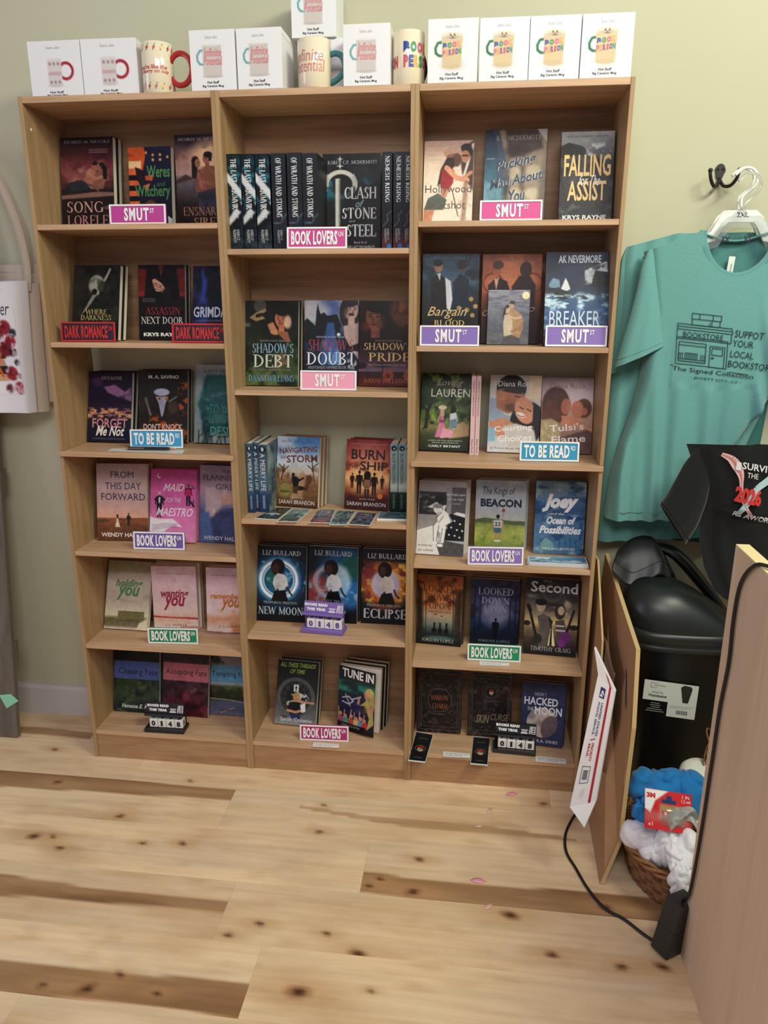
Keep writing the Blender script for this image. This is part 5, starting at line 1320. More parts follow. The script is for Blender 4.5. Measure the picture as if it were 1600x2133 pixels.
book('spot', .012, (200, 196, 190), 2, 'black and white drawn paperback of a slumped seated man', art,
     [('t', 'the empty spot', .58, .16, .98, .2, (226, 224, 224)), ('t', 'on my right', .62, .225, .96, .26, (226, 224, 224)), ('t', 'a novel', .72, .285, .88, .31, (210, 208, 208)), ('a', 'written by', .04, .86, .34, .9, (110, 108, 110)), ('a', 'jae sullivan', .04, .925, .36, .965, (110, 108, 110))], 'black and white drawn paperback')


def art(a):
    a.grad((0, (166, 178, 190)), (.25, (186, 196, 206)), (.45, (196, 198, 204)), (.56, (200, 204, 190)), (.575, (92, 108, 78)), (.62, (150, 166, 92)), (.8, (176, 184, 96)), (.94, (126, 150, 80)), (1, (220, 224, 206))); a.noise(4, 3, (206, 212, 216), .5, .75, .7, y1=.5); a.noise(6, 8, (112, 134, 70), .5, .7, .7, y0=.6); a.noise(5, 5, (206, 206, 120), .52, .75, .7, y0=.62, y1=.9)
    a.poly([(0, .56), (.2, .53), (.5, .55), (.8, .57), (1, .6), (1, .63), (0, .6)], (104, 118, 88), .025); a.ell(.565, .42, .035, .042, (176, 78, 96), .01); a.line([(.565, .45), (.54, .6)], .006, (120, 90, 90))
    a.ell(.46, .51, .035, .045, (50, 40, 36), .01); a.poly([(.37, .56), (.55, .56), (.54, .68), (.39, .68)], (214, 216, 214), .01); a.rect(.385, .67, .535, .75, (84, 116, 140), .01); a.line([(.42, .75), (.42, .85)], .04, (196, 150, 120)); a.line([(.5, .75), (.5, .85)], .04, (196, 150, 120)); a.line([(.36, .58), (.35, .69)], .03, (196, 150, 120)); a.line([(.56, .58), (.57, .69)], .03, (196, 150, 120)); a.rect(.4, .85, .53, .87, (226, 226, 226), .01)


book('kings', .013, (190, 196, 196), 2, 'paperback of a boy in a number 22 shirt looking at a balloon', art,
     [('t', 'The Kings of', .14, .09, .78, .225, (44, 54, 70), dict(shear=.2)), ('t', 'BEACON', .1, .26, .92, .375, (28, 44, 66), B3), ('t', '22', .4, .59, .52, .645, (40, 44, 50), B1)], 'paperback of the boy and the balloon')


def art(a):
    a.grad((0, (110, 136, 154)), (.12, (128, 154, 172)), (.4, (74, 112, 152)), (.6, (90, 130, 166)), (1, (82, 124, 158))); a.noise(4, 3, (46, 82, 130), .48, .68, .85, 2); a.noise(5, 8, (164, 190, 204), .52, .72, .8, 1.5); a.rect(.5, .2, 1, .45, (60, 92, 140), .1, .6); a.line([(0, .4), (.3, .43), (.7, .42), (1, .46)], .012, (40, 66, 104)); a.line([(0, .44), (1, .5)], .01, (40, 66, 104))
    a.poly([(.14, .84), (.24, .76), (.4, .84), (.4, .95), (.14, .95)], (122, 164, 170), .015); a.line([(.14, .84), (.24, .76), (.4, .84)], .012, (40, 80, 110))
    for q in range(4): a.rect(.52 + .11 * q, .78, .6 + .11 * q, .93, (76, 128, 170), .02); a.line([(.52 + .11 * q, .78), (.52 + .11 * q, .93)], .01, (40, 76, 116))
    a.rect(.9, .55, .97, .8, (60, 96, 150), .03)


book('joey', .015, (96, 134, 160), 1, 'blue watercolour paperback with white brush lettering', art,
     [('t', 'Joey', .14, .17, .86, .42, (238, 240, 244), dict(shear=.3, bold=.06)), ('t', 'and the', .3, .42, .58, .46, (226, 232, 238), dict(shear=.3)), ('t', 'Ocean of', .24, .48, .82, .585, (238, 240, 244), dict(shear=.3, bold=.04)), ('t', 'Possibilities', .1, .61, .94, .72, (238, 240, 244), dict(shear=.3, bold=.04)), ('a', 'MIKE JAKUBOWSKI', .18, .91, .83, .955, (226, 232, 238))], 'blue watercolour paperback', jk=0)


# ---- fifth shelf
def art(a):
    a.grad((0, (160, 92, 46)), (.2, (196, 122, 66)), (.42, (206, 140, 90)), (.58, (196, 176, 150)), (.72, (110, 130, 122)), (.84, (40, 56, 58)), (1, (28, 30, 33))); a.noise(6, 3, (96, 48, 26), .5, .68, .9, y1=.45); a.poly([(0, .1), (.12, .2), (.16, .8), (0, .9)], (52, 46, 38), .1, .9); a.poly([(1, .15), (.84, .3), (.82, .8), (1, .9)], (66, 54, 44), .1, .9)
    for x in (.06, .2, .92, .8): a.line([(x, .2), (x + .01, .85)], .018, (40, 34, 30), .02, .8)
    for x, y in ((.3, .3), (.5, .22), (.62, .08), (.2, .38), (.72, .42), (.42, .56), (.56, .58), (.8, .35)): a.line([(x - .03, y - .01), (x, y), (x + .03, y - .012)], .014, (50, 30, 24))
    for x in (.4, .53, .67):
        a.ell(x, .79, .055, .06, (22, 26, 28), .012); a.line([(x, .7), (x, .78)], .04, (22, 26, 28)); a.ell(x, .685, .022, .022, (22, 26, 28), .01); a.line([(x - .03, .8), (x - .03, .86)], .016, (22, 26, 28)); a.line([(x + .03, .8), (x + .03, .86)], .016, (22, 26, 28))
    a.ell(.53, .9, .3, .05, (110, 150, 150), .06, .6)


MR = (84, 40, 30)
book('lookor', .016, (80, 62, 48), 1, 'orange misty forest paperback with three riders', art,
     [('t', 'LOOKED', .14, .125, .86, .235, MR, TH), ('t', 'DOWN', .22, .25, .78, .355, MR, TH), ('t', 'UPON', .27, .38, .75, .48, MR, TH), ('t', 'THE EXILED KING', .26, .5, .76, .53, (110, 70, 50)), ('a', 'JORDAN LOPEZ', .14, .91, .84, .96, (190, 190, 188), RO)], 'orange forest paperback with riders')


def art(a):
    a.grad((0, (52, 56, 92)), (.3, (58, 64, 104)), (.5, (84, 90, 130)), (.65, (44, 60, 96)), (.85, (26, 34, 54)), (1, (22, 28, 44))); a.noise(6, 3, (30, 34, 62), .48, .66, .8); a.ell(.52, .5, .3, .3, (150, 150, 186), .35, .8)
    for x in (.08, .2, .82, .93): a.line([(x, .1), (x, .85)], .03, (26, 32, 56), .03, .8)
    a.man(.53, .58, .32, (18, 22, 36), coat=True)


LV = (164, 156, 190)
book('lookbl', .016, (40, 46, 72), 1, 'night blue forest paperback with one standing figure', art,
     [('t', 'LOOKED', .15, .12, .87, .235, LV, TH), ('t', 'DOWN', .22, .265, .8, .37, LV, TH), ('t', 'UPON', .28, .39, .76, .5, LV, TH), ('t', 'A MASKED WICKEDNESS', .3, .515, .7, .545, (140, 134, 170)), ('a', 'JORDAN LOPEZ', .18, .92, .84, .96, (120, 140, 160), RO)], 'night blue forest paperback')


def art(a):
    a.grad((0, (36, 35, 38)), (.25, (62, 59, 58)), (.45, (140, 126, 106)), (.58, (206, 178, 124)), (.66, (130, 108, 84)), (.8, (76, 66, 60)), (1, (30, 29, 32))); a.noise(4, 3, (214, 200, 170), .52, .7, .8, .8, y0=.2, y1=.5); a.noise(5, 9, (40, 38, 40), .5, .68, .8, 1.6, y1=.45); a.ring(.5, .18, .17, .05, (84, 80, 78), .04, .7)
    a.poly([(.45, .86), (.5, .62), (.53, .62), (.56, .86)], (40, 38, 40), .02); a.poly([(.46, .88), (.5, .64), (.51, .64), (.49, .88)], (230, 216, 170), .01); a.poly([(.54, .88), (.53, .64), (.54, .64), (.6, .88)], (230, 216, 170), .01); a.ell(.05, .6, .07, .05, (40, 38, 36), .02); a.ell(.93, .62, .1, .05, (40, 38, 36), .02)
    a.ell(.3, .37, .085, .11, (186, 160, 140), .015); a.ell(.3, .315, .11, .065, (26, 24, 26), .02); a.poly([(.24, .5), (.36, .46), (.48, .52), (.5, .7), (.42, .92), (.28, .92), (.3, .7)], (96, 88, 84), .02); a.poly([(.44, .48), (.54, .56), (.5, .66)], (44, 42, 44), .02); a.line([(.08, .4), (.24, .78)], .05, (34, 32, 34), .02); a.ell(.26, .8, .09, .1, (52, 46, 44), .02); a.line([(.06, .37), (.1, .43)], .07, (30, 28, 30), .02)
    a.ell(.66, .42, .1, .16, (60, 50, 46), .02); a.ell(.68, .41, .06, .085, (190, 164, 146), .015); a.poly([(.58, .55), (.74, .52), (.8, .66), (.76, .86), (.62, .84)], (84, 76, 74), .02); a.rect(.6, .6, .76, .62, (200, 190, 180), .01); a.rect(.6, .66, .78, .68, (200, 190, 180), .01); a.line([(.92, .4), (.8, .7)], .045, (46, 34, 44), .02); a.ell(.78, .76, .1, .12, (112, 52, 120), .03); a.ell(.72, .84, .07, .08, (126, 58, 132), .03)


book('second', .02, (34, 33, 36), 0, 'sepia and black paperback of two guitarists by a road', art,
     [('t', 'the', .32, .01, .48, .055, (110, 106, 104)), ('t', 'Second', .09, .045, .97, .185, (196, 196, 196), B1), ('a', 'TIMOTHY CRAIG', .14, .895, .9, .955, (172, 170, 170), RO)])


# ---- sixth shelf
def emb(k):
    def f(a):
        a.grad((0, (40, 36, 38)), (1, (44, 39, 40))); a.noise(14, 3 + k, (84, 72, 70), .54, .64, .8); a.noise(20, 8 + k, (22, 20, 22), .52, .62, .8)
        for t in (.04, .09):
            a.line([(t, t), (1 - t, t), (1 - t, 1 - t), (t, 1 - t), (t, t)], .018, (88, 74, 68))
        if k == 0:
            a.ell(.5, .5, .24, .24, (36, 33, 35), .02); a.ring(.5, .5, .27, .025, (92, 78, 72)); a.ring(.5, .5, .34, .015, (78, 66, 62))
        else:
            a.ell(.52, .3, .1, .1, (30, 28, 32), .02); a.ring(.52, .3, .14, .022, (84, 76, 76)); a.ring(.52, .3, .2, .03, (70, 62, 64)); a.ell(.52, .3, .05, .06, (190, 180, 166), .01); a.ell(.52, .27, .055, .035, (150, 40, 40), .01); a.ell(.85, .22, .08, .05, (100, 66, 62), .03); a.ell(.62, .75, .36, .12, (38, 34, 38), .06)
    return f


CO = (176, 98, 62)
book('marrow', .02, (42, 38, 40), 0, 'embossed dark brown book with coppery title', emb(0), [('t', 'MARROW', .3, .42, .7, .5, CO, RO), ('t', 'CHARM', .34, .55, .68, .63, CO, RO), ('a', 'KRISTIN JACQUES', .34, .32, .66, .345, (120, 100, 90)), ('a', 'A NOVEL', .4, .7, .6, .725, (120, 100, 90))])
book('skin', .02, (44, 41, 44), 0, 'embossed black book with a small red-capped skull emblem', emb(1), [('t', 'SKIN', .18, .655, .5, .79, (140, 122, 98), IT), ('t', 'CURSE', .52, .63, .95, .735, (120, 104, 86), IT), ('a', 'KRISTIN JACQUES', .34, .43, .72, .455, (110, 100, 98))])


def art(a):
    a.grad((0, (44, 50, 78)), (.3, (58, 66, 104)), (.8, (54, 62, 100)), (1, (58, 66, 104))); a.ell(.5, .63, .36, .36, (196, 182, 178), .012); a.noise(5, 3, (138, 122, 122), .48, .66, .75, x0=.12, x1=.88, y0=.4, y1=.86)
    C0 = a.C.copy(); d = np.hypot(a.X - .5, a.Y - .63 * a.asp); a.C[d > .36] = 0; bgm = Art(.1237, .1886, a.nx); bgm.grad((0, (44, 50, 78)), (.3, (58, 66, 104)), (.8, (54, 62, 100)), (1, (58, 66, 104))); a.C = np.where((d > .362)[:, None], bgm.C, np.where((d > .36)[:, None], bgm.C, C0)); a.ell(.72, .72, .25, .32, (112, 96, 104), .02); a.C = np.where((d > .362)[:, None], bgm.C, a.C)


book('hacked', .01, (56, 64, 100), 1, 'dark blue paperback with a big pale moon', art,
     [('t', 'HOW I', .3, .155, .55, .215, (176, 180, 196)), ('t', 'HACKED', .06, .235, .84, .36, (232, 234, 240), B1), ('t', 'THE', .14, .40, .28, .455, (220, 222, 230)), ('t', 'MOON', .31, .375, .94, .505, (232, 234, 240), B1), ('a', 'R.A. DINES', .4, .9, .88, .945, (220, 222, 230))], 'dark blue moon paperback')

# ------------------------------------------------------------------ shelf signs shaped like street signs
def sign(key, main, sup, colr, frame, ink_c, label, x_end=.8):
    x, y, z, a, le, w, h = POSE[key]; th = .009
    M1 = mat('sign_%d_%d_%d' % colr, colr, .45); M2 = mat('signframe_%d_%d_%d' % frame, frame, .45)
    o = MB().box(.0003, w - .0003, .002, th, .0003, h - .0003, M1, .0005).build('street_sign')
    o.location = (x, y, z + th * math.sin(R(le)) + .0003); o.rotation_euler = (-R(le), 0, R(a))
    tag(o, label, 'sign', 'little street signs on the shelves')
    t = .0042
    f = MB()
    f.box(0, w, 0, .0028, 0, t, M2, .0004); f.box(0, w, 0, .0028, h - t, h, M2, .0004); f.box(0, t, 0, .0028, t, h - t, M2); f.box(w - t, w, 0, .0028, t, h - t, M2)
    f.build('frame', o)
    g = MB(); M3 = mat('sign_letters_%d_%d_%d' % ink_c, ink_c, .45)
    for k in range(3):      # raised letters: three thin layers
        d = .0018 - .0006 * k
        pl = lambda u, v: (u * w, d, v * h)
        x1, x0 = x_end, (.26 if len(main) < 6 else .07)
        lettering(g, main, x0, .17, x1, .83, M3, pl, bold=.036 if len(main) > 5 else .036, space=1.09 if len(main) > 5 else 1.22)
        lettering(g, sup, x1 + .02, .56, x1 + .02 + (.075 if len(sup) < 3 else .1), .79, M3, pl, bold=.015)
    g.build('lettering', o)
    return o


W_ = (240, 238, 238)
PK, PU, GE, BL = (198, 62, 140), (134, 108, 182), (24, 132, 92), (58, 156, 206)
sign('s_smut1', 'SMUT', 'ST', (186, 62, 146), W_, W_, 'magenta sign reading SMUT in front of the striped orange paperback', .70)
sign('s_dark1', 'DARK ROMANCE', 'DR', (30, 24, 36), (196, 38, 46), (190, 42, 46), 'red-framed black sign in front of the bird skull book', .86)
sign('s_dark2', 'DARK ROMANCE', 'DR', (30, 24, 36), (196, 38, 46), (190, 42, 46), 'red-framed black sign in front of the clasped hands book, by the divider', .86)
sign('s_tbr1', 'TO BE READ', 'RD', BL, W_, W_, 'blue sign reading TO BE READ above the pen and paper slip', .84)
sign('s_purp1', 'BOOK LOVERS', 'LN', (112, 84, 166), W_, W_, 'purple sign reading BOOK LOVERS in front of the bright pink paperback', .84)
sign('s_green1', 'BOOK LOVERS', 'LN', GE, W_, W_, 'green sign reading BOOK LOVERS in front of the pink watercolour paperback', .84)
sign('s_pink1', 'BOOK LOVERS', 'LN', PK, W_, W_, 'pink sign reading BOOK LOVERS in front of the dark spines', .84)
sign('s_lpink', 'SMUT', 'ST', (238, 160, 184), W_, W_, 'pale pink sign reading SMUT in front of the castle paperback', .70)
sign('s_mag', 'BOOK LOVERS', 'LN', (178, 40, 116), W_, W_, 'magenta sign reading BOOK LOVERS on a low shelf between two stacks', .84)
sign('s_pink2', 'SMUT', 'ST', (212, 66, 140), W_, W_, 'pink sign reading SMUT in front of the bare torso book', .69)
sign('s_pur2', 'SMUT', 'ST', PU, W_, W_, 'purple sign reading SMUT in front of the two suited men book', .70)
sign('s_pur3', 'SMUT', 'ST', PU, W_, W_, 'purple sign reading SMUT in front of the crashing waves book', .70)
sign('s_tbr2', 'TO BE READ', 'RD', (46, 150, 190), W_, W_, 'blue sign reading TO BE READ in front of the kissing couple books', .84)
sign('s_pur4', 'BOOK LOVERS', 'LN', (140, 112, 186), W_, W_, 'purple sign reading BOOK LOVERS under the boy and balloon book', .84)
sign('s_green2', 'BOOK LOVERS', 'LN', (28, 142, 98), W_, W_, 'green sign reading BOOK LOVERS under the night blue forest book', .84)


# ------------------------------------------------------------------ number counters
def counter(loc, rot, body, rough, numc, label):
    o = empty('book_counter', loc, (0, 0, R(rot)))
    tag(o, label, 'counter', 'books read counters')
    M = mat('counter_%d_%d_%d' % body, body, rough, coat=.6 if rough < .3 else .1)
    MB().box(0, .124, 0, .05, 0, .013, M, .002).build('base', o)
    MB().prism([(.005, .0125), (.117, .0125), (.117, .062), (.005, .062)], .043, .0485, M).build('back_plate', o)
    # slanted header: a ledge and a leaning face
    MB().box(.0, .122, .008, .050, .051, .0585, M, .002).build('ledge', o)
    hd = MB(); tl = Matrix.Translation((0, .016, .0575)) @ Matrix.Rotation(R(-16), 4, 'X')
    hd.box(.004, .122, 0, .006, 0, .034, M, .002, tl)
    hdo = hd.build('header', o)
    g = MB(); Wt = mat('counter_print', (236, 234, 238), .5)
    pl = lambda u, v: tuple(tl @ Vector((.004 + u * .118, -.0006, v * .034)))
    lettering(g, 'BOOKS READ', .03, .60, .60, .84, Wt, pl, bold=.07, space=1.1); lettering(g, 'THIS YEAR', .08, .22, .56, .46, Wt, pl, bold=.07, space=1.1)

    def quad(p):
        g.add([pl(*q) for q in p], [list(range(len(p)))], Wt)
    for (x0, y0, x1, y1) in ((.63, .15, .79, .25), (.65, .29, .78, .32), (.65, .36, .78, .39), (.64, .44, .8, .5)):
        quad([(x0, y0), (x1, y0), (x1, y1), (x0, y1)])
    for (x0, x1, dx) in ((.82, .835, .03), (.85, .862, .03), (.885, .9, 0), (.965, .98, 0)):
        quad([(x0, .15), (x1, .15), (x1 + dx, .8), (x0 + dx, .8)])
    for y in (.15, .3, .45, .6, .74): quad([(.885, y), (.98, y), (.98, y + .05), (.885, y + .05)])
    g.build('lettering', hdo)
    Wb = mat('counter_block', (226, 224, 222), .45); Nc = mat('counter_digit_%d_%d_%d' % numc, numc, .5)
    for i, dgt in enumerate('0148'):
        x0 = .0145 + .0262 * i
        blk = MB().box(0, .0250, 0, .025, 0, .0275, Wb, .0015).build('number_block', o); blk.location = (x0, .011, .0134)
        e = MB()
        lettering(e, dgt, .0065 if dgt != '1' else .009, .005, .0185 if dgt != '1' else .0155, .0225, Nc, lambda u, v: (u, -.0004, v), bold=.05)
        lettering(e, '7052'[i], .0065, .004, .0185, .0215, Nc, lambda u, v: (u, v + .0005, .0279), bold=.05)
        lettering(e, '3895'[i], .0065, .005, .0185, .0225, Nc, lambda u, v: (.0254, u, v), bold=.05)
        e.build('digit', blk)
    return o


counter((.6476, .034, .4382), -5, (122, 96, 172), .5, (96, 76, 156), 'purple books-read counter showing 0148')
counter((.158, .0065, .0932), 1, (30, 29, 32), .45, (24, 22, 26), 'matte black books-read counter showing 0148, under the blue and pink title bands')
counter((1.206, .028, .0932), -3, (24, 23, 26), .12, (24, 22, 26), 'glossy black books-read counter showing 0148, beside the bookmarks')


# ------------------------------------------------------------------ flat cards, slips, pen, bookmarks
def card(name, pts, z, th, art, label, cat, group=None, side=(225, 225, 222)):
    """thin card lying flat; pts = far left, far right, near right, near left"""
    c = [sum(p[0] for p in pts) / 4, sum(p[1] for p in pts) / 4]
    q = [(p[0] - c[0], p[1] - c[1]) for p in pts]
    o = MB().prism(q[::-1], 0, th, mat('card_side_%d' % side[0], side, .6), 'z').build(name)
    o.location = (c[0], c[1], z + .0003)
    w = math.hypot(q[1][0] - q[0][0], q[1][1] - q[0][1]); h = math.hypot(q[3][0] - q[0][0], q[3][1] - q[0][1])
    a = Art(w, h, 34, side); art(a)
    k = .02

    def pl(X, Y):
        v = Y / a.asp; X = k + X * (1 - 2 * k); v = k + v * (1 - 2 * k)
        P = [np.array(t) for t in q]
        xy = (P[0][None] * ((1 - X) * (1 - v))[:, None] + P[1][None] * (X * (1 - v))[:, None] + P[2][None] * (X * v)[:, None] + P[3][None] * ((1 - X) * v)[:, None])
        return np.concatenate([xy, np.full((len(X), 1), th + .0003)], 1)
    a.build('printed_face', pl, M_GLOSS, o)
    tag(o, label, cat, group)

    def place(u, v):   # u across, v up from the near edge
        v = 1 - v; xy = [q[0][i] * (1 - u) * (1 - v) + q[1][i] * u * (1 - v) + q[2][i] * u * v + q[3][i] * (1 - u) * v for i in (0, 1)]
        return (xy[0], xy[1], th + .0007)
    return o, place


def aA(a): a.grad((0, (44, 42, 40)), (.5, (50, 56, 56)), (1, (40, 56, 60))); a.noise(4, 3, (110, 130, 130), .55, .75, .7); a.ell(.45, .6, .36, .3, (176, 200, 206), .06); a.ell(.3, .66, .12, .1, (30, 32, 36), .03); a.ell(.62, .64, .12, .1, (40, 44, 48), .03)
def aB(a): a.grad((0, (126, 160, 158)), (.5, (80, 116, 118)), (1, (40, 62, 66))); a.noise(5, 5, (176, 200, 196), .52, .72, .8); a.poly([(.55, .4), (.66, .5), (.6, .62), (.45, .6)], (40, 40, 40), .05)
def aC(a): a.grad((0, (52, 54, 78)), (.5, (60, 62, 92)), (.75, (120, 100, 112)), (1, (50, 40, 60))); a.noise(8, 4, (190, 186, 206), .55, .68, .8, 2.4, y1=.55); a.rect(.15, .86, .8, .93, (206, 90, 90), .03)
def aD(a): a.grad((0, (44, 62, 72)), (.3, (96, 128, 134)), (.7, (40, 62, 74)), (1, (96, 150, 160))); a.noise(6, 8, (190, 214, 214), .54, .7, .8, 1.6); a.noise(6, 2, (22, 28, 36), .5, .68, .8, 1.4)
def aE(a): a.grad((0, (26, 32, 42)), (.5, (32, 44, 62)), (1, (44, 58, 72))); a.noise(9, 4, (130, 160, 176), .56, .68, .8, 2.6); a.rect(.25, .3, .75, .5, (120, 90, 110), .06, .6)
def aF(a): a.grad((0, (90, 120, 126)), (.5, (50, 84, 98)), (1, (70, 104, 112))); a.noise(5, 4, (120, 156, 160), .52, .7, .7)


GC = 'postcards and bookmarks lying on the middle shelf'
for i, (nm, pts, f, lb) in enumerate((
        ('postcard', [(.566, .128), (.611, .128), (.600, .004), (.533, .012)], aA, 'postcard of a bird over water, outermost on the middle shelf'),
        ('postcard', [(.614, .126), (.670, .122), (.6565, -.008), (.603, -.012)], aB, 'grey-green postcard under the stormy sky book'),
        ('bookmark', [(.688, .122), (.737, .124), (.7475, -.008), (.690, -.009)], aC, 'violet bookmark with a red strip, flat on the middle shelf'),
        ('bookmark', [(.743, .118), (.7965, .116), (.7925, -.021), (.748, -.022)], aD, 'teal bookmark with black figures on the middle shelf'),
        ('bookmark', [(.803, .110), (.8605, .100), (.856, -.019), (.798, -.014)], aE, 'dark navy lettered bookmark on the middle shelf'),
        ('booklet', [(.868, .104), (.9495, .104), (.9500, .037), (.868, .033)], aF, 'thick blue-green stack of cards against the bookcase side'))):
    o, pl = card(nm, pts, .7815, .0012 if i < 5 else .006, f, lb, 'card', GC)
    g = MB()
    if i == 2:
        for v in (.82, .7, .58): lettering(g, ('BELOW', 'THE', 'STORM')[int((.82 - v) / .11)], .2, v, .8, v + .08, ink((206, 206, 220)), pl)
    if i == 4:
        lettering(g, 'SARAH', .2, .8, .8, .88, ink((180, 196, 206)), pl); lettering(g, 'BRANSON', .16, .62, .84, .7, ink((160, 130, 150)), pl)
    if g.f: g.build('lettering', o)

for i, (pts, lb) in enumerate((([(.9781, .109), (1.0313, .0984), (1.0162, -.0457), (.9667, -.0425)], 'black bookmark with red-capped emblem overhanging the edge by the divider'),
                               ([(1.1508, .103), (1.2009, .100), (1.1918, -.0378), (1.1434, -.0369)], 'black bookmark with red-capped emblem touching the glossy counter'))):
    def f(a):
        a.grad((0, (28, 27, 29)), (1, (24, 23, 25))); a.ell(.5, .56, .3, .3, (20, 19, 20), .03); a.ring(.5, .56, .3, .05, (104, 88, 76), .04); a.ell(.5, .6, .17, .2, (196, 186, 160), .03); a.ell(.5, .52, .2, .14, (160, 36, 36), .03); a.line([(.36, .64), (.64, .56)], .05, (40, 30, 30)); a.rect(.25, .18, .8, .21, (80, 76, 74), .02); a.rect(.28, .88, .76, .9, (90, 86, 84), .02)
    card('bookmark', pts, .0932, .0025, f, lb, 'bookmark', 'black bookmarks on the lowest shelf')


def slip(pts, z, l1, l2, label):
    o, pl = card('paper_slip', pts, z, .0005, lambda a: a.grad((0, (232, 231, 228)), (1, (228, 227, 224))), label, 'paper slip', 'printed paper slips')
    g = MB(); lettering(g, l1, .06, .56, .94, .80, ink((70, 70, 74)), pl, shear=.15); lettering(g, l2, .06, .2, .72, .44, ink((70, 70, 74)), pl, shear=.15); g.build('lettering', o)


YA = ('Young Adult Content:', '(12 years and up)')
slip([(1.0644, .017), (1.1425, .0147), (1.1413, -.0068), (1.0649, -.0093)], .0931, *YA, 'white paper slip between the two black bookmarks')
slip([(1.3298, .0256), (1.4147, .0219), (1.4132, -.0037), (1.3272, -.0005)], .0931, 'Middle Grade Content', '(8-12 years)', 'white paper slip under the dark blue moon book')
slip([(.6808, .0160), (.7564, .0155), (.7598, -.0034), (.6814, -.0057)], .0931, *YA, 'white paper slip under the magenta sign')
slip([(1.1589, .034), (1.2415, .0325), (1.2395, .0154), (1.1601, .0113)], .3794, *YA, 'white paper slip under the green sign by the forest books')
o, pl = card('paper_slip', [(.1231, .052), (.335, .045), (.3428, .004), (.1285, .0143)], .9584, .0006, lambda a: a.grad((0, (226, 222, 214)), (1, (232, 228, 220))), 'blank white paper slip under the pen', 'paper slip')
# pen
pm = mat('pen_black', (30, 29, 32), .35); pc = mat('rose_gold', (206, 150, 122), .25, metal=.9)
pen = empty('pen', (.1795, .031, .9644), (0, 0, R(4.3))); tag(pen, 'black and rose gold pen lying before the blue sign', 'pen')
XR = Matrix.Rotation(R(90), 4, 'Y')
MB().lathe([(0, 0), (.0042, .0), (.0050, .004), (.0050, .055), (.0050, .108), (.0036, .116)], pm, 14, XR).build('barrel', pen)
MB().lathe([(.0037, .115), (.0022, .128), (.0009, .133), (0, .1335)], pc, 14, XR).build('tip', pen, 'rose gold tip')
MB().box(.002, .046, -.0062, -.0048, .0, .003, pc, .0005).build('clip', pen, 'rose gold clip')
MB().lathe([(0, -.009), (.0026, -.008), (.0026, .0), (0, .0)], pc, 12, XR).build('button', pen)


def aJ(a): a.grad((0, (120, 176, 196)), (.4, (90, 140, 176)), (1, (60, 110, 150))); a.noise(5, 4, (190, 214, 222), .5, .7, .8, 2)
for i in range(5):
    dx = (0, .004, -.003, .002, 0)[i]
    o, pl = card('bookmark', [(1.279 + dx, .074), (1.434 + dx * .4, .082), (1.4335 + dx * .4, .022), (1.2765 + dx, .026)], .6747 + .0021 * i, .0016, aJ, ['lowest', 'second lowest', 'middle', 'second from top', 'topmost'][i] + ' blue bookmark of the small pile under the blue watercolour book', 'bookmark', 'pile of blue bookmarks', side=(214, 222, 228))
    if i == 4:
        g = MB(); lettering(g, 'Joey', .12, .45, .4, .9, ink((238, 240, 244)), pl, shear=.3, bold=.05); lettering(g, 'and the Ocean of Possibilities', .2, .12, .9, .38, ink((230, 236, 240)), pl, shear=.3); g.build('lettering', o)

# ------------------------------------------------------------------ mug boxes and mugs on top
GREY = (170, 168, 170)
M_BOX = mat('box_white', (232, 231, 234), .45, noise=.01)


def draw_mug(kind):
    def f(a):
        a.grad((0, (232, 231, 234)), (1, (232, 231, 234)))
        if kind == 'hot':      # teal handle on the drawn mug's other side, script print
            a.line([(.32, .33), (.22, .34), (.155, .42), (.16, .5), (.21, .56), (.32, .57)], .045, (110, 168, 170), .012); a.rect(.28, .25, .7, .77, (204, 196, 192), .012); a.ell(.49, .77, .215, .03, (194, 186, 182), .012); a.ell(.49, .25, .21, .02, (224, 220, 216), .012)
        elif kind == 'book':
            a.line([(.28, .36), (.2, .37), (.15, .45), (.16, .53), (.22, .57), (.28, .575)], .05, (40, 112, 74), .012); a.ell(.49, .72, .235, .12, (206, 200, 196), .1, .7); a.poly([(.27, .28), (.7, .26), (.67, .72), (.29, .74)], (212, 190, 150), .012); a.ell(.48, .74, .19, .05, (206, 184, 144), .012); a.ell(.485, .265, .215, .065, (224, 212, 188), .012); a.ell(.485, .29, .17, .035, (196, 182, 160), .02)
            for x in (.45, .53): a.ell(x, .25, .016, .018, (90, 50, 40), .01)
            a.ell(.49, .28, .014, .012, (90, 50, 40), .01); a.line([(.44, .295), (.49, .305), (.54, .295)], .01, (90, 50, 40))
            cs = ((48, 78, 156), (56, 142, 90), (200, 92, 120), (230, 160, 90))
        else:                  # red ring handle
            a.ring(.7, .53, .13, .05, (166, 40, 56), .012); a.rect(.35, .32, .62, .78, (214, 206, 206), .012); a.ell(.485, .78, .135, .03, (206, 198, 198), .012); a.ell(.485, .32, .13, .02, (224, 218, 218), .012)
            for x in (.4, .48, .56):
                a.ell(x, .4, .022, .024, (150, 126, 130), .02); a.ell(x, .72, .022, .024, (150, 126, 130), .02)
            a.rect(.36, .54, .61, .6, (196, 150, 156), .02, .7)
    return f


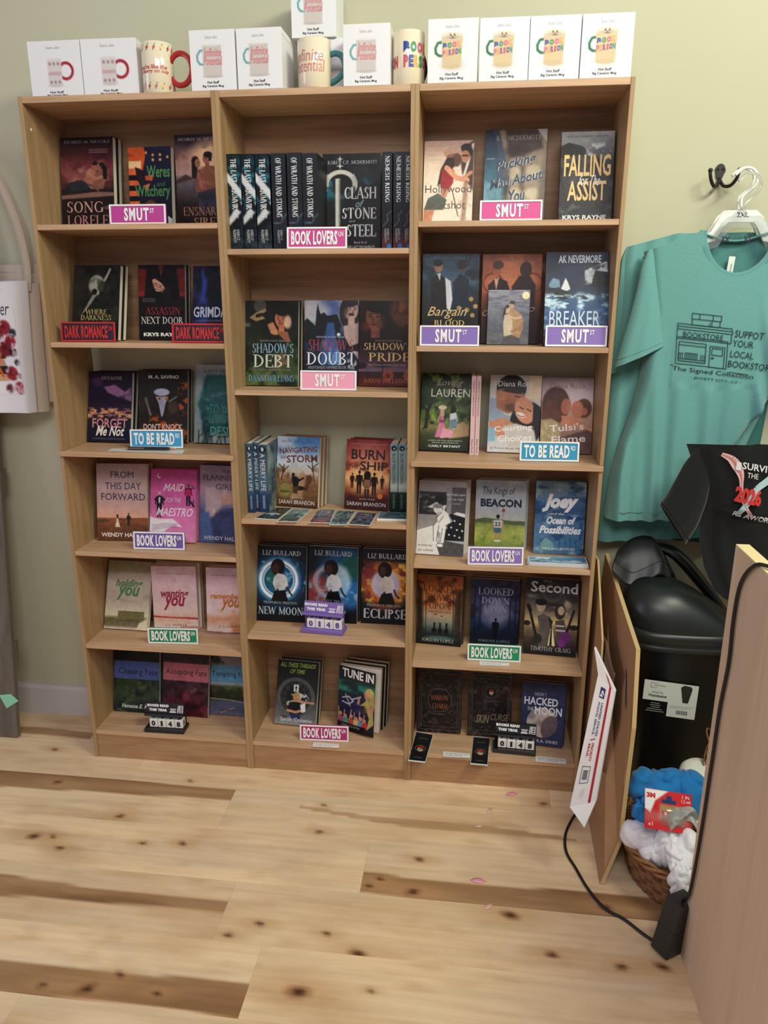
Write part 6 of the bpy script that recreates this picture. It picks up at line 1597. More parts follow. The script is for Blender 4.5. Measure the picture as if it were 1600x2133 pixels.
def mugbox(x, y, z, a, w, h, d, kind, label):
    o = MB().box(0, w, 0, d, 0, h, M_BOX, .0006).build('mug_box'); o.location = (x, y, z + .0002); o.rotation_euler = (0, 0, R(a))
    tag(o, label, 'box', 'white mug boxes on top of the bookcases')
    A = Art(w, h, 64, (232, 231, 234)); draw_mug(kind)(A); k = .004
    A.build('printed_face', lambda X, Y: np.stack([w * (k + X * (1 - 2 * k)), np.full_like(X, -.0003), h * (1 - k - Y / A.asp * (1 - 2 * k))], 1), M_PRINT, o)
    MB().add([(w + .0003, .004, h - .012), (w + .0003, d - .004, h - .012), (w + .0003, d - .004, h - .0125), (w + .0003, .004, h - .0125)], [(0, 1, 2, 3)], mat('box_seam', (170, 170, 172), .8)).build('flap_seam', o)
    g = MB(); pl = lambda u, v: (u * w, -.0007, v * h)
    dk = ink((52, 50, 54))
    lettering(g, 'ban.do', .36, .855, .62, .905, ink((186, 184, 188)), pl, bold=.01)
    if kind == 'hot':
        lettering(g, 'Infinite', .32, .56, .7, .70, ink((214, 122, 130)), pl, shear=.15, bold=.01); lettering(g, 'Potential', .3, .42, .71, .56, ink((214, 122, 130)), pl, shear=.15, bold=.01)
    if kind == 'book':
        cs = ((44, 74, 156), (56, 142, 90), (206, 96, 130), (234, 160, 84), (120, 90, 160), (210, 80, 60))
        for i, ch in enumerate('BOOK'): lettering(g, ch, .30 + .094 * i, .535 + .01 * i, .385 + .094 * i, .625 + .01 * i, ink(cs[i]), pl, bold=.09)
        for i, ch in enumerate('PERSON'): lettering(g, ch, .295 + .063 * i, .42 + .006 * i, .35 + .063 * i, .515 + .006 * i, ink(cs[(i + 2) % 6]), pl, bold=.06)
    if kind == 'red':
        lettering(g, 'Hot Stuff', .36, .085, .62, .125, dk, pl, bold=.025); lettering(g, 'Big Ceramic Mug', .3, .03, .69, .07, dk, pl, bold=.025)
    else:
        lettering(g, 'Hot Stuff', .36, .115, .62, .16, dk, pl, bold=.025); lettering(g, 'Big Ceramic Mug', .25, .045, .72, .095, dk, pl, bold=.025)
    g.build('lettering', o)


mugbox(.0195, .026, 1.8296, -.5, .1335, .124, .10, 'red', 'white box with a red-handled mug picture, at the tote bag end')
mugbox(.1555, .024, 1.8296, 1, .1375, .124, .11, 'red', 'white box with a red-handled mug picture, touching the red-handled mug')
mugbox(.4335, .003, 1.8296, 0, .1085, .126, .11, 'hot', 'white box with a teal-handled mug picture, next to the red mug handle')
mugbox(.5455, .004, 1.8296, -1, .1070, .126, .11, 'hot', 'white box with a teal-handled mug picture, beside the stacked pair')
mugbox(.6690, .094, 1.8296, 0, .1150, .1265, .11, 'hot', 'white box behind the cream mug, lower of the stacked pair')
mugbox(.6580, .085, 1.9565, 0, .1070, .126, .11, 'hot', 'white box cut by the top of the picture, upper of the stacked pair')
mugbox(.7955, .003, 1.8296, 0, .1075, .125, .11, 'hot', 'white box with a teal-handled mug picture, between the two cream mugs')
mugbox(.9885, .003, 1.8296, 0, .1120, .128, .11, 'book', 'white box with a green-handled mug picture, nearest the colourful mug')
mugbox(1.1038, .003, 1.8296, 0, .1088, .1262, .11, 'book', 'white box with a green-handled mug picture, second from the colourful mug')
mugbox(1.2138, .003, 1.8296, 0, .1100, .1258, .11, 'book', 'white box with a green-handled mug picture, third from the colourful mug')
mugbox(1.3258, .003, 1.8296, 0, .1105, .1258, .11, 'book', 'white box with a green-handled mug picture, at the end by the shirts')

CR = (236, 224, 196)
M_MUG = mat('cream_glaze', CR, .12, coat=.6)


def mug(x, y, r, h, handle, hm, label, decor, hdir=1, ha=0):
    o = empty('mug', (x, y, 1.8297)); tag(o, label, 'mug', 'mugs on top of the bookcases')
    b = MB(); t = .004
    b.lathe([(0, 0), (r - .004, 0), (r, .004), (r, h - .002), (r - .0015, h), (r - t, h - .002), (r - t, .008), (0, .006)], M_MUG, 48); b.build('body', o)
    hb = MB(); pth = []
    if handle == 'ring':
        for k in range(25):
            an = R(-150 + 300 * k / 24); pth.append((r - .004 + .026 + .03 * math.cos(an) , 0, h * .5 + .034 * math.sin(an)))
    else:
        pth = [(r - .002, 0, h * .72), (r + .012, 0, h * .74), (r + .026, 0, h * .68), (r + .034, 0, h * .5), (r + .030, 0, h * .36), (r + .014, 0, h * .22), (r - .002, 0, h * .16)]
        pth = smooth(pth, 4)
    hb.tube(pth, .0065, hm, 12, Matrix.Rotation(R(ha), 4, 'Z')); hb.build('handle', o)
    g = MB(); w = 2 * math.pi * r

    def pl(u, v):     # u = angle from the side facing the room (radians), v height fraction
        rr = r + .0006
        return (rr * math.sin(u), -rr * math.cos(u), v * h)
    decor(g, pl); g.build('print', o)


def smooth(p, n):
    P = [Vector(q) for q in p]; out = []
    for i in range(len(P) - 1):
        a, b, c, d = P[max(i - 1, 0)], P[i], P[i + 1], P[min(i + 2, len(P) - 1)]
        for k in range(n):
            t = k / n
            out.append(tuple(.5 * ((2 * b) + (c - a) * t + (2 * a - 5 * b + 4 * c - d) * t * t + (3 * b - a - 3 * c + d) * t ** 3)))
    out.append(tuple(P[-1])); return out


def dec1(g, pl):
    rd = ink((196, 60, 64)); gn = ink((52, 110, 70)); ye = ink((226, 190, 60)); rs = ink((206, 84, 96))
    lettering(g, "you're like the", -1.05, .44, .95, .55, rd, pl, shear=.15, bold=.02); lettering(g, 'cherry on top', -.85, .37, 1.05, .46, rd, pl, shear=.15, bold=.02)
    for v in (.14, .87):
        for i, u in enumerate((-1.5, -1.15, -.7, -.25, .2, .65, 1.1, 1.5)):
            mm = (rd, rs, ye)[i % 3]; n = 8
            g.add([pl(u + .085 * math.cos(k * 2 * math.pi / n), v + .03 * math.sin(k * 2 * math.pi / n)) for k in range(n)], [list(range(n))], mm)
            g.add([pl(u + .02, v + .03), pl(u + .05, v + .028), pl(u + .12, v + .075), pl(u + .06, v + .07)], [(0, 1, 2, 3)], gn); g.add([pl(u - .1, v - .05), pl(u - .02, v - .06), pl(u - .04, v - .02)], [(0, 1, 2)], gn)


def dec2(g, pl):
    pkk = ink((206, 112, 112)); lettering(g, 'Infinite', -1.25, .53, .7, .76, pkk, pl, shear=.12, bold=-.004); lettering(g, 'Potential', -1.45, .32, .8, .56, pkk, pl, shear=.12, bold=-.004)


def dec3(g, pl):
    cs = ((36, 66, 150), (40, 146, 84), (206, 92, 140), (234, 150, 60), (130, 90, 160), (206, 60, 60))
    for i, ch in enumerate('BOOK'): lettering(g, ch, -.25 + .44 * i, .58, .15 + .44 * i, .78, ink(cs[i]), pl, bold=.09)
    for i, ch in enumerate('PERSON'): lettering(g, ch, -.24 + .33 * i, .32, .06 + .33 * i, .54, ink(((200, 80, 110), (36, 66, 150), (234, 160, 50), (40, 146, 84), (206, 60, 60), (206, 92, 140))[i]), pl, bold=.06)
    for i, ch in enumerate('PERSON'): lettering(g, ch, -2.6 + .33 * i, .32, -2.3 + .33 * i, .54, ink(cs[i]), pl, bold=.06)


mug(.337, .045, .0375, .112, 'ring', mat('red_glaze', (186, 40, 40), .18, coat=.5), 'cream mug with cherries and a round red handle', dec1, ha=-8)
mug(.7215, .043, .0385, .106, 'angular', mat('teal_glaze', (64, 130, 130), .3), 'cream mug with pink script and a teal handle', dec2, ha=-4)
mug(.9420, .044, .0365, .114, 'angular', mat('dark_glaze', (36, 46, 44), .25), 'cream mug with colourful block letters and dark handle', dec3, ha=62)

# ------------------------------------------------------------------ wall hook, hangers and teal shirts
M_BLK = mat('black_iron', (24, 24, 25), .4)
hk = empty('coat_hook', (1.712, .2315, 1.664)); tag(hk, 'black double coat hook on the wall', 'hook')
pb = MB(); n = 20
pts = [(.013 * math.sin(2 * math.pi * k / n) * (1 if math.cos(2 * math.pi * k / n) > 0 else .75), .004 + .019 * math.cos(2 * math.pi * k / n)) for k in range(n)]
pb.prism(pts, -.005, 0, M_BLK); pb.build('back_plate', hk)
for s in (-1, 1):
    t = MB()
    p = smooth([(0, -.004, -.012), (.008 * s, -.016, -.03), (.02 * s, -.032, -.032), (.030 * s, -.040, -.018), (.034 * s, -.042, -.002)], 4)
    t.tube(p, .0042, M_BLK, 10); t.lathe([(0, -.006), (.0045, -.004), (.006, 0), (.0045, .004), (0, .006)], M_BLK, 12, Matrix.Translation((.034 * s, -.042, .002))); t.build('prong', hk)
for s in (-1, 1):
    MB().lathe([(0, 0), (.003, 0), (.0022, .0015), (0, .002)], M_BLK, 10, Matrix.Translation((.006 * s, -.005, .010)) @ Matrix.Rotation(R(90), 4, 'X')).build('screw_head', hk)

M_HW = mat('hanger_white', (236, 236, 232), .35)
M_HC = mat('hanger_clear', (236, 240, 240), .08, trans=.9)
HX = 1.748


def hanger(y, z, mt_, label, clear, texts):
    o = empty('hanger', (HX, y, z)); tag(o, label, 'hanger', 'shirt hangers on the wall hook')
    b = MB()
    out = [(-.215, -.055), (-.20, -.066), (-.09, -.030), (-.055, -.020), (-.040, .010), (-.030, .022), (.030, .022), (.040, .010), (.055, -.020), (.09, -.030), (.2, -.066), (.215, -.055), (.1, -.012), (.068, .0), (.050, .036), (.034, .050), (-.034, .050), (-.050, .036), (-.068, .0), (-.1, -.012)]
    n = len(out)
    v = [(a, -.0035, c) for a, c in out] + [(a, .0035, c) for a, c in out]
    up = list(range(10, 20)); # upper outline
    f = []
    pair = list(zip(range(0, 10), [11, 12, 13, 14, 15, 16, 17, 18, 19, 10]))
    low = list(range(1, 11)); top = [0, 19, 18, 17, 16, 15, 14, 13, 12, 11]
    for i in range(9):
        f.append((low[i], low[i + 1], top[i + 1], top[i])); f.append((n + low[i], n + top[i], n + top[i + 1], n + low[i + 1]))
        f.append((low[i], n + low[i], n + low[i + 1], low[i + 1])); f.append((top[i], top[i + 1], n + top[i + 1], n + top[i]))
    f.append((1, 0, n, n + 1)); f.append((10, n + 10, n + 11, 11))
    b.add(v, f, mt_); b.build('body', o)
    hb = MB()
    hm = M_HW if not clear else mt_
    hb.tube(smooth([(0, 0, .05), (-.004, 0, .075), (.008, 0, .09), (.022, -.004, .104), (.026, -.004, .125), (.012, -.004, .142), (-.008, -.004, .143), (-.026, -.004, .128)], 4), .0034, hm, 10); hb.build('hook', o)
    if texts:
        g = MB()
        for s, x0, z0, x1, z1 in texts:
            lettering(g, s, x0, z0, x1, z1, ink((34, 34, 48)), lambda u, v: (u, -.0042, v), bold=.02, shear=.1)
        g.build('size_mark', o)


hanger(.165, 1.520, M_HW, 'white plastic hanger, rearmost on the hook', False, [])
hanger(.140, 1.518, M_HW, 'white plastic hanger marked with size 2XL', False, [('2XL', -.012, .034, .016, .045)])
hanger(.112, 1.502, M_HC, 'clear plastic hanger with XL and 3X size marks, foremost on the hook', True, [('3X', -.05, -.01, -.028, .004), ('XL', .0, -.012, .022, .004)])

M_TEAL = mat('teal_jersey', (106, 162, 160), .9, noise=.07, nscale=160, bump=.25, sheen=.3, spec=.2)
M_RIB = mat('teal_ribbing', (96, 150, 148), .9, noise=.06, nscale=200, bump=.3, sheen=.3, spec=.2)
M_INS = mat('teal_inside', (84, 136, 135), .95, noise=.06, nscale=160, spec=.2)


def cloth(name, L, Rt, top, yf, yb, mat_, parent, nu=48, nv=60, back=True):
    """hanging cloth between a left and a right outline (x, z lists from top to bottom); top(s) lowers the front top edge; yf(x, z, s) front depth"""
    def ip(P, t):
        k = t * (len(P) - 1); i = min(int(k), len(P) - 2); q = k - i
        return (P[i][0] * (1 - q) + P[i + 1][0] * q, P[i][1] * (1 - q) + P[i + 1][1] * q)

    def pt(s, t, front):
        a, b_ = ip(L, t), ip(Rt, t)
        x = a[0] * (1 - s) + b_[0] * s; z = a[1] * (1 - s) + b_[1] * s
        if front:
            z += top(s) * (1 - t) ** 2.2
            e = min(1, 16 * s, 16 * (1 - s))
            e = math.sqrt(max(0, 1 - (1 - e) ** 2))
            return (x, yb + (yf(x, z, s, t) - yb) * (.12 + .88 * e), z)
        return (x, yb, z)
    b = MB()
    b.grid(lambda s, t: pt(s, t, True), nu, nv, mat_)
    if back:
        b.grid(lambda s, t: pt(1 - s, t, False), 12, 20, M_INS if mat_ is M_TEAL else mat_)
        b.grid(lambda u, t: tuple(Vector(pt(0, t, False)) * (1 - u) + Vector(pt(0, t, True)) * u), 2, nv, mat_); b.grid(lambda u, t: tuple(Vector(pt(1, t, True)) * (1 - u) + Vector(pt(1, t, False)) * u), 2, nv, mat_)
    return b.build(name, parent)


# front shirt
sh = empty('t_shirt', (1.70, .12, .78)); tag(sh, 'teal t-shirt with a bookstore drawing, foremost on the hook', 't-shirt', 'teal t-shirts on the wall hook')
sh.location = (0, 0, 0)
NX = 1.738     # middle of the neck opening


def yfront(x, z, s, t):
    f = .0
    k = max(0, min(1, (1.20 - z) / .40)); k2 = max(0, min(1, (1.32 - z) / .2))
    f += .009 * k2 * (1 - k * .4) * math.sin((x + .05 * z) * 95 + .6) * (1 if not (1.61 < x < 1.83 and z > 1.15) else .12) * (.5 + .5 * k)
    f += .006 * k * math.sin(x * 150 + z * 5)
    fr = max(0, min(1, (x - 1.80) / .05))
    f += .012 * fr * math.sin((x + .32 * z) * 120)
    return .098 - .01 * math.sin(math.pi * s) + f


Lp = [(1.528, 1.474), (1.541, 1.40), (1.556, 1.32), (1.553, 1.25), (1.543, 1.15), (1.531, 1.07), (1.508, .985), (1.494, .91), (1.488, .85), (1.486, .815), (1.4845, .786)]
Rp = [(1.948, 1.47), (1.93, 1.40), (1.915, 1.32), (1.905, 1.24), (1.885, 1.15), (1.855, 1.09), (1.815, 1.03), (1.785, .98), (1.770, .90), (1.765, .84), (1.762, .80)]


def topf(s):
    x = 1.528 * (1 - s) + 1.948 * s; d = (x - NX) / .085
    sl = .047 * min(1, (x - 1.528) / .125) if x < NX else .047 * min(1, (1.948 - x) / .125)
    neck = -.105 * math.sqrt(max(0, 1 - d * d)) if abs(d) < 1 else 0
    return sl + neck


cloth('body', Lp, Rp, topf, yfront, .147, M_TEAL, sh, 110, 90)
# back of the neck seen through the opening
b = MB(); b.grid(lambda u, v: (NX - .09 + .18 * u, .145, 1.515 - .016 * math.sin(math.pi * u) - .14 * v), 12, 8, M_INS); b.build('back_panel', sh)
b = MB()
rg = [(NX + .085 * math.cos(R(a)), .092 + (.006 if 200 > a > 160 or a > 340 or a < 20 else 0), 1.521 + (.107 if a > 180 else .02) * math.sin(R(a)) * (1 if a > 180 else -1)) for a in range(176, 365, 6)]
b.tube(rg, .0085, M_RIB, 10, flat=.35)
bk = [(NX - .084 + .168 * k / 14, .136, 1.519 - .022 * math.sin(math.pi * k / 14)) for k in range(15)]
b.tube(bk, .008, M_RIB, 10, flat=.4); b.build('collar', sh)
M_TAG = mat('label_cloth', (232, 236, 230), .8)
tg = MB().box(-.0075, .0075, -.0006, .0006, -.046, 0, M_TAG, 0, Matrix.Translation((1.7365, .131, 1.4615)) @ Matrix.Rotation(R(4), 4, 'Y')).build('neck_label', sh, 'white woven neck label')
g = MB(); tm = Matrix.Translation((1.7365, .1300, 1.4615)) @ Matrix.Rotation(R(4), 4, 'Y')
lettering(g, 'CANVAS', -.001, -.043, .003, -.017, ink((120, 130, 130)), lambda u, v: tuple(tm @ Vector((u, -.0004, v))), rot=90)
g.build('label_print', tg)


def sleeve(name, S, parent, y0, mat_, bul=.03):
    """S: outer and inner outline from shoulder to hem"""
    O, I = S
    def ip(P, t):
        k = t * (len(P) - 1); i = min(int(k), len(P) - 2); q = k - i
        return Vector((P[i][0] * (1 - q) + P[i + 1][0] * q, 0, P[i][1] * (1 - q) + P[i + 1][1] * q))
    b = MB()
    def pt(a, t, rr=1.0):
        o_, i_ = ip(O, t), ip(I, t); c = (o_ + i_) / 2; h = (o_ - i_) / 2
        th = a * 2 * math.pi
        fo = .0025 * math.sin(a * 44 + t * 3) * t
        p = c + h * (math.cos(th) * rr); p.y = y0 - (math.sin(th)) * (bul + fo) * rr * (.12 + .88 * t ** .7)
        return tuple(p)
    b.grid(lambda a, t: pt(1 - a, t), 36, 18, mat_)
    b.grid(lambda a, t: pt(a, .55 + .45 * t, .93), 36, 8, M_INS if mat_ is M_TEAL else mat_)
    b.grid(lambda a, t: pt(1 - a, 1, 1 - .07 * t), 36, 1, mat_)
    ring = [pt(k / 36, .93, 1.012) for k in range(36)]
    b.tube(ring, .0011, mat_, 5, closed=True)
    return b.build(name, parent)


sleeve('sleeve', ([(1.531, 1.478), (1.518, 1.44), (1.511, 1.38), (1.499, 1.31), (1.486, 1.25), (1.474, 1.193)], [(1.543, 1.478), (1.556, 1.41), (1.567, 1.36), (1.576, 1.32), (1.584, 1.28), (1.592, 1.250)]), sh, .108, M_TEAL, .032)
sleeve('sleeve', ([(1.946, 1.478), (1.955, 1.44), (1.965, 1.38), (1.975, 1.31), (1.985, 1.25), (1.995, 1.193)], [(1.934, 1.478), (1.92, 1.41), (1.91, 1.36), (1.90, 1.32), (1.892, 1.28), (1.885, 1.250)]), sh, .108, M_TEAL, .032)
# hem seam
b = MB()
for zz in (.812,):
    b.tube([(1.487 + .005 + (1.757 - 1.487) * k / 60, yfront(1.487 + .27 * k / 60, zz, k / 60, .93) - .0028 if 3 < k < 57 else .115, zz + .0 + .006 * k / 60) for k in range(5, 57)], .0009, M_RIB, 5)
b.build('hem_seam', sh)

# drawing on the shirt
g = MB(); IK = ink((26, 44, 48), .8)
F = lambda u, v: (u, yfront(u, v, (u - 1.528) / .42, .4) - .0022, v)


def stroke(pts, w=.0016):
    for (a, b2) in zip(pts[:-1], pts[1:]):
        dx, dz = b2[0] - a[0], b2[1] - a[1]; l = math.hypot(dx, dz) or 1; nx, nz = -dz / l * w / 2, dx / l * w / 2
        ex, ez = dx / l * w / 2, dz / l * w / 2
        q = [(a[0] + nx - ex, a[1] + nz - ez), (a[0] - nx - ex, a[1] - nz - ez), (b2[0] - nx + ex, b2[1] - nz + ez), (b2[0] + nx + ex, b2[1] + nz + ez)]
        g.add([F(*p) for p in q], [(0, 1, 2, 3)], IK)


def Q(u, v):      # drawing coordinates: 0..1 across the shop front, 0..1 up; slightly turned like the hanging shirt
    return (1.618 + .122 * u - .004 * v, 1.2055 + .094 * v - .0125 * u)


def rc(u0, v0, u1, v1, w=.0016):
    stroke([Q(u0, v0), Q(u1, v0), Q(u1, v1), Q(u0, v1), Q(u0, v0)], w)


rc(0, 0, 1.0, .70); rc(.0, .66, 1.06, .90); rc(.01, .90, 1.08, .97); rc(.0, .97, 1.06, 1.04); rc(.28, 1.04, .82, 1.19); rc(.27, 1.19, .84, 1.33); stroke([Q(.42, 1.19), Q(.42, 1.33)]); stroke([Q(.68, 1.19), Q(.68, 1.33)]); stroke([Q(.66, 1.04), Q(.66, 1.19)]); stroke([Q(.62, 1.04), Q(.62, 1.12)])
rc(.05, .08, .58, .58); rc(.05, .08, .58, .14); stroke([Q(.05, .50), Q(.58, .50)]); stroke([Q(.05, .28), Q(.14, .28)])
for k in range(9): stroke([Q(.18 + .03 * k, .14), Q(.18 + .03 * k, .30)], .0013)
stroke([Q(.18, .30), Q(.42, .30)])
for k in range(3): stroke([Q(.06 + .035 * k, .14), Q(.06 + .035 * k, .28)], .0013); stroke([Q(.49 + .035 * k, .14), Q(.49 + .035 * k, .29)], .0013)
rc(.66, 0, .95, .54); rc(.70, .32, .91, .49); stroke([Q(.69, .24), Q(.72, .26), Q(.74, .23), Q(.71, .22), Q(.69, .24)])
stroke([Q(-.08, -.05), Q(1.45, -.09)], .0018)


def T2(s, u0, v0, u1, v1, bold=.0, shear=.0):
    lettering(g, s, u0, v0, u1, v1, IK, lambda u, v: F(*Q(u, v)), bold=bold, shear=shear)


T2('BOOKSTORE', .12, .71, .90, .85, .0)
T2('SUPPOT', 1.12, .84, 1.70, 1.02, .0, .1); T2('YOUR', 1.10, .60, 1.50, .77, .0, .1); T2('LOCAL', 1.06, .32, 1.52, .49, .0, .1); T2('BOOKSTORE', 1.03, .06, 1.95, .23, .0, .1)
T2('The Signed Collection', -.05, -.22, 1.55, -.07); T2('- JEWETT CITY, CT -', .32, -.37, 1.32, -.29)
g.build('print', sh)

# shirt behind
s2 = empty('t_shirt'); tag(s2, 'teal t-shirt behind the printed one, its shoulder against the bookcase', 't-shirt', 'teal t-shirts on the wall hook')
L2 = [(1.492, 1.488), (1.480, 1.46), (1.481, 1.36), (1.479, 1.22), (1.478, 1.08), (1.479, .95), (1.478, .83), (1.477, .76), (1.478, .704)]
R2 = [(1.96, 1.49), (1.95, 1.40), (1.93, 1.3), (1.91, 1.2), (1.88, 1.1), (1.85, 1.0), (1.82, .88), (1.81, .8), (1.80, .73)]
cloth('body', L2, R2, lambda s: .030 * min(1, s * 4, (1 - s) * 4), lambda x, z, s, t: .163 + .004 * math.sin(x * 120), .186, M_TEAL, s2, 90, 30)
sleeve('sleeve', ([(1.492, 1.488), (1.481, 1.46), (1.479, 1.38), (1.478, 1.30), (1.474, 1.23), (1.470, 1.165)], [(1.505, 1.48), (1.512, 1.42), (1.52, 1.36), (1.53, 1.30), (1.545, 1.24), (1.556, 1.205)]), s2, .174, M_TEAL, .010)
s3 = empty('t_shirt'); tag(s3, 'darker teal t-shirt at the back, only its hem showing above the bin', 't-shirt', 'teal t-shirts on the wall hook')
M_T3 = mat('dark_teal_jersey', (62, 112, 110), .95, noise=.06, nscale=160, spec=.2)
cloth('body', [(1.53, 1.46), (1.53, 1.1), (1.54, .72)], [(1.95, 1.46), (1.90, 1.1), (1.88, .69)], lambda s: .03 * min(1, s * 4, (1 - s) * 4), lambda x, z, s, t: .203 + .003 * math.sin(x * 80), .218, M_T3, s3, 60, 20)

# ------------------------------------------------------------------ black shirt over a chair back
M_BS = mat('black_jersey', (24, 25, 25), .9, noise=.08, nscale=160, bump=.2, sheen=.2, spec=.2)
ch = empty('chair', (1.97, -.055, 0)); tag(ch, 'black chair with a rounded back under the black shirt', 'chair')
b = MB(); b.grid(lambda u, v: (-.20 * math.cos(math.pi * u) * (1 - .25 * (2 * v - 1) ** 6), -.03 * math.sin(math.pi * u) * (1 - (2 * v - 1) ** 8) , .66 + .35 * v), 24, 18, mat('chair_black', (22, 23, 24), .45)); b.grid(lambda u, v: (.20 * math.cos(math.pi * u) * (1 - .25 * (2 * v - 1) ** 6), .03 * math.sin(math.pi * u) * (1 - (2 * v - 1) ** 8), .66 + .35 * v), 24, 18, mat('chair_black', (22, 23, 24), .45)); b.build('backrest', ch)
MB().tube([(.1, .0, .67), (.1, .0, .5), (.1, -.02, .42), (.1, -.2, .41)], .018, mat('chair_black', (22, 23, 24), .45), 10).build('bracket', ch)
b = MB(); b.box(-.12, .30, -.50, -.06, .38, .45, mat('chair_black', (22, 23, 24), .45), .02); b.build('seat', ch)
MB().lathe([(.02, .06), (.025, .07), (.025, .38), (.0, .38)], mat('chair_black', (22, 23, 24), .45), 12, Matrix.Translation((.1, -.3, 0))).build('column', ch)
for k in range(5):
    an = 2 * math.pi * k / 5 + .3; x1_, y1_ = .1 + .22 * math.cos(an), -.3 + .22 * math.sin(an)
    MB().tube([(.1, -.3, .09), (x1_, y1_, .055)], .014, mat('chair_black', (22, 23, 24), .45), 8).lathe([(0, 0), (.02, .004), (.025, .025), (.02, .046), (0, .05)], mat('chair_black', (22, 23, 24), .45), 12, Matrix.Translation((x1_, y1_, 0))).build('leg', ch)
bs = empty('t_shirt'); tag(bs, 'black t-shirt with red and white printing, draped over a chair back', 't-shirt')
LB_ = [(1.640, 1.018), (1.652, .99), (1.664, .955), (1.678, .92), (1.690, .88), (1.694, .83), (1.698, .77), (1.718, .70), (1.75, .64)]
RB_ = [(2.26, 1.018), (2.26, .99), (2.26, .955), (2.26, .92), (2.26, .88), (2.26, .83), (2.25, .77), (2.25, .70), (2.24, .62)]


def yblk(x, z, s, t):
    dr = .016 * max(0, min(1, (.895 - .16 * (x - 1.68) - z) / .02))       # print flap hangs in front of the lower part
    return -.103 + dr - .02 * math.sin(math.pi * min(1, s * 1.2)) + .004 * math.sin(x * 60 + z * 20)


cloth('body', LB_, RB_, lambda s: .022 * min(1, s * 5, (1 - s) * 5), yblk, -.005, M_BS, bs, 80, 60)
sleeve('sleeve', ([(1.648, 1.024), (1.622, .985), (1.604, .94), (1.590, .905), (1.576, .880)], [(1.690, .985), (1.686, .94), (1.682, .89), (1.668, .83), (1.645, .782)]), bs, -.075, M_BS, .035)
g = MB(); FB = lambda u, v: (u, yblk(u, v, (u - 1.66) / .37, .2) - .0035, v)
wh = ink((226, 228, 226), .8); rdd = ink((206, 52, 46), .8); pkb = ink((226, 190, 186), .8); blb = ink((176, 206, 212), .8)


def shp(p, mm, dz=0.0):
    g.add([(FB(*q)[0], FB(*q)[1] - dz, FB(*q)[2]) for q in p], [list(range(len(p)))], mm)


def rib(path, ws, mm, dz):
    for i in range(len(path) - 1):
        (a, c), (b2, d) = path[i], path[i + 1]; l = math.hypot(b2 - a, d - c); nx, nz = -(d - c) / l, (b2 - a) / l
        w0, w1 = ws[i] / 2, ws[i + 1] / 2
        shp([(a + nx * w0, c + nz * w0), (a - nx * w0, c - nz * w0), (b2 - nx * w1, d - nz * w1), (b2 + nx * w1, d + nz * w1)], mm, dz)


pth = smooth([(1.692, 1.014), (1.712, 1.005), (1.726, .988), (1.736, .968), (1.740, .945), (1.744, .920), (1.756, .892), (1.776, .866)], 4)
pth = [(p[0], p[1]) for p in smooth([(a, 0, c) for a, c in ((1.692, 1.014), (1.712, 1.005), (1.726, .988), (1.736, .968), (1.740, .945), (1.744, .920), (1.756, .892), (1.776, .866))], 4) for p in [(p[0], p[2])]]
N_ = len(pth)
rib(pth, [.003 + .013 * math.sin(math.pi * min(1, i / N_ * 1.6 + .1)) ** 2 + .004 for i in range(N_)], pkb, 0)
rib(pth, [.001 + .004 * math.sin(math.pi * min(1, i / N_ * 1.6 + .1)) for i in range(N_)], ink((206, 120, 116), .8), .0006)
pt2 = [(p[0], p[2]) for p in smooth([(1.815, 0, .975), (1.795, 0, .955), (1.775, 0, .938), (1.765, 0, .915), (1.752, 0, .890), (1.742, 0, .868)], 4)]
rib(pt2, [.018 - .008 * i / len(pt2) for i in range(len(pt2))], blb, .0003)
fl = lambda dz: (lambda u, v: (u, yblk(u, v, (u - 1.66) / .37, .2) - .0035 - dz, v - .16 * (u - 1.73)))
lettering(g, 'I', 1.7225, .980, 1.7325, .999, wh, fl(.004), bold=.06)
lettering(g, 'SURVIVED', 1.736, .985, 1.832, 1.001, wh, fl(.001), bold=.015)
lettering(g, 'THE', 1.749, .967, 1.774, .979, wh, fl(.001), bold=.0)
lettering(g, '2026', 1.729, .905, 1.786, .945, rdd, fl(.0035), bold=.05)
lettering(g, 'RS AWORDS', 1.735, .868, 1.830, .882, wh, fl(.001), bold=.02)
g.build('print', bs)

# ------------------------------------------------------------------ wooden desk panel with cable and adapter
M_DESK = wood('maple_panel', (224, 198, 170), (211, 184, 156), (25, 25, 1.5), .5, .03)
M_DESKE = mat('maple_edge', (232, 212, 160), .45, noise=.05, nscale=40)
dk_ = empty('desk', (1.60, -.53, 0)); tag(dk_, 'pale maple desk side panel in front of the bin and basket', 'desk')
MB().box(0, .024, -2.4, 0, 0, .926, M_DESK, .0008).build('side_panel', dk_)
MB().box(0, .024, -2.4, 0, .9262, .9285, M_DESKE, .0006).build('edge_band', dk_)
MB().box(.0242, 1.3, -2.2, -1.9, .2, .9, M_DESK).build('modesty_panel', dk_)
M_CAB = mat('cable_black', (22, 22, 24), .45)
ad = empty('power_adapter', (1.572, -.528, .0028), (R(4), R(9), R(38))); tag(ad, 'black power adapter on the floor, leaning against the desk panel', 'adapter')
am = mat('adapter_black', (34, 33, 32), .5, noise=.05)
MB().box(-.030, .030, -.022, .022, .002, .135, am, .003).build('body', ad)
MB().box(-.0303, .0303, -.0223, .0223, .068, .0688, mat('adapter_seam', (20, 20, 20), .6)).build('seam', ad)
cb = MB().tube(smooth([(1.64, -.72, .9345), (1.608, -.668, .9345), (1.5945, -.640, .925), (1.5950, -.592, .875), (1.5950, -.582, .802), (1.5950, -.588, .721), (1.5950, -.576, .624), (1.5950, -.574, .531), (1.5950, -.572, .467), (1.5950, -.570, .378), (1.594, -.566, .26), (1.594, -.553, .175), (1.592, -.530, .138)], 5), .0034, M_CAB, 8).build('power_cable')
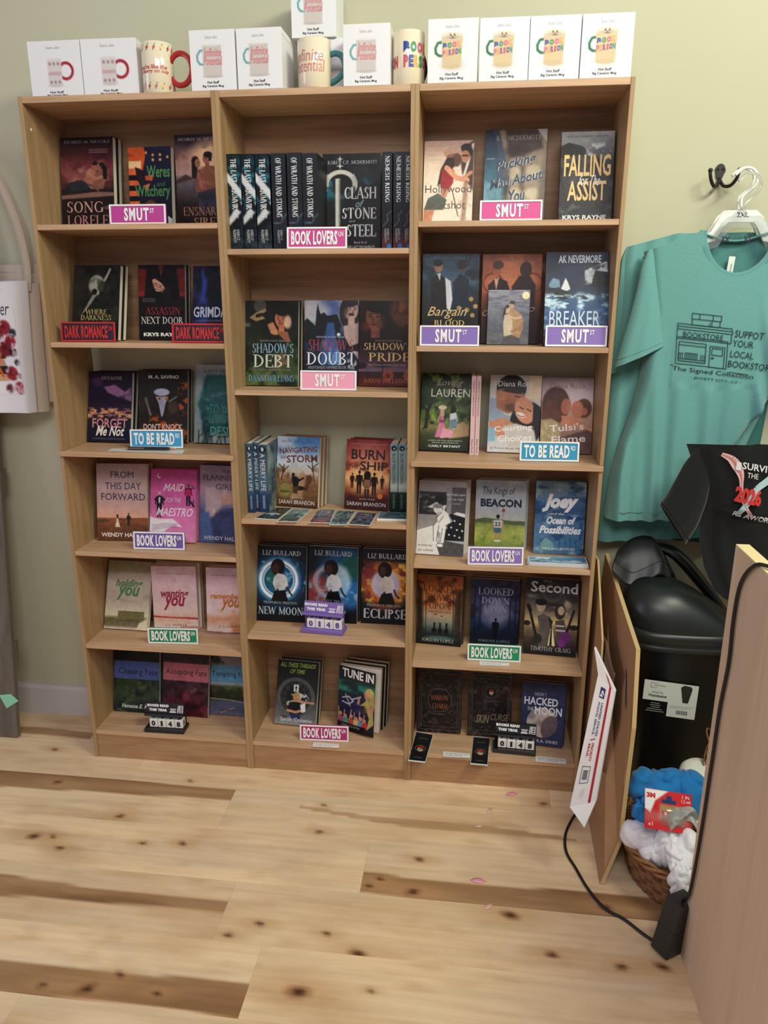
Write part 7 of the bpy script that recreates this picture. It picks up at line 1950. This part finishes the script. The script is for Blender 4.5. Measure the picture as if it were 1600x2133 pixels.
tag(cb, 'black cable hanging down the desk panel to the adapter', 'cable')
cb = MB().tube(smooth([(1.572, -.535, .008), (1.566, -.528, .0045), (1.556, -.514, .0042), (1.531, -.492, .004), (1.496, -.454, .004), (1.458, -.427, .004), (1.428, -.371, .004), (1.408, -.307, .004), (1.391, -.25, .004), (1.396, -.187, .004), (1.418, -.128, .004), (1.445, -.075, .004), (1.462, -.02, .004)], 5), .0036, M_CAB, 8).build('power_cable')
tag(cb, 'black cable trailing over the floor from the adapter to the cardboard', 'cable')

def sheet(name, pts, th, nrm, mface, medge, label, cat):
    """flat folded board: outline in space, given thickness along nrm"""
    c = Vector(pts[0]); nv = Vector(nrm).normalized() * th
    b = MB(); n = len(pts)
    v = [tuple(Vector(p) - c) for p in pts] + [tuple(Vector(p) - c + nv) for p in pts]
    b.add(v, [list(range(n)), list(range(2 * n - 1, n - 1, -1))], mface); b.add(v, [(i, i + n, (i + 1) % n + n, (i + 1) % n) for i in range(n)], medge)
    o = b.build(name); o.location = c
    return tag(o, label, cat)



# ------------------------------------------------------------------ waste bin
M_BIN = mat('bin_black', (20, 21, 21), .32, noise=.05); M_BINL = mat('bin_lid', (30, 34, 33), .38, noise=.05)
bn = empty('waste_bin', (1.672, -.005, 0)); tag(bn, 'black swing-top waste bin with a white product label', 'bin')
EX = .62


def rr(prof, m_, name, parent, kx=1.0, ky=.80, M=None):
    b = MB(); b.lathe(prof, m_, 48, (M or Matrix.Identity(4)) @ Matrix.Diagonal((kx, ky, 1, 1)), True, EX); return b.build(name, parent)


rr([(0, .001), (.105, .001), (.110, .006), (.135, .50), (.139, .505), (.139, .516), (.136, .52)], M_BIN, 'body', bn)
rr([(.140, .505), (.146, .507), (.146, .522), (.142, .524), (.148, .530), (.1485, .548), (.144, .556), (.139, .558)], M_BINL, 'rim', bn)
# dome: high towards the bookcase, falling away towards the desk
b = MB()


def dome(u, v):
    a = u * 2 * math.pi; cx = math.copysign(abs(math.cos(a)) ** .7, math.cos(a)); cy = math.copysign(abs(math.sin(a)) ** .7, math.sin(a))
    r = .141 * (1 - .72 * (1 - math.cos(v * math.pi / 2)) ** 1.0)
    ox = -.045 * v
    h = .105 * math.sin(v * math.pi / 2)
    x = cx * r + ox; y = cy * r * .8
    return (x, y, .555 + h * (1 - .55 * max(0, (x + .03) / .15)))


b.grid(dome, 48, 14, M_BINL)
top_c = [dome(k / 48, 1) for k in range(48)]
b.add(top_c, [list(range(48))], M_BINL, True)
b.build('dome_lid', bn)
# the swinging half of the lid, tipped open at the back
ROWSF = [[(1.497, .025, .668), (1.515, .018, .652), (1.541, .012, .635), (1.577, .012, .645), (1.618, .016, .667), (1.650, .030, .645)],
         [(1.502, .040, .690), (1.524, .034, .676), (1.550, .030, .664), (1.586, .032, .680), (1.626, .036, .698), (1.658, .050, .660)],
         [(1.513, .070, .706), (1.530, .066, .712), (1.556, .064, .722), (1.590, .064, .732), (1.622, .064, .728), (1.670, .070, .648)],
         [(1.528, .098, .712), (1.545, .096, .732), (1.566, .096, .744), (1.590, .096, .748), (1.616, .094, .734), (1.680, .092, .630)],
         [(1.535, .118, .690), (1.550, .120, .708), (1.570, .122, .722), (1.592, .122, .724), (1.618, .118, .700), (1.680, .110, .610)]]
for k in range(5): ROWSF[k] = smooth([(p[0] - 1.672, p[1] + .005, p[2]) for p in ROWSF[k]], 5)
cols_ = [smooth([ROWSF[k][i] for k in range(5)], 4) for i in range(len(ROWSF[0]))]
b = MB(); nu_, nv_ = len(cols_) - 1, len(cols_[0]) - 1
b.grid(lambda u, v: cols_[int(round(u * nu_))][int(round(v * nv_))], nu_, nv_, M_BINL)
fo = b.build('swing_flap', bn); q = fo.modifiers.new('thickness', 'SOLIDIFY'); q.thickness = .005
MB().tube([ROWSF[1][i] for i in range(len(ROWSF[1]))], .0012, M_BINL, 6).build('flap_crease', bn)
b = MB(); HP = smooth([(-.060, .100, .722), (.000, .095, .700), (.075, .090, .622), (.150, .075, .530)], 6)
b.tube(HP, [.018 + .016 * math.sin(math.pi * i / (len(HP) - 1)) for i in range(len(HP))], M_BIN, 12, flat=.5); b.build('lid_hoop', bn)
b = MB(); b.grid(lambda u, v: (-.03 + .13 * u, .03 + .06 * v + .008 * math.sin(17 * u), .645 - .085 * u + .02 * math.sin(11 * u + 6 * v) * math.sin(math.pi * v) - .03 * v), 22, 10, mat('bin_liner', (16, 16, 17), .25, noise=.2, bump=.4)); q = b.build('bin_liner', bn).modifiers.new('thickness', 'SOLIDIFY'); q.thickness = .001
wp = sheet('paper_sheet', [(1.752, .045, .570), (1.803, .045, .530), (1.803, .060, .512), (1.764, .060, .538)], .0008, (0, 1, .3), M_WHITE, M_WHITE, 'white sheet of paper sticking out of the bin', 'paper')
# label
lb = MB(); M_LB = mat('bin_label', (206, 212, 204), .5)


def yb_(x, z):
    return -.0 - (.110 + .025 * z / .5) * .80 - .0012


Z0 = .005
def LP(u, v):   # u 0..1 across the label, v 0..1 up
    x = -.098 + .134 * u; z = .332 + .098 * v - .012 * u
    return (x, yb_(x, z) - .0006, z)


lb.grid(lambda u, v: LP(u, .42 + .58 * v), 10, 4, M_LB); lb.grid(lambda u, v: LP(.47 + .53 * u, .42 * v), 6, 3, M_LB)
lbo = lb.build('product_label', bn, 'white product label')
g = MB()
LQ = lambda u, v: (LP(u, v)[0], LP(u, v)[1] - .0006, LP(u, v)[2]); ik = ink((54, 58, 56)); lg = ink((176, 182, 176)); bk_ = ink((30, 31, 31))
lettering(g, 'mainstays', .18, .84, .40, .91, ink((130, 136, 130)), LQ); lettering(g, 'Swing Top', .16, .63, .36, .70, ik, LQ); lettering(g, 'Wastebasket', .10, .53, .44, .61, ik, LQ, bold=.02)
g.add([LQ(*p) for p in ((.12, .80), (.14, .80), (.14, .95), (.12, .95))], [(0, 1, 2, 3)], lg); g.add([LQ(*p) for p in ((.12, .93), (.26, .93), (.26, .95), (.12, .95))], [(0, 1, 2, 3)], lg); g.add([LQ(*p) for p in ((.12, .80), (.26, .80), (.26, .82), (.12, .82))], [(0, 1, 2, 3)], lg)
g.add([LQ(*p) for p in ((.74, .46), (.84, .46), (.885, .82), (.89, .90), (.86, .95), (.74, .97), (.68, .90), (.69, .82))], [list(range(8))], bk_)
for k in range(16): g.add([LQ(*p) for p in ((.64 + .014 * k, .10), (.648 + .014 * k, .10), (.648 + .014 * k, .22), (.64 + .014 * k, .22))], [(0, 1, 2, 3)], bk_ if k % 3 else lg)
wl = ink((170, 174, 170))
for k in range(2): g.add([LQ(*p) for p in ((.52, .33 - .05 * k), (.94 - .1 * k, .33 - .05 * k), (.94 - .1 * k, .345 - .05 * k), (.52, .345 - .05 * k))], [(0, 1, 2, 3)], lg)
for k, (a0, a1) in enumerate(((.16, .32), (.14, .34), (.17, .33), (.10, .38), (.08, .42))): g.add([LQ(*p) for p in ((a0, .34 - .06 * k), (a1, .34 - .06 * k), (a1, .355 - .06 * k), (a0, .355 - .06 * k))], [(0, 1, 2, 3)], wl)
g.build('label_print', lbo)

# ------------------------------------------------------------------ cardboard, mailer, brown paper
M_CB = mat('cardboard', (172, 132, 96), .85, noise=.05, nscale=50, bump=.1, spec=.2); M_CBE = mat('cardboard_edge', (196, 166, 116), .9, noise=.15, nscale=400)


big = sheet('cardboard_sheet', [(1.500, .16, .672), (1.5165, -.23, .567), (1.508, -.30, .40), (1.504, -.305, .245), (1.500, -.315, .10), (1.459, -.350, .0015), (1.475, .18, .0015)], .010, (1, .05, .05), M_CB, M_CBE, 'big brown cardboard sheet standing against the bin, white mailer beside it', 'cardboard')
b = MB()
b.add([(.0175, -.39, -.104), (.024, -.392, -.106), (.010, -.462, -.425), (.003, -.46, -.425)], [(0, 1, 2, 3)], M_CBE); b.build('front_fold', big)
b = MB(); b.add([(.0115, -.335, -.18), (.0105, -.35, -.19), (.008, -.39, -.27), (.009, -.37, -.255)], [(3, 2, 1, 0)], mat('blue_tape', (58, 84, 150), .5)); 
tp = b.build('tape', big, 'blue tape mark'); tp.location = (-.0012, 0, 0)
sheet('cardboard_sheet', [(1.4625, .06, .685), (1.4635, -.09, .52), (1.4640, -.12, .33), (1.4605, -.11, .15), (1.4585, -.08, .0015), (1.4585, .17, .0015), (1.4605, .17, .685)], .005, (1, .03, .0), M_CB, M_CBE, 'narrow cardboard sheet pressed against the bookcase side', 'cardboard')
bp = MB(); rng = random.Random(4)
bp.grid(lambda u, v: (1.473 + .005 * math.sin(u * 9) * math.sin(v * 7) + .010 * u, -.02 - .17 * u + .012 * math.sin(v * 11), .50 - .30 * v + .02 * math.sin(u * 5)), 14, 16, mat('brown_paper', (112, 84, 66), .9, noise=.1, nscale=60, bump=.5))
o = bp.build('packing_paper'); tag(o, 'crumpled brown paper tucked between the cardboard sheets', 'paper'); sm_ = o.modifiers.new('thickness', 'SOLIDIFY'); sm_.thickness = .002

M_ML = mat('mailer_white', (232, 230, 234), .4, noise=.015)
ml = empty('mailer_box'); tag(ml, 'flat white postal mailer with a red stripe, leaning on cardboard', 'mailer')
# face through five points: top tip, right shoulder, lower right tip, lower left tip, fold
MA = [Vector(p) for p in ((1.4078, -.30, .5988), (1.4621, -.30, .4923), (1.4358, -.33, .2179), (1.4110, -.35, .158), (1.3773, -.33, .1965), (1.4214, -.30, .5323))]
b = MB(); nv = Vector((.55, .75, .1)).normalized() * .007
vv = [tuple(p) for p in MA] + [tuple(p + nv) for p in MA]
b.add(vv, [(5, 1, 0), (5, 4, 3, 2, 1), (6, 7, 11), (7, 8, 9, 10, 11)], M_ML); b.add(vv, [(i, (i + 1) % 6, (i + 1) % 6 + 6, i + 6) for i in range(6)], M_ML); b.build('body', ml)
g = MB(); Wl, Bo = MA[5], MA[4]; Wr, Br = MA[1], MA[2]


def MP(u, v, d=.0008):    # u 0 left..1 right edge, v 0 bottom..1 at the fold
    L_ = Bo.lerp(Wl, v); R_ = Br.lerp(MA[1], v); p = L_.lerp(R_, u); n_ = nv.normalized() * -d
    return tuple(p + n_)


red = ink((176, 34, 52)); blu = ink((40, 52, 110))
g.add([MP(.70, 0), MP(.80, 0), MP(.80, 1), MP(.70, 1)], [(0, 1, 2, 3)], red)
# the stripe runs on up the folded flap
t0, t1 = MA[5].lerp(MA[1], .70), MA[5].lerp(MA[1], .80); e0, e1 = MA[0].lerp(MA[1], .55), MA[0].lerp(MA[1], .68)
dn = nv.normalized() * -.0008
g.add([tuple(t0 + dn), tuple(t1 + dn), tuple(e1 + dn), tuple(e0 + dn)], [(0, 1, 2, 3)], red)
for s, u0, v0, u1, v1, c_ in (('UNITED STATES', .45, .57, .55, .84, blu), ('POSTAL SERVICE.', .30, .57, .39, .83, blu), ('PRIORITY', .38, .36, .49, .51, red), ('MAIL', .24, .39, .33, .50, red)):
    lettering(g, s, u0, v0, u1, v1, ink(tuple(c_v for c_v in ((40, 52, 110) if c_ is blu else (176, 34, 52)))), MP, rot=-90, bold=.02)
g.add([MP(.28, .525), MP(.5, .545), MP(.5, .553), MP(.28, .533)], [(0, 1, 2, 3)], red)
# eagle-like emblem: blue slanted square with a white wing
g.add([MP(.28, .865), MP(.54, .875), MP(.54, .955), MP(.28, .945)], [(0, 1, 2, 3)], blu); g.add([MP(.30, .875, .0012), MP(.48, .885, .0012), MP(.36, .905, .0012)], [(0, 1, 2)], M_ML); g.add([MP(.34, .91, .0012), MP(.52, .90, .0012), MP(.42, .935, .0012)], [(0, 1, 2)], M_ML)
bkc = ink((70, 72, 78))
for (u0, v0, u1, v1) in ((.18, .18, .20, .32), (.52, .18, .54, .32), (.18, .18, .54, .185), (.18, .315, .54, .32)): g.add([MP(u0, v0), MP(u1, v0), MP(u1, v1), MP(u0, v1)], [(0, 1, 2, 3)], bkc)
for k in range(9): g.add([MP(.26, .21 + .009 * k), MP(.46, .21 + .009 * k), MP(.46, .2145 + .009 * k + (.002 if k % 2 else 0)), MP(.26, .2145 + .009 * k + (.002 if k % 2 else 0))], [(0, 1, 2, 3)], bkc)
for (u0, v0, u1, v1) in ((.43, .06, .445, .14), (.36, .05, .37, .13), (.31, .06, .32, .12)): g.add([MP(u0, v0), MP(u1, v0), MP(u1, v1), MP(u0, v1)], [(0, 1, 2, 3)], ink((170, 170, 176)))
g.build('print', ml)

# ------------------------------------------------------------------ wicker basket with cloths
WK1 = mat('wicker', (138, 92, 48), .55, noise=.35, nscale=60); WK2 = mat('wicker_dark', (104, 64, 32), .6, noise=.35, nscale=60)
bx_, by_ = 1.646, -.285
bk2 = empty('basket', (bx_, by_, 0)); tag(bk2, 'brown wicker basket full of cloths beside the desk panel', 'basket')
b = MB(); NS = 40


def brad(z):
    return .100 + .030 * (z / .105) ** .7


for i in range(15):
    z = .005 + .0068 * i
    for ph in (0, 1):
        r = brad(z)
        b.tube([((r + .0032 * math.cos(NS / 2 * a + math.pi * (i + ph))) * math.cos(a), (r + .0032 * math.cos(NS / 2 * a + math.pi * (i + ph))) * math.sin(a) * 1.25, z + .0012 * math.sin(5 * a + i)) for a in [2 * math.pi * k / 80 for k in range(80)]], .0030, WK1 if (i + ph) % 3 else WK2, 5, closed=True)
o = b.build('weave', bk2); o['kind'] = 'stuff'
b = MB()
for k in range(NS):
    a = 2 * math.pi * k / NS
    b.tube([(brad(z) * math.cos(a), brad(z) * math.sin(a) * 1.25, z) for z in (.004, .05, .106)], .0026, WK2, 5)
o = b.build('stakes', bk2); o['kind'] = 'stuff'
for ph in (0, 2.1, 4.2):
    b = MB(); b.tube([((.133 + .006 * math.cos(9 * a + ph)) * math.cos(a), (.133 + .006 * math.cos(9 * a + ph)) * math.sin(a) * 1.25, .109 + .006 * math.sin(9 * a + ph)) for a in [2 * math.pi * k / 120 for k in range(120)]], .0048, WK1, 7, closed=True); b.build('rim_strand', bk2)
b = MB(); b.lathe([(0, .004), (.099, .004), (.099, .008), (0, .008)], WK2, 32, Matrix.Diagonal((1, 1.25, 1, 1))); b.build('bottom', bk2)


def heap(name, lobes, mat_, label, cat, seed, amp=.010, nu=56, nv=34, rip=22):
    """crumpled soft cloth: overlapping rounded lobes with ridged folds, one mesh"""
    b = MB(); c0 = Vector(lobes[0][0])
    for li, (c, rx, ry, rz, tilt, rot) in enumerate(lobes):
        M = Matrix.Translation(Vector(c) - c0) @ Matrix.Rotation(R(rot), 4, 'Z') @ Matrix.Rotation(R(tilt), 4, 'X')
        U, V = np.meshgrid(np.linspace(0, 2 * np.pi, nu + 1), np.linspace(.001, np.pi * .999, nv + 1))
        x, y, z = np.cos(U) * np.sin(V), np.sin(U) * np.sin(V), np.cos(V)
        w = fbm(x * .9 + 9, y * .9 + z * .8 + 7, seed + li, 2) * 2 - 1
        q = (fbm(x * 1.1 + 3.1 + .5 * w, z * 1.1 + y * .6 + 5, seed + 31 + li, 2) - .5)
        fold = 1 - np.clip(np.abs(q) * 9, 0, 1) ** .8            # sharp creases where the field crosses zero
        rp = np.sin(rip * .45 * (x * .7 + z * .5 + .8 * w)) * .3
        k = amp * (1.2 * w - 1.1 * fold + rp * .5)
        P = np.stack([x * (rx + k), y * (ry + k), z * (rz + k * .8)], -1).reshape(-1, 3)
        W = nu + 1
        f = [(a * W + i_ + W, a * W + i_ + 1 + W, a * W + i_ + 1, a * W + i_) for a in range(nv) for i_ in range(nu)]
        b.add([tuple(p) for p in P.tolist()], f, mat_, True, M)
    o = b.build(name); o.location = c0
    return tag(o, label, cat)


M_TW = mat('white_terry', (236, 234, 238), .95, noise=.05, nscale=300, bump=.7, sheen=.3, spec=.1)
heap('towel', [((1.545, -.335, .140), .050, .042, .048, 25, 10), ((1.600, -.375, .150), .044, .040, .062, 20, -25), ((1.628, -.395, .145), .034, .044, .068, 15, 15), ((1.612, -.455, .118), .030, .020, .052, 8, 0), ((1.605, -.425, .160), .032, .034, .030, 20, 0), ((1.578, -.362, .128), .040, .034, .040, 30, 20)],
     M_TW, 'crumpled white terry towel hanging over the basket rim', 'towel', 3, .008)
M_BT = mat('blue_cloth', (36, 120, 184), .85, noise=.08, nscale=120, bump=.4, sheen=.2, spec=.15)
bl_ = heap('cloth_bag', [((1.610, -.265, .225), .072, .045, .060, 12, 0), ((1.556, -.280, .225), .034, .036, .052, 10, 10), ((1.552, -.305, .185), .030, .028, .046, 15, -10), ((1.660, -.275, .215), .050, .045, .062, 12, 0), ((1.600, -.320, .175), .058, .034, .060, 20, 0)],
           M_BT, 'bright blue folded cloth with white lettering in the basket', 'cloth', 8, .011)
g = MB(); c0 = bl_.location
for i, s in enumerate(('ALL SIZES', 'MOBILE')):
    lettering(g, s, 0, .0, .034, .006, ink((226, 232, 236)), lambda u, v, i=i: (1.546 + .5 * u + .008 * i - c0.x, -.3400 - c0.y - .15 * u, .186 - .9 * u + v * .8 - c0.z), bold=.02)
g.build('lettering', bl_)
cp = empty('fabric_cap', (1.700, -.215, .205)); tag(cp, 'cream fabric cap with blue lettered band on the blue cloth', 'cap')
M_CP = mat('cream_felt', (222, 222, 208), .9, noise=.06, nscale=120, bump=.3)
MB().lathe([(.052, .0), (.050, .018), (.046, .04), (.036, .052), (.018, .056), (0, .057)], M_CP, 32, Matrix.Rotation(R(8), 4, 'X')).build('crown', cp)
MB().lathe([(.0535, -.008), (.0545, .004), (.0525, .006)], mat('cap_band', (40, 110, 170), .8), 32, Matrix.Rotation(R(8), 4, 'X')).build('band', cp)
g = MB()
for k in range(4):
    a0 = -1.9 + .28 * k
    for (p, q) in ((.0, .06), (.16, .20)):
        g.add([(.0555 * math.cos(a0 + s_), .0555 * math.sin(a0 + s_) * .99 , zz + .0045) for s_, zz in ((p, -.008), (q, -.008), (q, .002), (p, .002))], [(0, 1, 2, 3)], ink((226, 230, 226)))
g.build('band_print', cp)

pk = empty('blister_pack', (1.590, -.352, .275), (R(-38), R(8), R(4))); tag(pk, 'red and white carded blister pack on the blue cloth', 'packet')
w_, h_ = .108, .085
MB().box(-w_ / 2, w_ / 2, 0, .0008, -h_, 0, mat('pack_back', (190, 40, 44), .4)).build('card', pk)
A = Art(w_, h_, 50, (206, 44, 48)); A.noise(3, 3, (176, 30, 36), .5, .75, .6); A.poly([(0, 0), (.5, 0), (.22, .28), (.12, .6), (0, .5)], (236, 234, 232)); A.rect(.0, .55, 1, .8, (190, 130, 120), .1, .5); A.poly([(.36, .22), (.45, .22), (.47, .12), (.56, .12), (.58, .22), (.66, .22), (.66, .32), (.36, .32)], (30, 60, 110)); A.rect(.32, .36, .72, .52, (196, 160, 60), .04); A.rect(.32, .6, .8, .7, (206, 160, 140), .1)
A.build('printed_face', lambda X, Y: np.stack([-w_ / 2 + X * w_, np.full_like(X, -.0004), -Y / A.asp * h_], 1), M_GLOSS, pk)
g = MB(); lettering(g, '3M', -.050, -.019, -.030, -.008, ink((206, 30, 40)), lambda u, v: (u, -.0009, v), bold=.06); lettering(g, '1 IN', .032, -.012, .048, -.005, ink((240, 236, 232)), lambda u, v: (u, -.0009, v)); lettering(g, '1.2 mil', .030, -.021, .050, -.014, ink((240, 236, 232)), lambda u, v: (u, -.0009, v)); lettering(g, 'x1', -.046, -.078, -.036, -.070, ink((240, 236, 232)), lambda u, v: (u, -.0009, v)); g.build('lettering', pk)
MB().grid(lambda u, v: (-.02 + .062 * u, -.001 - .012 * (math.sin(math.pi * u) * math.sin(math.pi * v)) ** .4, -.075 + .045 * v), 14, 12, mat('clear_blister', (220, 220, 216), .1, trans=.85, alpha=.6)).build('blister', pk)
pb_ = MB(); pb_.grid(lambda u, v: (1.582 + .085 * u + .006 * math.sin(9 * v), -.375 - .02 * v + .012 * math.sin(7 * u + 5 * v), .222 + .035 * math.sin(math.pi * u * .8 + .4) - .035 * v + .008 * math.sin(13 * u)), 16, 12, mat('frosted_plastic', (206, 212, 206), .25, trans=.35, alpha=.75))
o = pb_.build('plastic_bag'); tag(o, 'frosted plastic bag between the red packet and the white towel', 'bag'); q = o.modifiers.new('thickness', 'SOLIDIFY'); q.thickness = .0012
tw = MB()
rng = random.Random(2)
for k in range(9):
    a0 = rng.uniform(0, 6); tw.tube([(1.728 + .022 * math.cos(a0 + t) + .006 * k % .01, -.20 + .02 * math.sin(a0 + t * 1.3), .29 + .03 * math.sin(t * 1.1 + k) + .004 * k) for t in np.linspace(0, 4, 14)], .0016, WK1, 5)
o = tw.build('raffia_bundle'); tag(o, 'tangle of brown raffia behind the cream cap', 'raffia')

# ------------------------------------------------------------------ tote bags, leaning board, petals
M_CAN = mat('tote_canvas', (232, 230, 232), .9, noise=.03, nscale=220, bump=.3, spec=.15); M_CAN2 = mat('tote_canvas_natural', (206, 190, 172), .92, noise=.06, nscale=220, bump=.35, spec=.15)


def tote(L, W, top, bot, yf, yb, mt_, label, x_right_low, straps, lean=0.0):
    o = empty('tote_bag'); tag(o, label, 'tote bag', 'tote bags hanging on the wall')
    Lp_ = [(L, top), (L - .01, (top + bot) / 2), (L - .012, bot)]; Rp_ = [(W, top), (W + (x_right_low - W) * .6, (top * .5 + bot * .5)), (x_right_low, bot)]
    cloth('body', Lp_, Rp_, lambda s: .004 * math.sin(6 * s), lambda x, z, s, t: yf + .004 * math.sin(x * 40 + z * 9), yb, mt_, o, 40, 30)
    MB().tube([(L + .004 + (W - L - .008) * k / 20, yf - .0005 + .004 * math.sin((L + (W - L) * k / 20) * 40 + top * 9) if 2 < k < 18 else yf + .01, top - .022) for k in range(1, 20)], .0010, mt_, 5).build('hem_seam', o)
    for st in straps:
        st = st + [(-.60 - q[0], q[1], q[2]) for q in st[::-1][1:]]
        b = MB(); P = smooth(st, 6); n_ = len(P)
        v = []; f = []
        for i, p in enumerate(P):
            for dx in (-.013, .013):
                v += [(p[0] + dx, p[1], p[2]), (p[0] + dx, p[1] + .002, p[2])]
        for i in range(n_ - 1):
            a = i * 4; c = a + 4
            f += [(a, a + 2, c + 2, c), (a + 1, c + 1, c + 3, a + 3), (a, c, c + 1, a + 1), (a + 2, a + 3, c + 3, c + 2)]
        b.add(v, f, mt_, True); b.build('strap', o)
    return o


tote(-.50, -.117, 1.456, 1.066, .196, .214, M_CAN2, 'natural canvas tote bag closest to the wall', -.118, [[(-.150, .198, 1.43), (-.152, .198, 1.52), (-.172, .198, 1.60), (-.22, .200, 1.70), (-.30, .203, 1.757)]])
tote(-.49, -.117, 1.404, 1.040, .158, .188, M_CAN2, 'natural canvas tote bag in the middle of three', -.131, [[(-.140, .156, 1.38), (-.132, .156, 1.46), (-.152, .158, 1.58), (-.20, .160, 1.69), (-.30, .164, 1.757)]])
t1 = tote(-.47, -.127, 1.408, 1.042, .118, .148, M_CAN, 'white canvas tote bag with a printed stack of books and red roses', -.146, [[(-.205, .113, 1.375), (-.200, .113, 1.47), (-.205, .115, 1.57), (-.23, .118, 1.68), (-.30, .122, 1.757)]])
A = Art(.22, .26, 90, (233, 231, 233))
for (x0, y0, x1, y1, c_) in ((.2, .42, .78, .5, (206, 150, 110)), (.22, .5, .8, .6, (60, 44, 46)), (.2, .6, .78, .68, (196, 140, 106)), (.24, .68, .8, .78, (40, 34, 40)), (.2, .78, .8, .86, (206, 160, 122))): A.poly([(x0, y0), (x1, y0 - .02), (x1, y1 - .02), (x0, y1)], c_)
A.line([(.5, .36), (.66, .42), (.72, .52), (.66, .66), (.72, .78)], .04, (206, 96, 40), .02)
for x, y, r_, c_ in ((.84, .22, .09, (150, 36, 48)), (.74, .3, .07, (110, 28, 40)), (.9, .38, .08, (160, 44, 54)), (.82, .46, .1, (120, 30, 42)), (.92, .5, .06, (70, 26, 36)), (.95, .28, .05, (60, 56, 66)), (.86, .75, .09, (150, 38, 50)), (.95, .92, .08, (160, 48, 58)), (.8, .93, .06, (120, 60, 70)), (.7, .18, .06, (176, 60, 66)), (.96, .62, .04, (64, 60, 70)), (.6, .24, .08, (140, 40, 50)), (.97, .78, .03, (70, 60, 74)), (.15, .3, .1, (150, 40, 50)), (.12, .7, .1, (140, 40, 50))): A.ell(x, y, r_, r_ * 1.1, c_, .03); A.ell(x - .02, y - .01, r_ * .4, r_ * .4, tuple(v * .7 for v in c_), .03)
A.noise(14, 4, (233, 231, 233), .6, .66, .6)
A.build('print', lambda X, Y: np.stack([-.375 + X * .215, .1165 + .004 * np.sin((-.375 + X * .215) * 40 + (1.335 - Y / A.asp * .24) * 9) + .0008, 1.335 - Y / A.asp * .24], 1), printed('canvas_print', .9), t1)
g = MB(); lettering(g, 'Booklover', -.30, 1.315, -.172, 1.352, ink((60, 52, 60)), lambda u, v: (u, .1165 + .0003 + .004 * math.sin(u * 40 + v * 9), v), shear=.3); g.build('lettering', t1)

pg_ = MB().tube([(-.30, .2315, 1.752), (-.30, .16, 1.752), (-.30, .108, 1.750), (-.30, .100, 1.765)], .0045, M_BLK, 10).build('wall_peg'); tag(pg_, 'black wall peg carrying the tote bag straps', 'hook')
lbm = wood('grey_board_wood', (116, 106, 96), (92, 83, 75), (20, 20, 2), .7, .2)
lbd = empty('leaning_board', (-.30, .062, 0)); tag(lbd, 'weathered grey wooden display board leaning against the wall', 'display board')
LM = Matrix.Rotation(R(-6.5), 4, 'X')
for i in range(4):
    MB().box(-.142 * (i + 1) + .0006, -.142 * i - .0006, 0, .018, .003, 1.06, lbm, .001, LM).build('plank', lbd)
MB().box(-.568, 0, .019, .034, .25, .32, lbm, .001, LM).build('batten', lbd); MB().box(-.568, 0, .019, .034, .8, .87, lbm, .001, LM).build('batten', lbd)
mc = MB().prism([(-.012, -.024), (.030, .004), (.006, .026), (-.035, .020)], 0, .0008, mat('mint_card', (140, 206, 176), .6), 'y', Matrix.Rotation(R(-6.5), 4, 'X')).build('price_card'); mc.location = (-.318, .0740, .125); tag(mc, 'mint green paper card stuck on the grey display board', 'card')

M_PET = mat('pink_petal', (236, 160, 176), .7)
for i, (x, y, r_, an, lb_) in enumerate(((1.2622, -.0298, .016, .3, 'pink petal on the floor nearest the bookcase kick plate'), (1.1997, -.1109, .013, 1.2, 'pale pink petal in the row between the kick plate and the dark streak'), (1.1668, -.1778, .010, .2, 'small pink petal beside the faint brown streak'), (1.1666, -.3733, .017, .0, 'pink petal at the edge of the dark plank streak'), (1.1908, -.4527, .012, .8, 'faint pink petal inside the dark plank streak'))):
    b = MB(); n = 12
    v = [(r_ * math.cos(2 * math.pi * k / n) * (1 + .2 * math.cos(3 * k)), .5 * r_ * math.sin(2 * math.pi * k / n), .0022 + .0008 * math.sin(k)) for k in range(n)] + [(0, 0, .001)]
    b.add(v, [(k, (k + 1) % n, n) for k in range(n)], M_PET if i in (0, 3) else mat('pink_petal_pale', (232, 186, 170), .7), True); o = b.build('petal'); o.location = (x, y, 0); o.rotation_euler = (0, 0, an); tag(o, lb_, 'petal', 'petals on the floor')
    q = o.modifiers.new('thickness', 'SOLIDIFY'); q.thickness = .0004
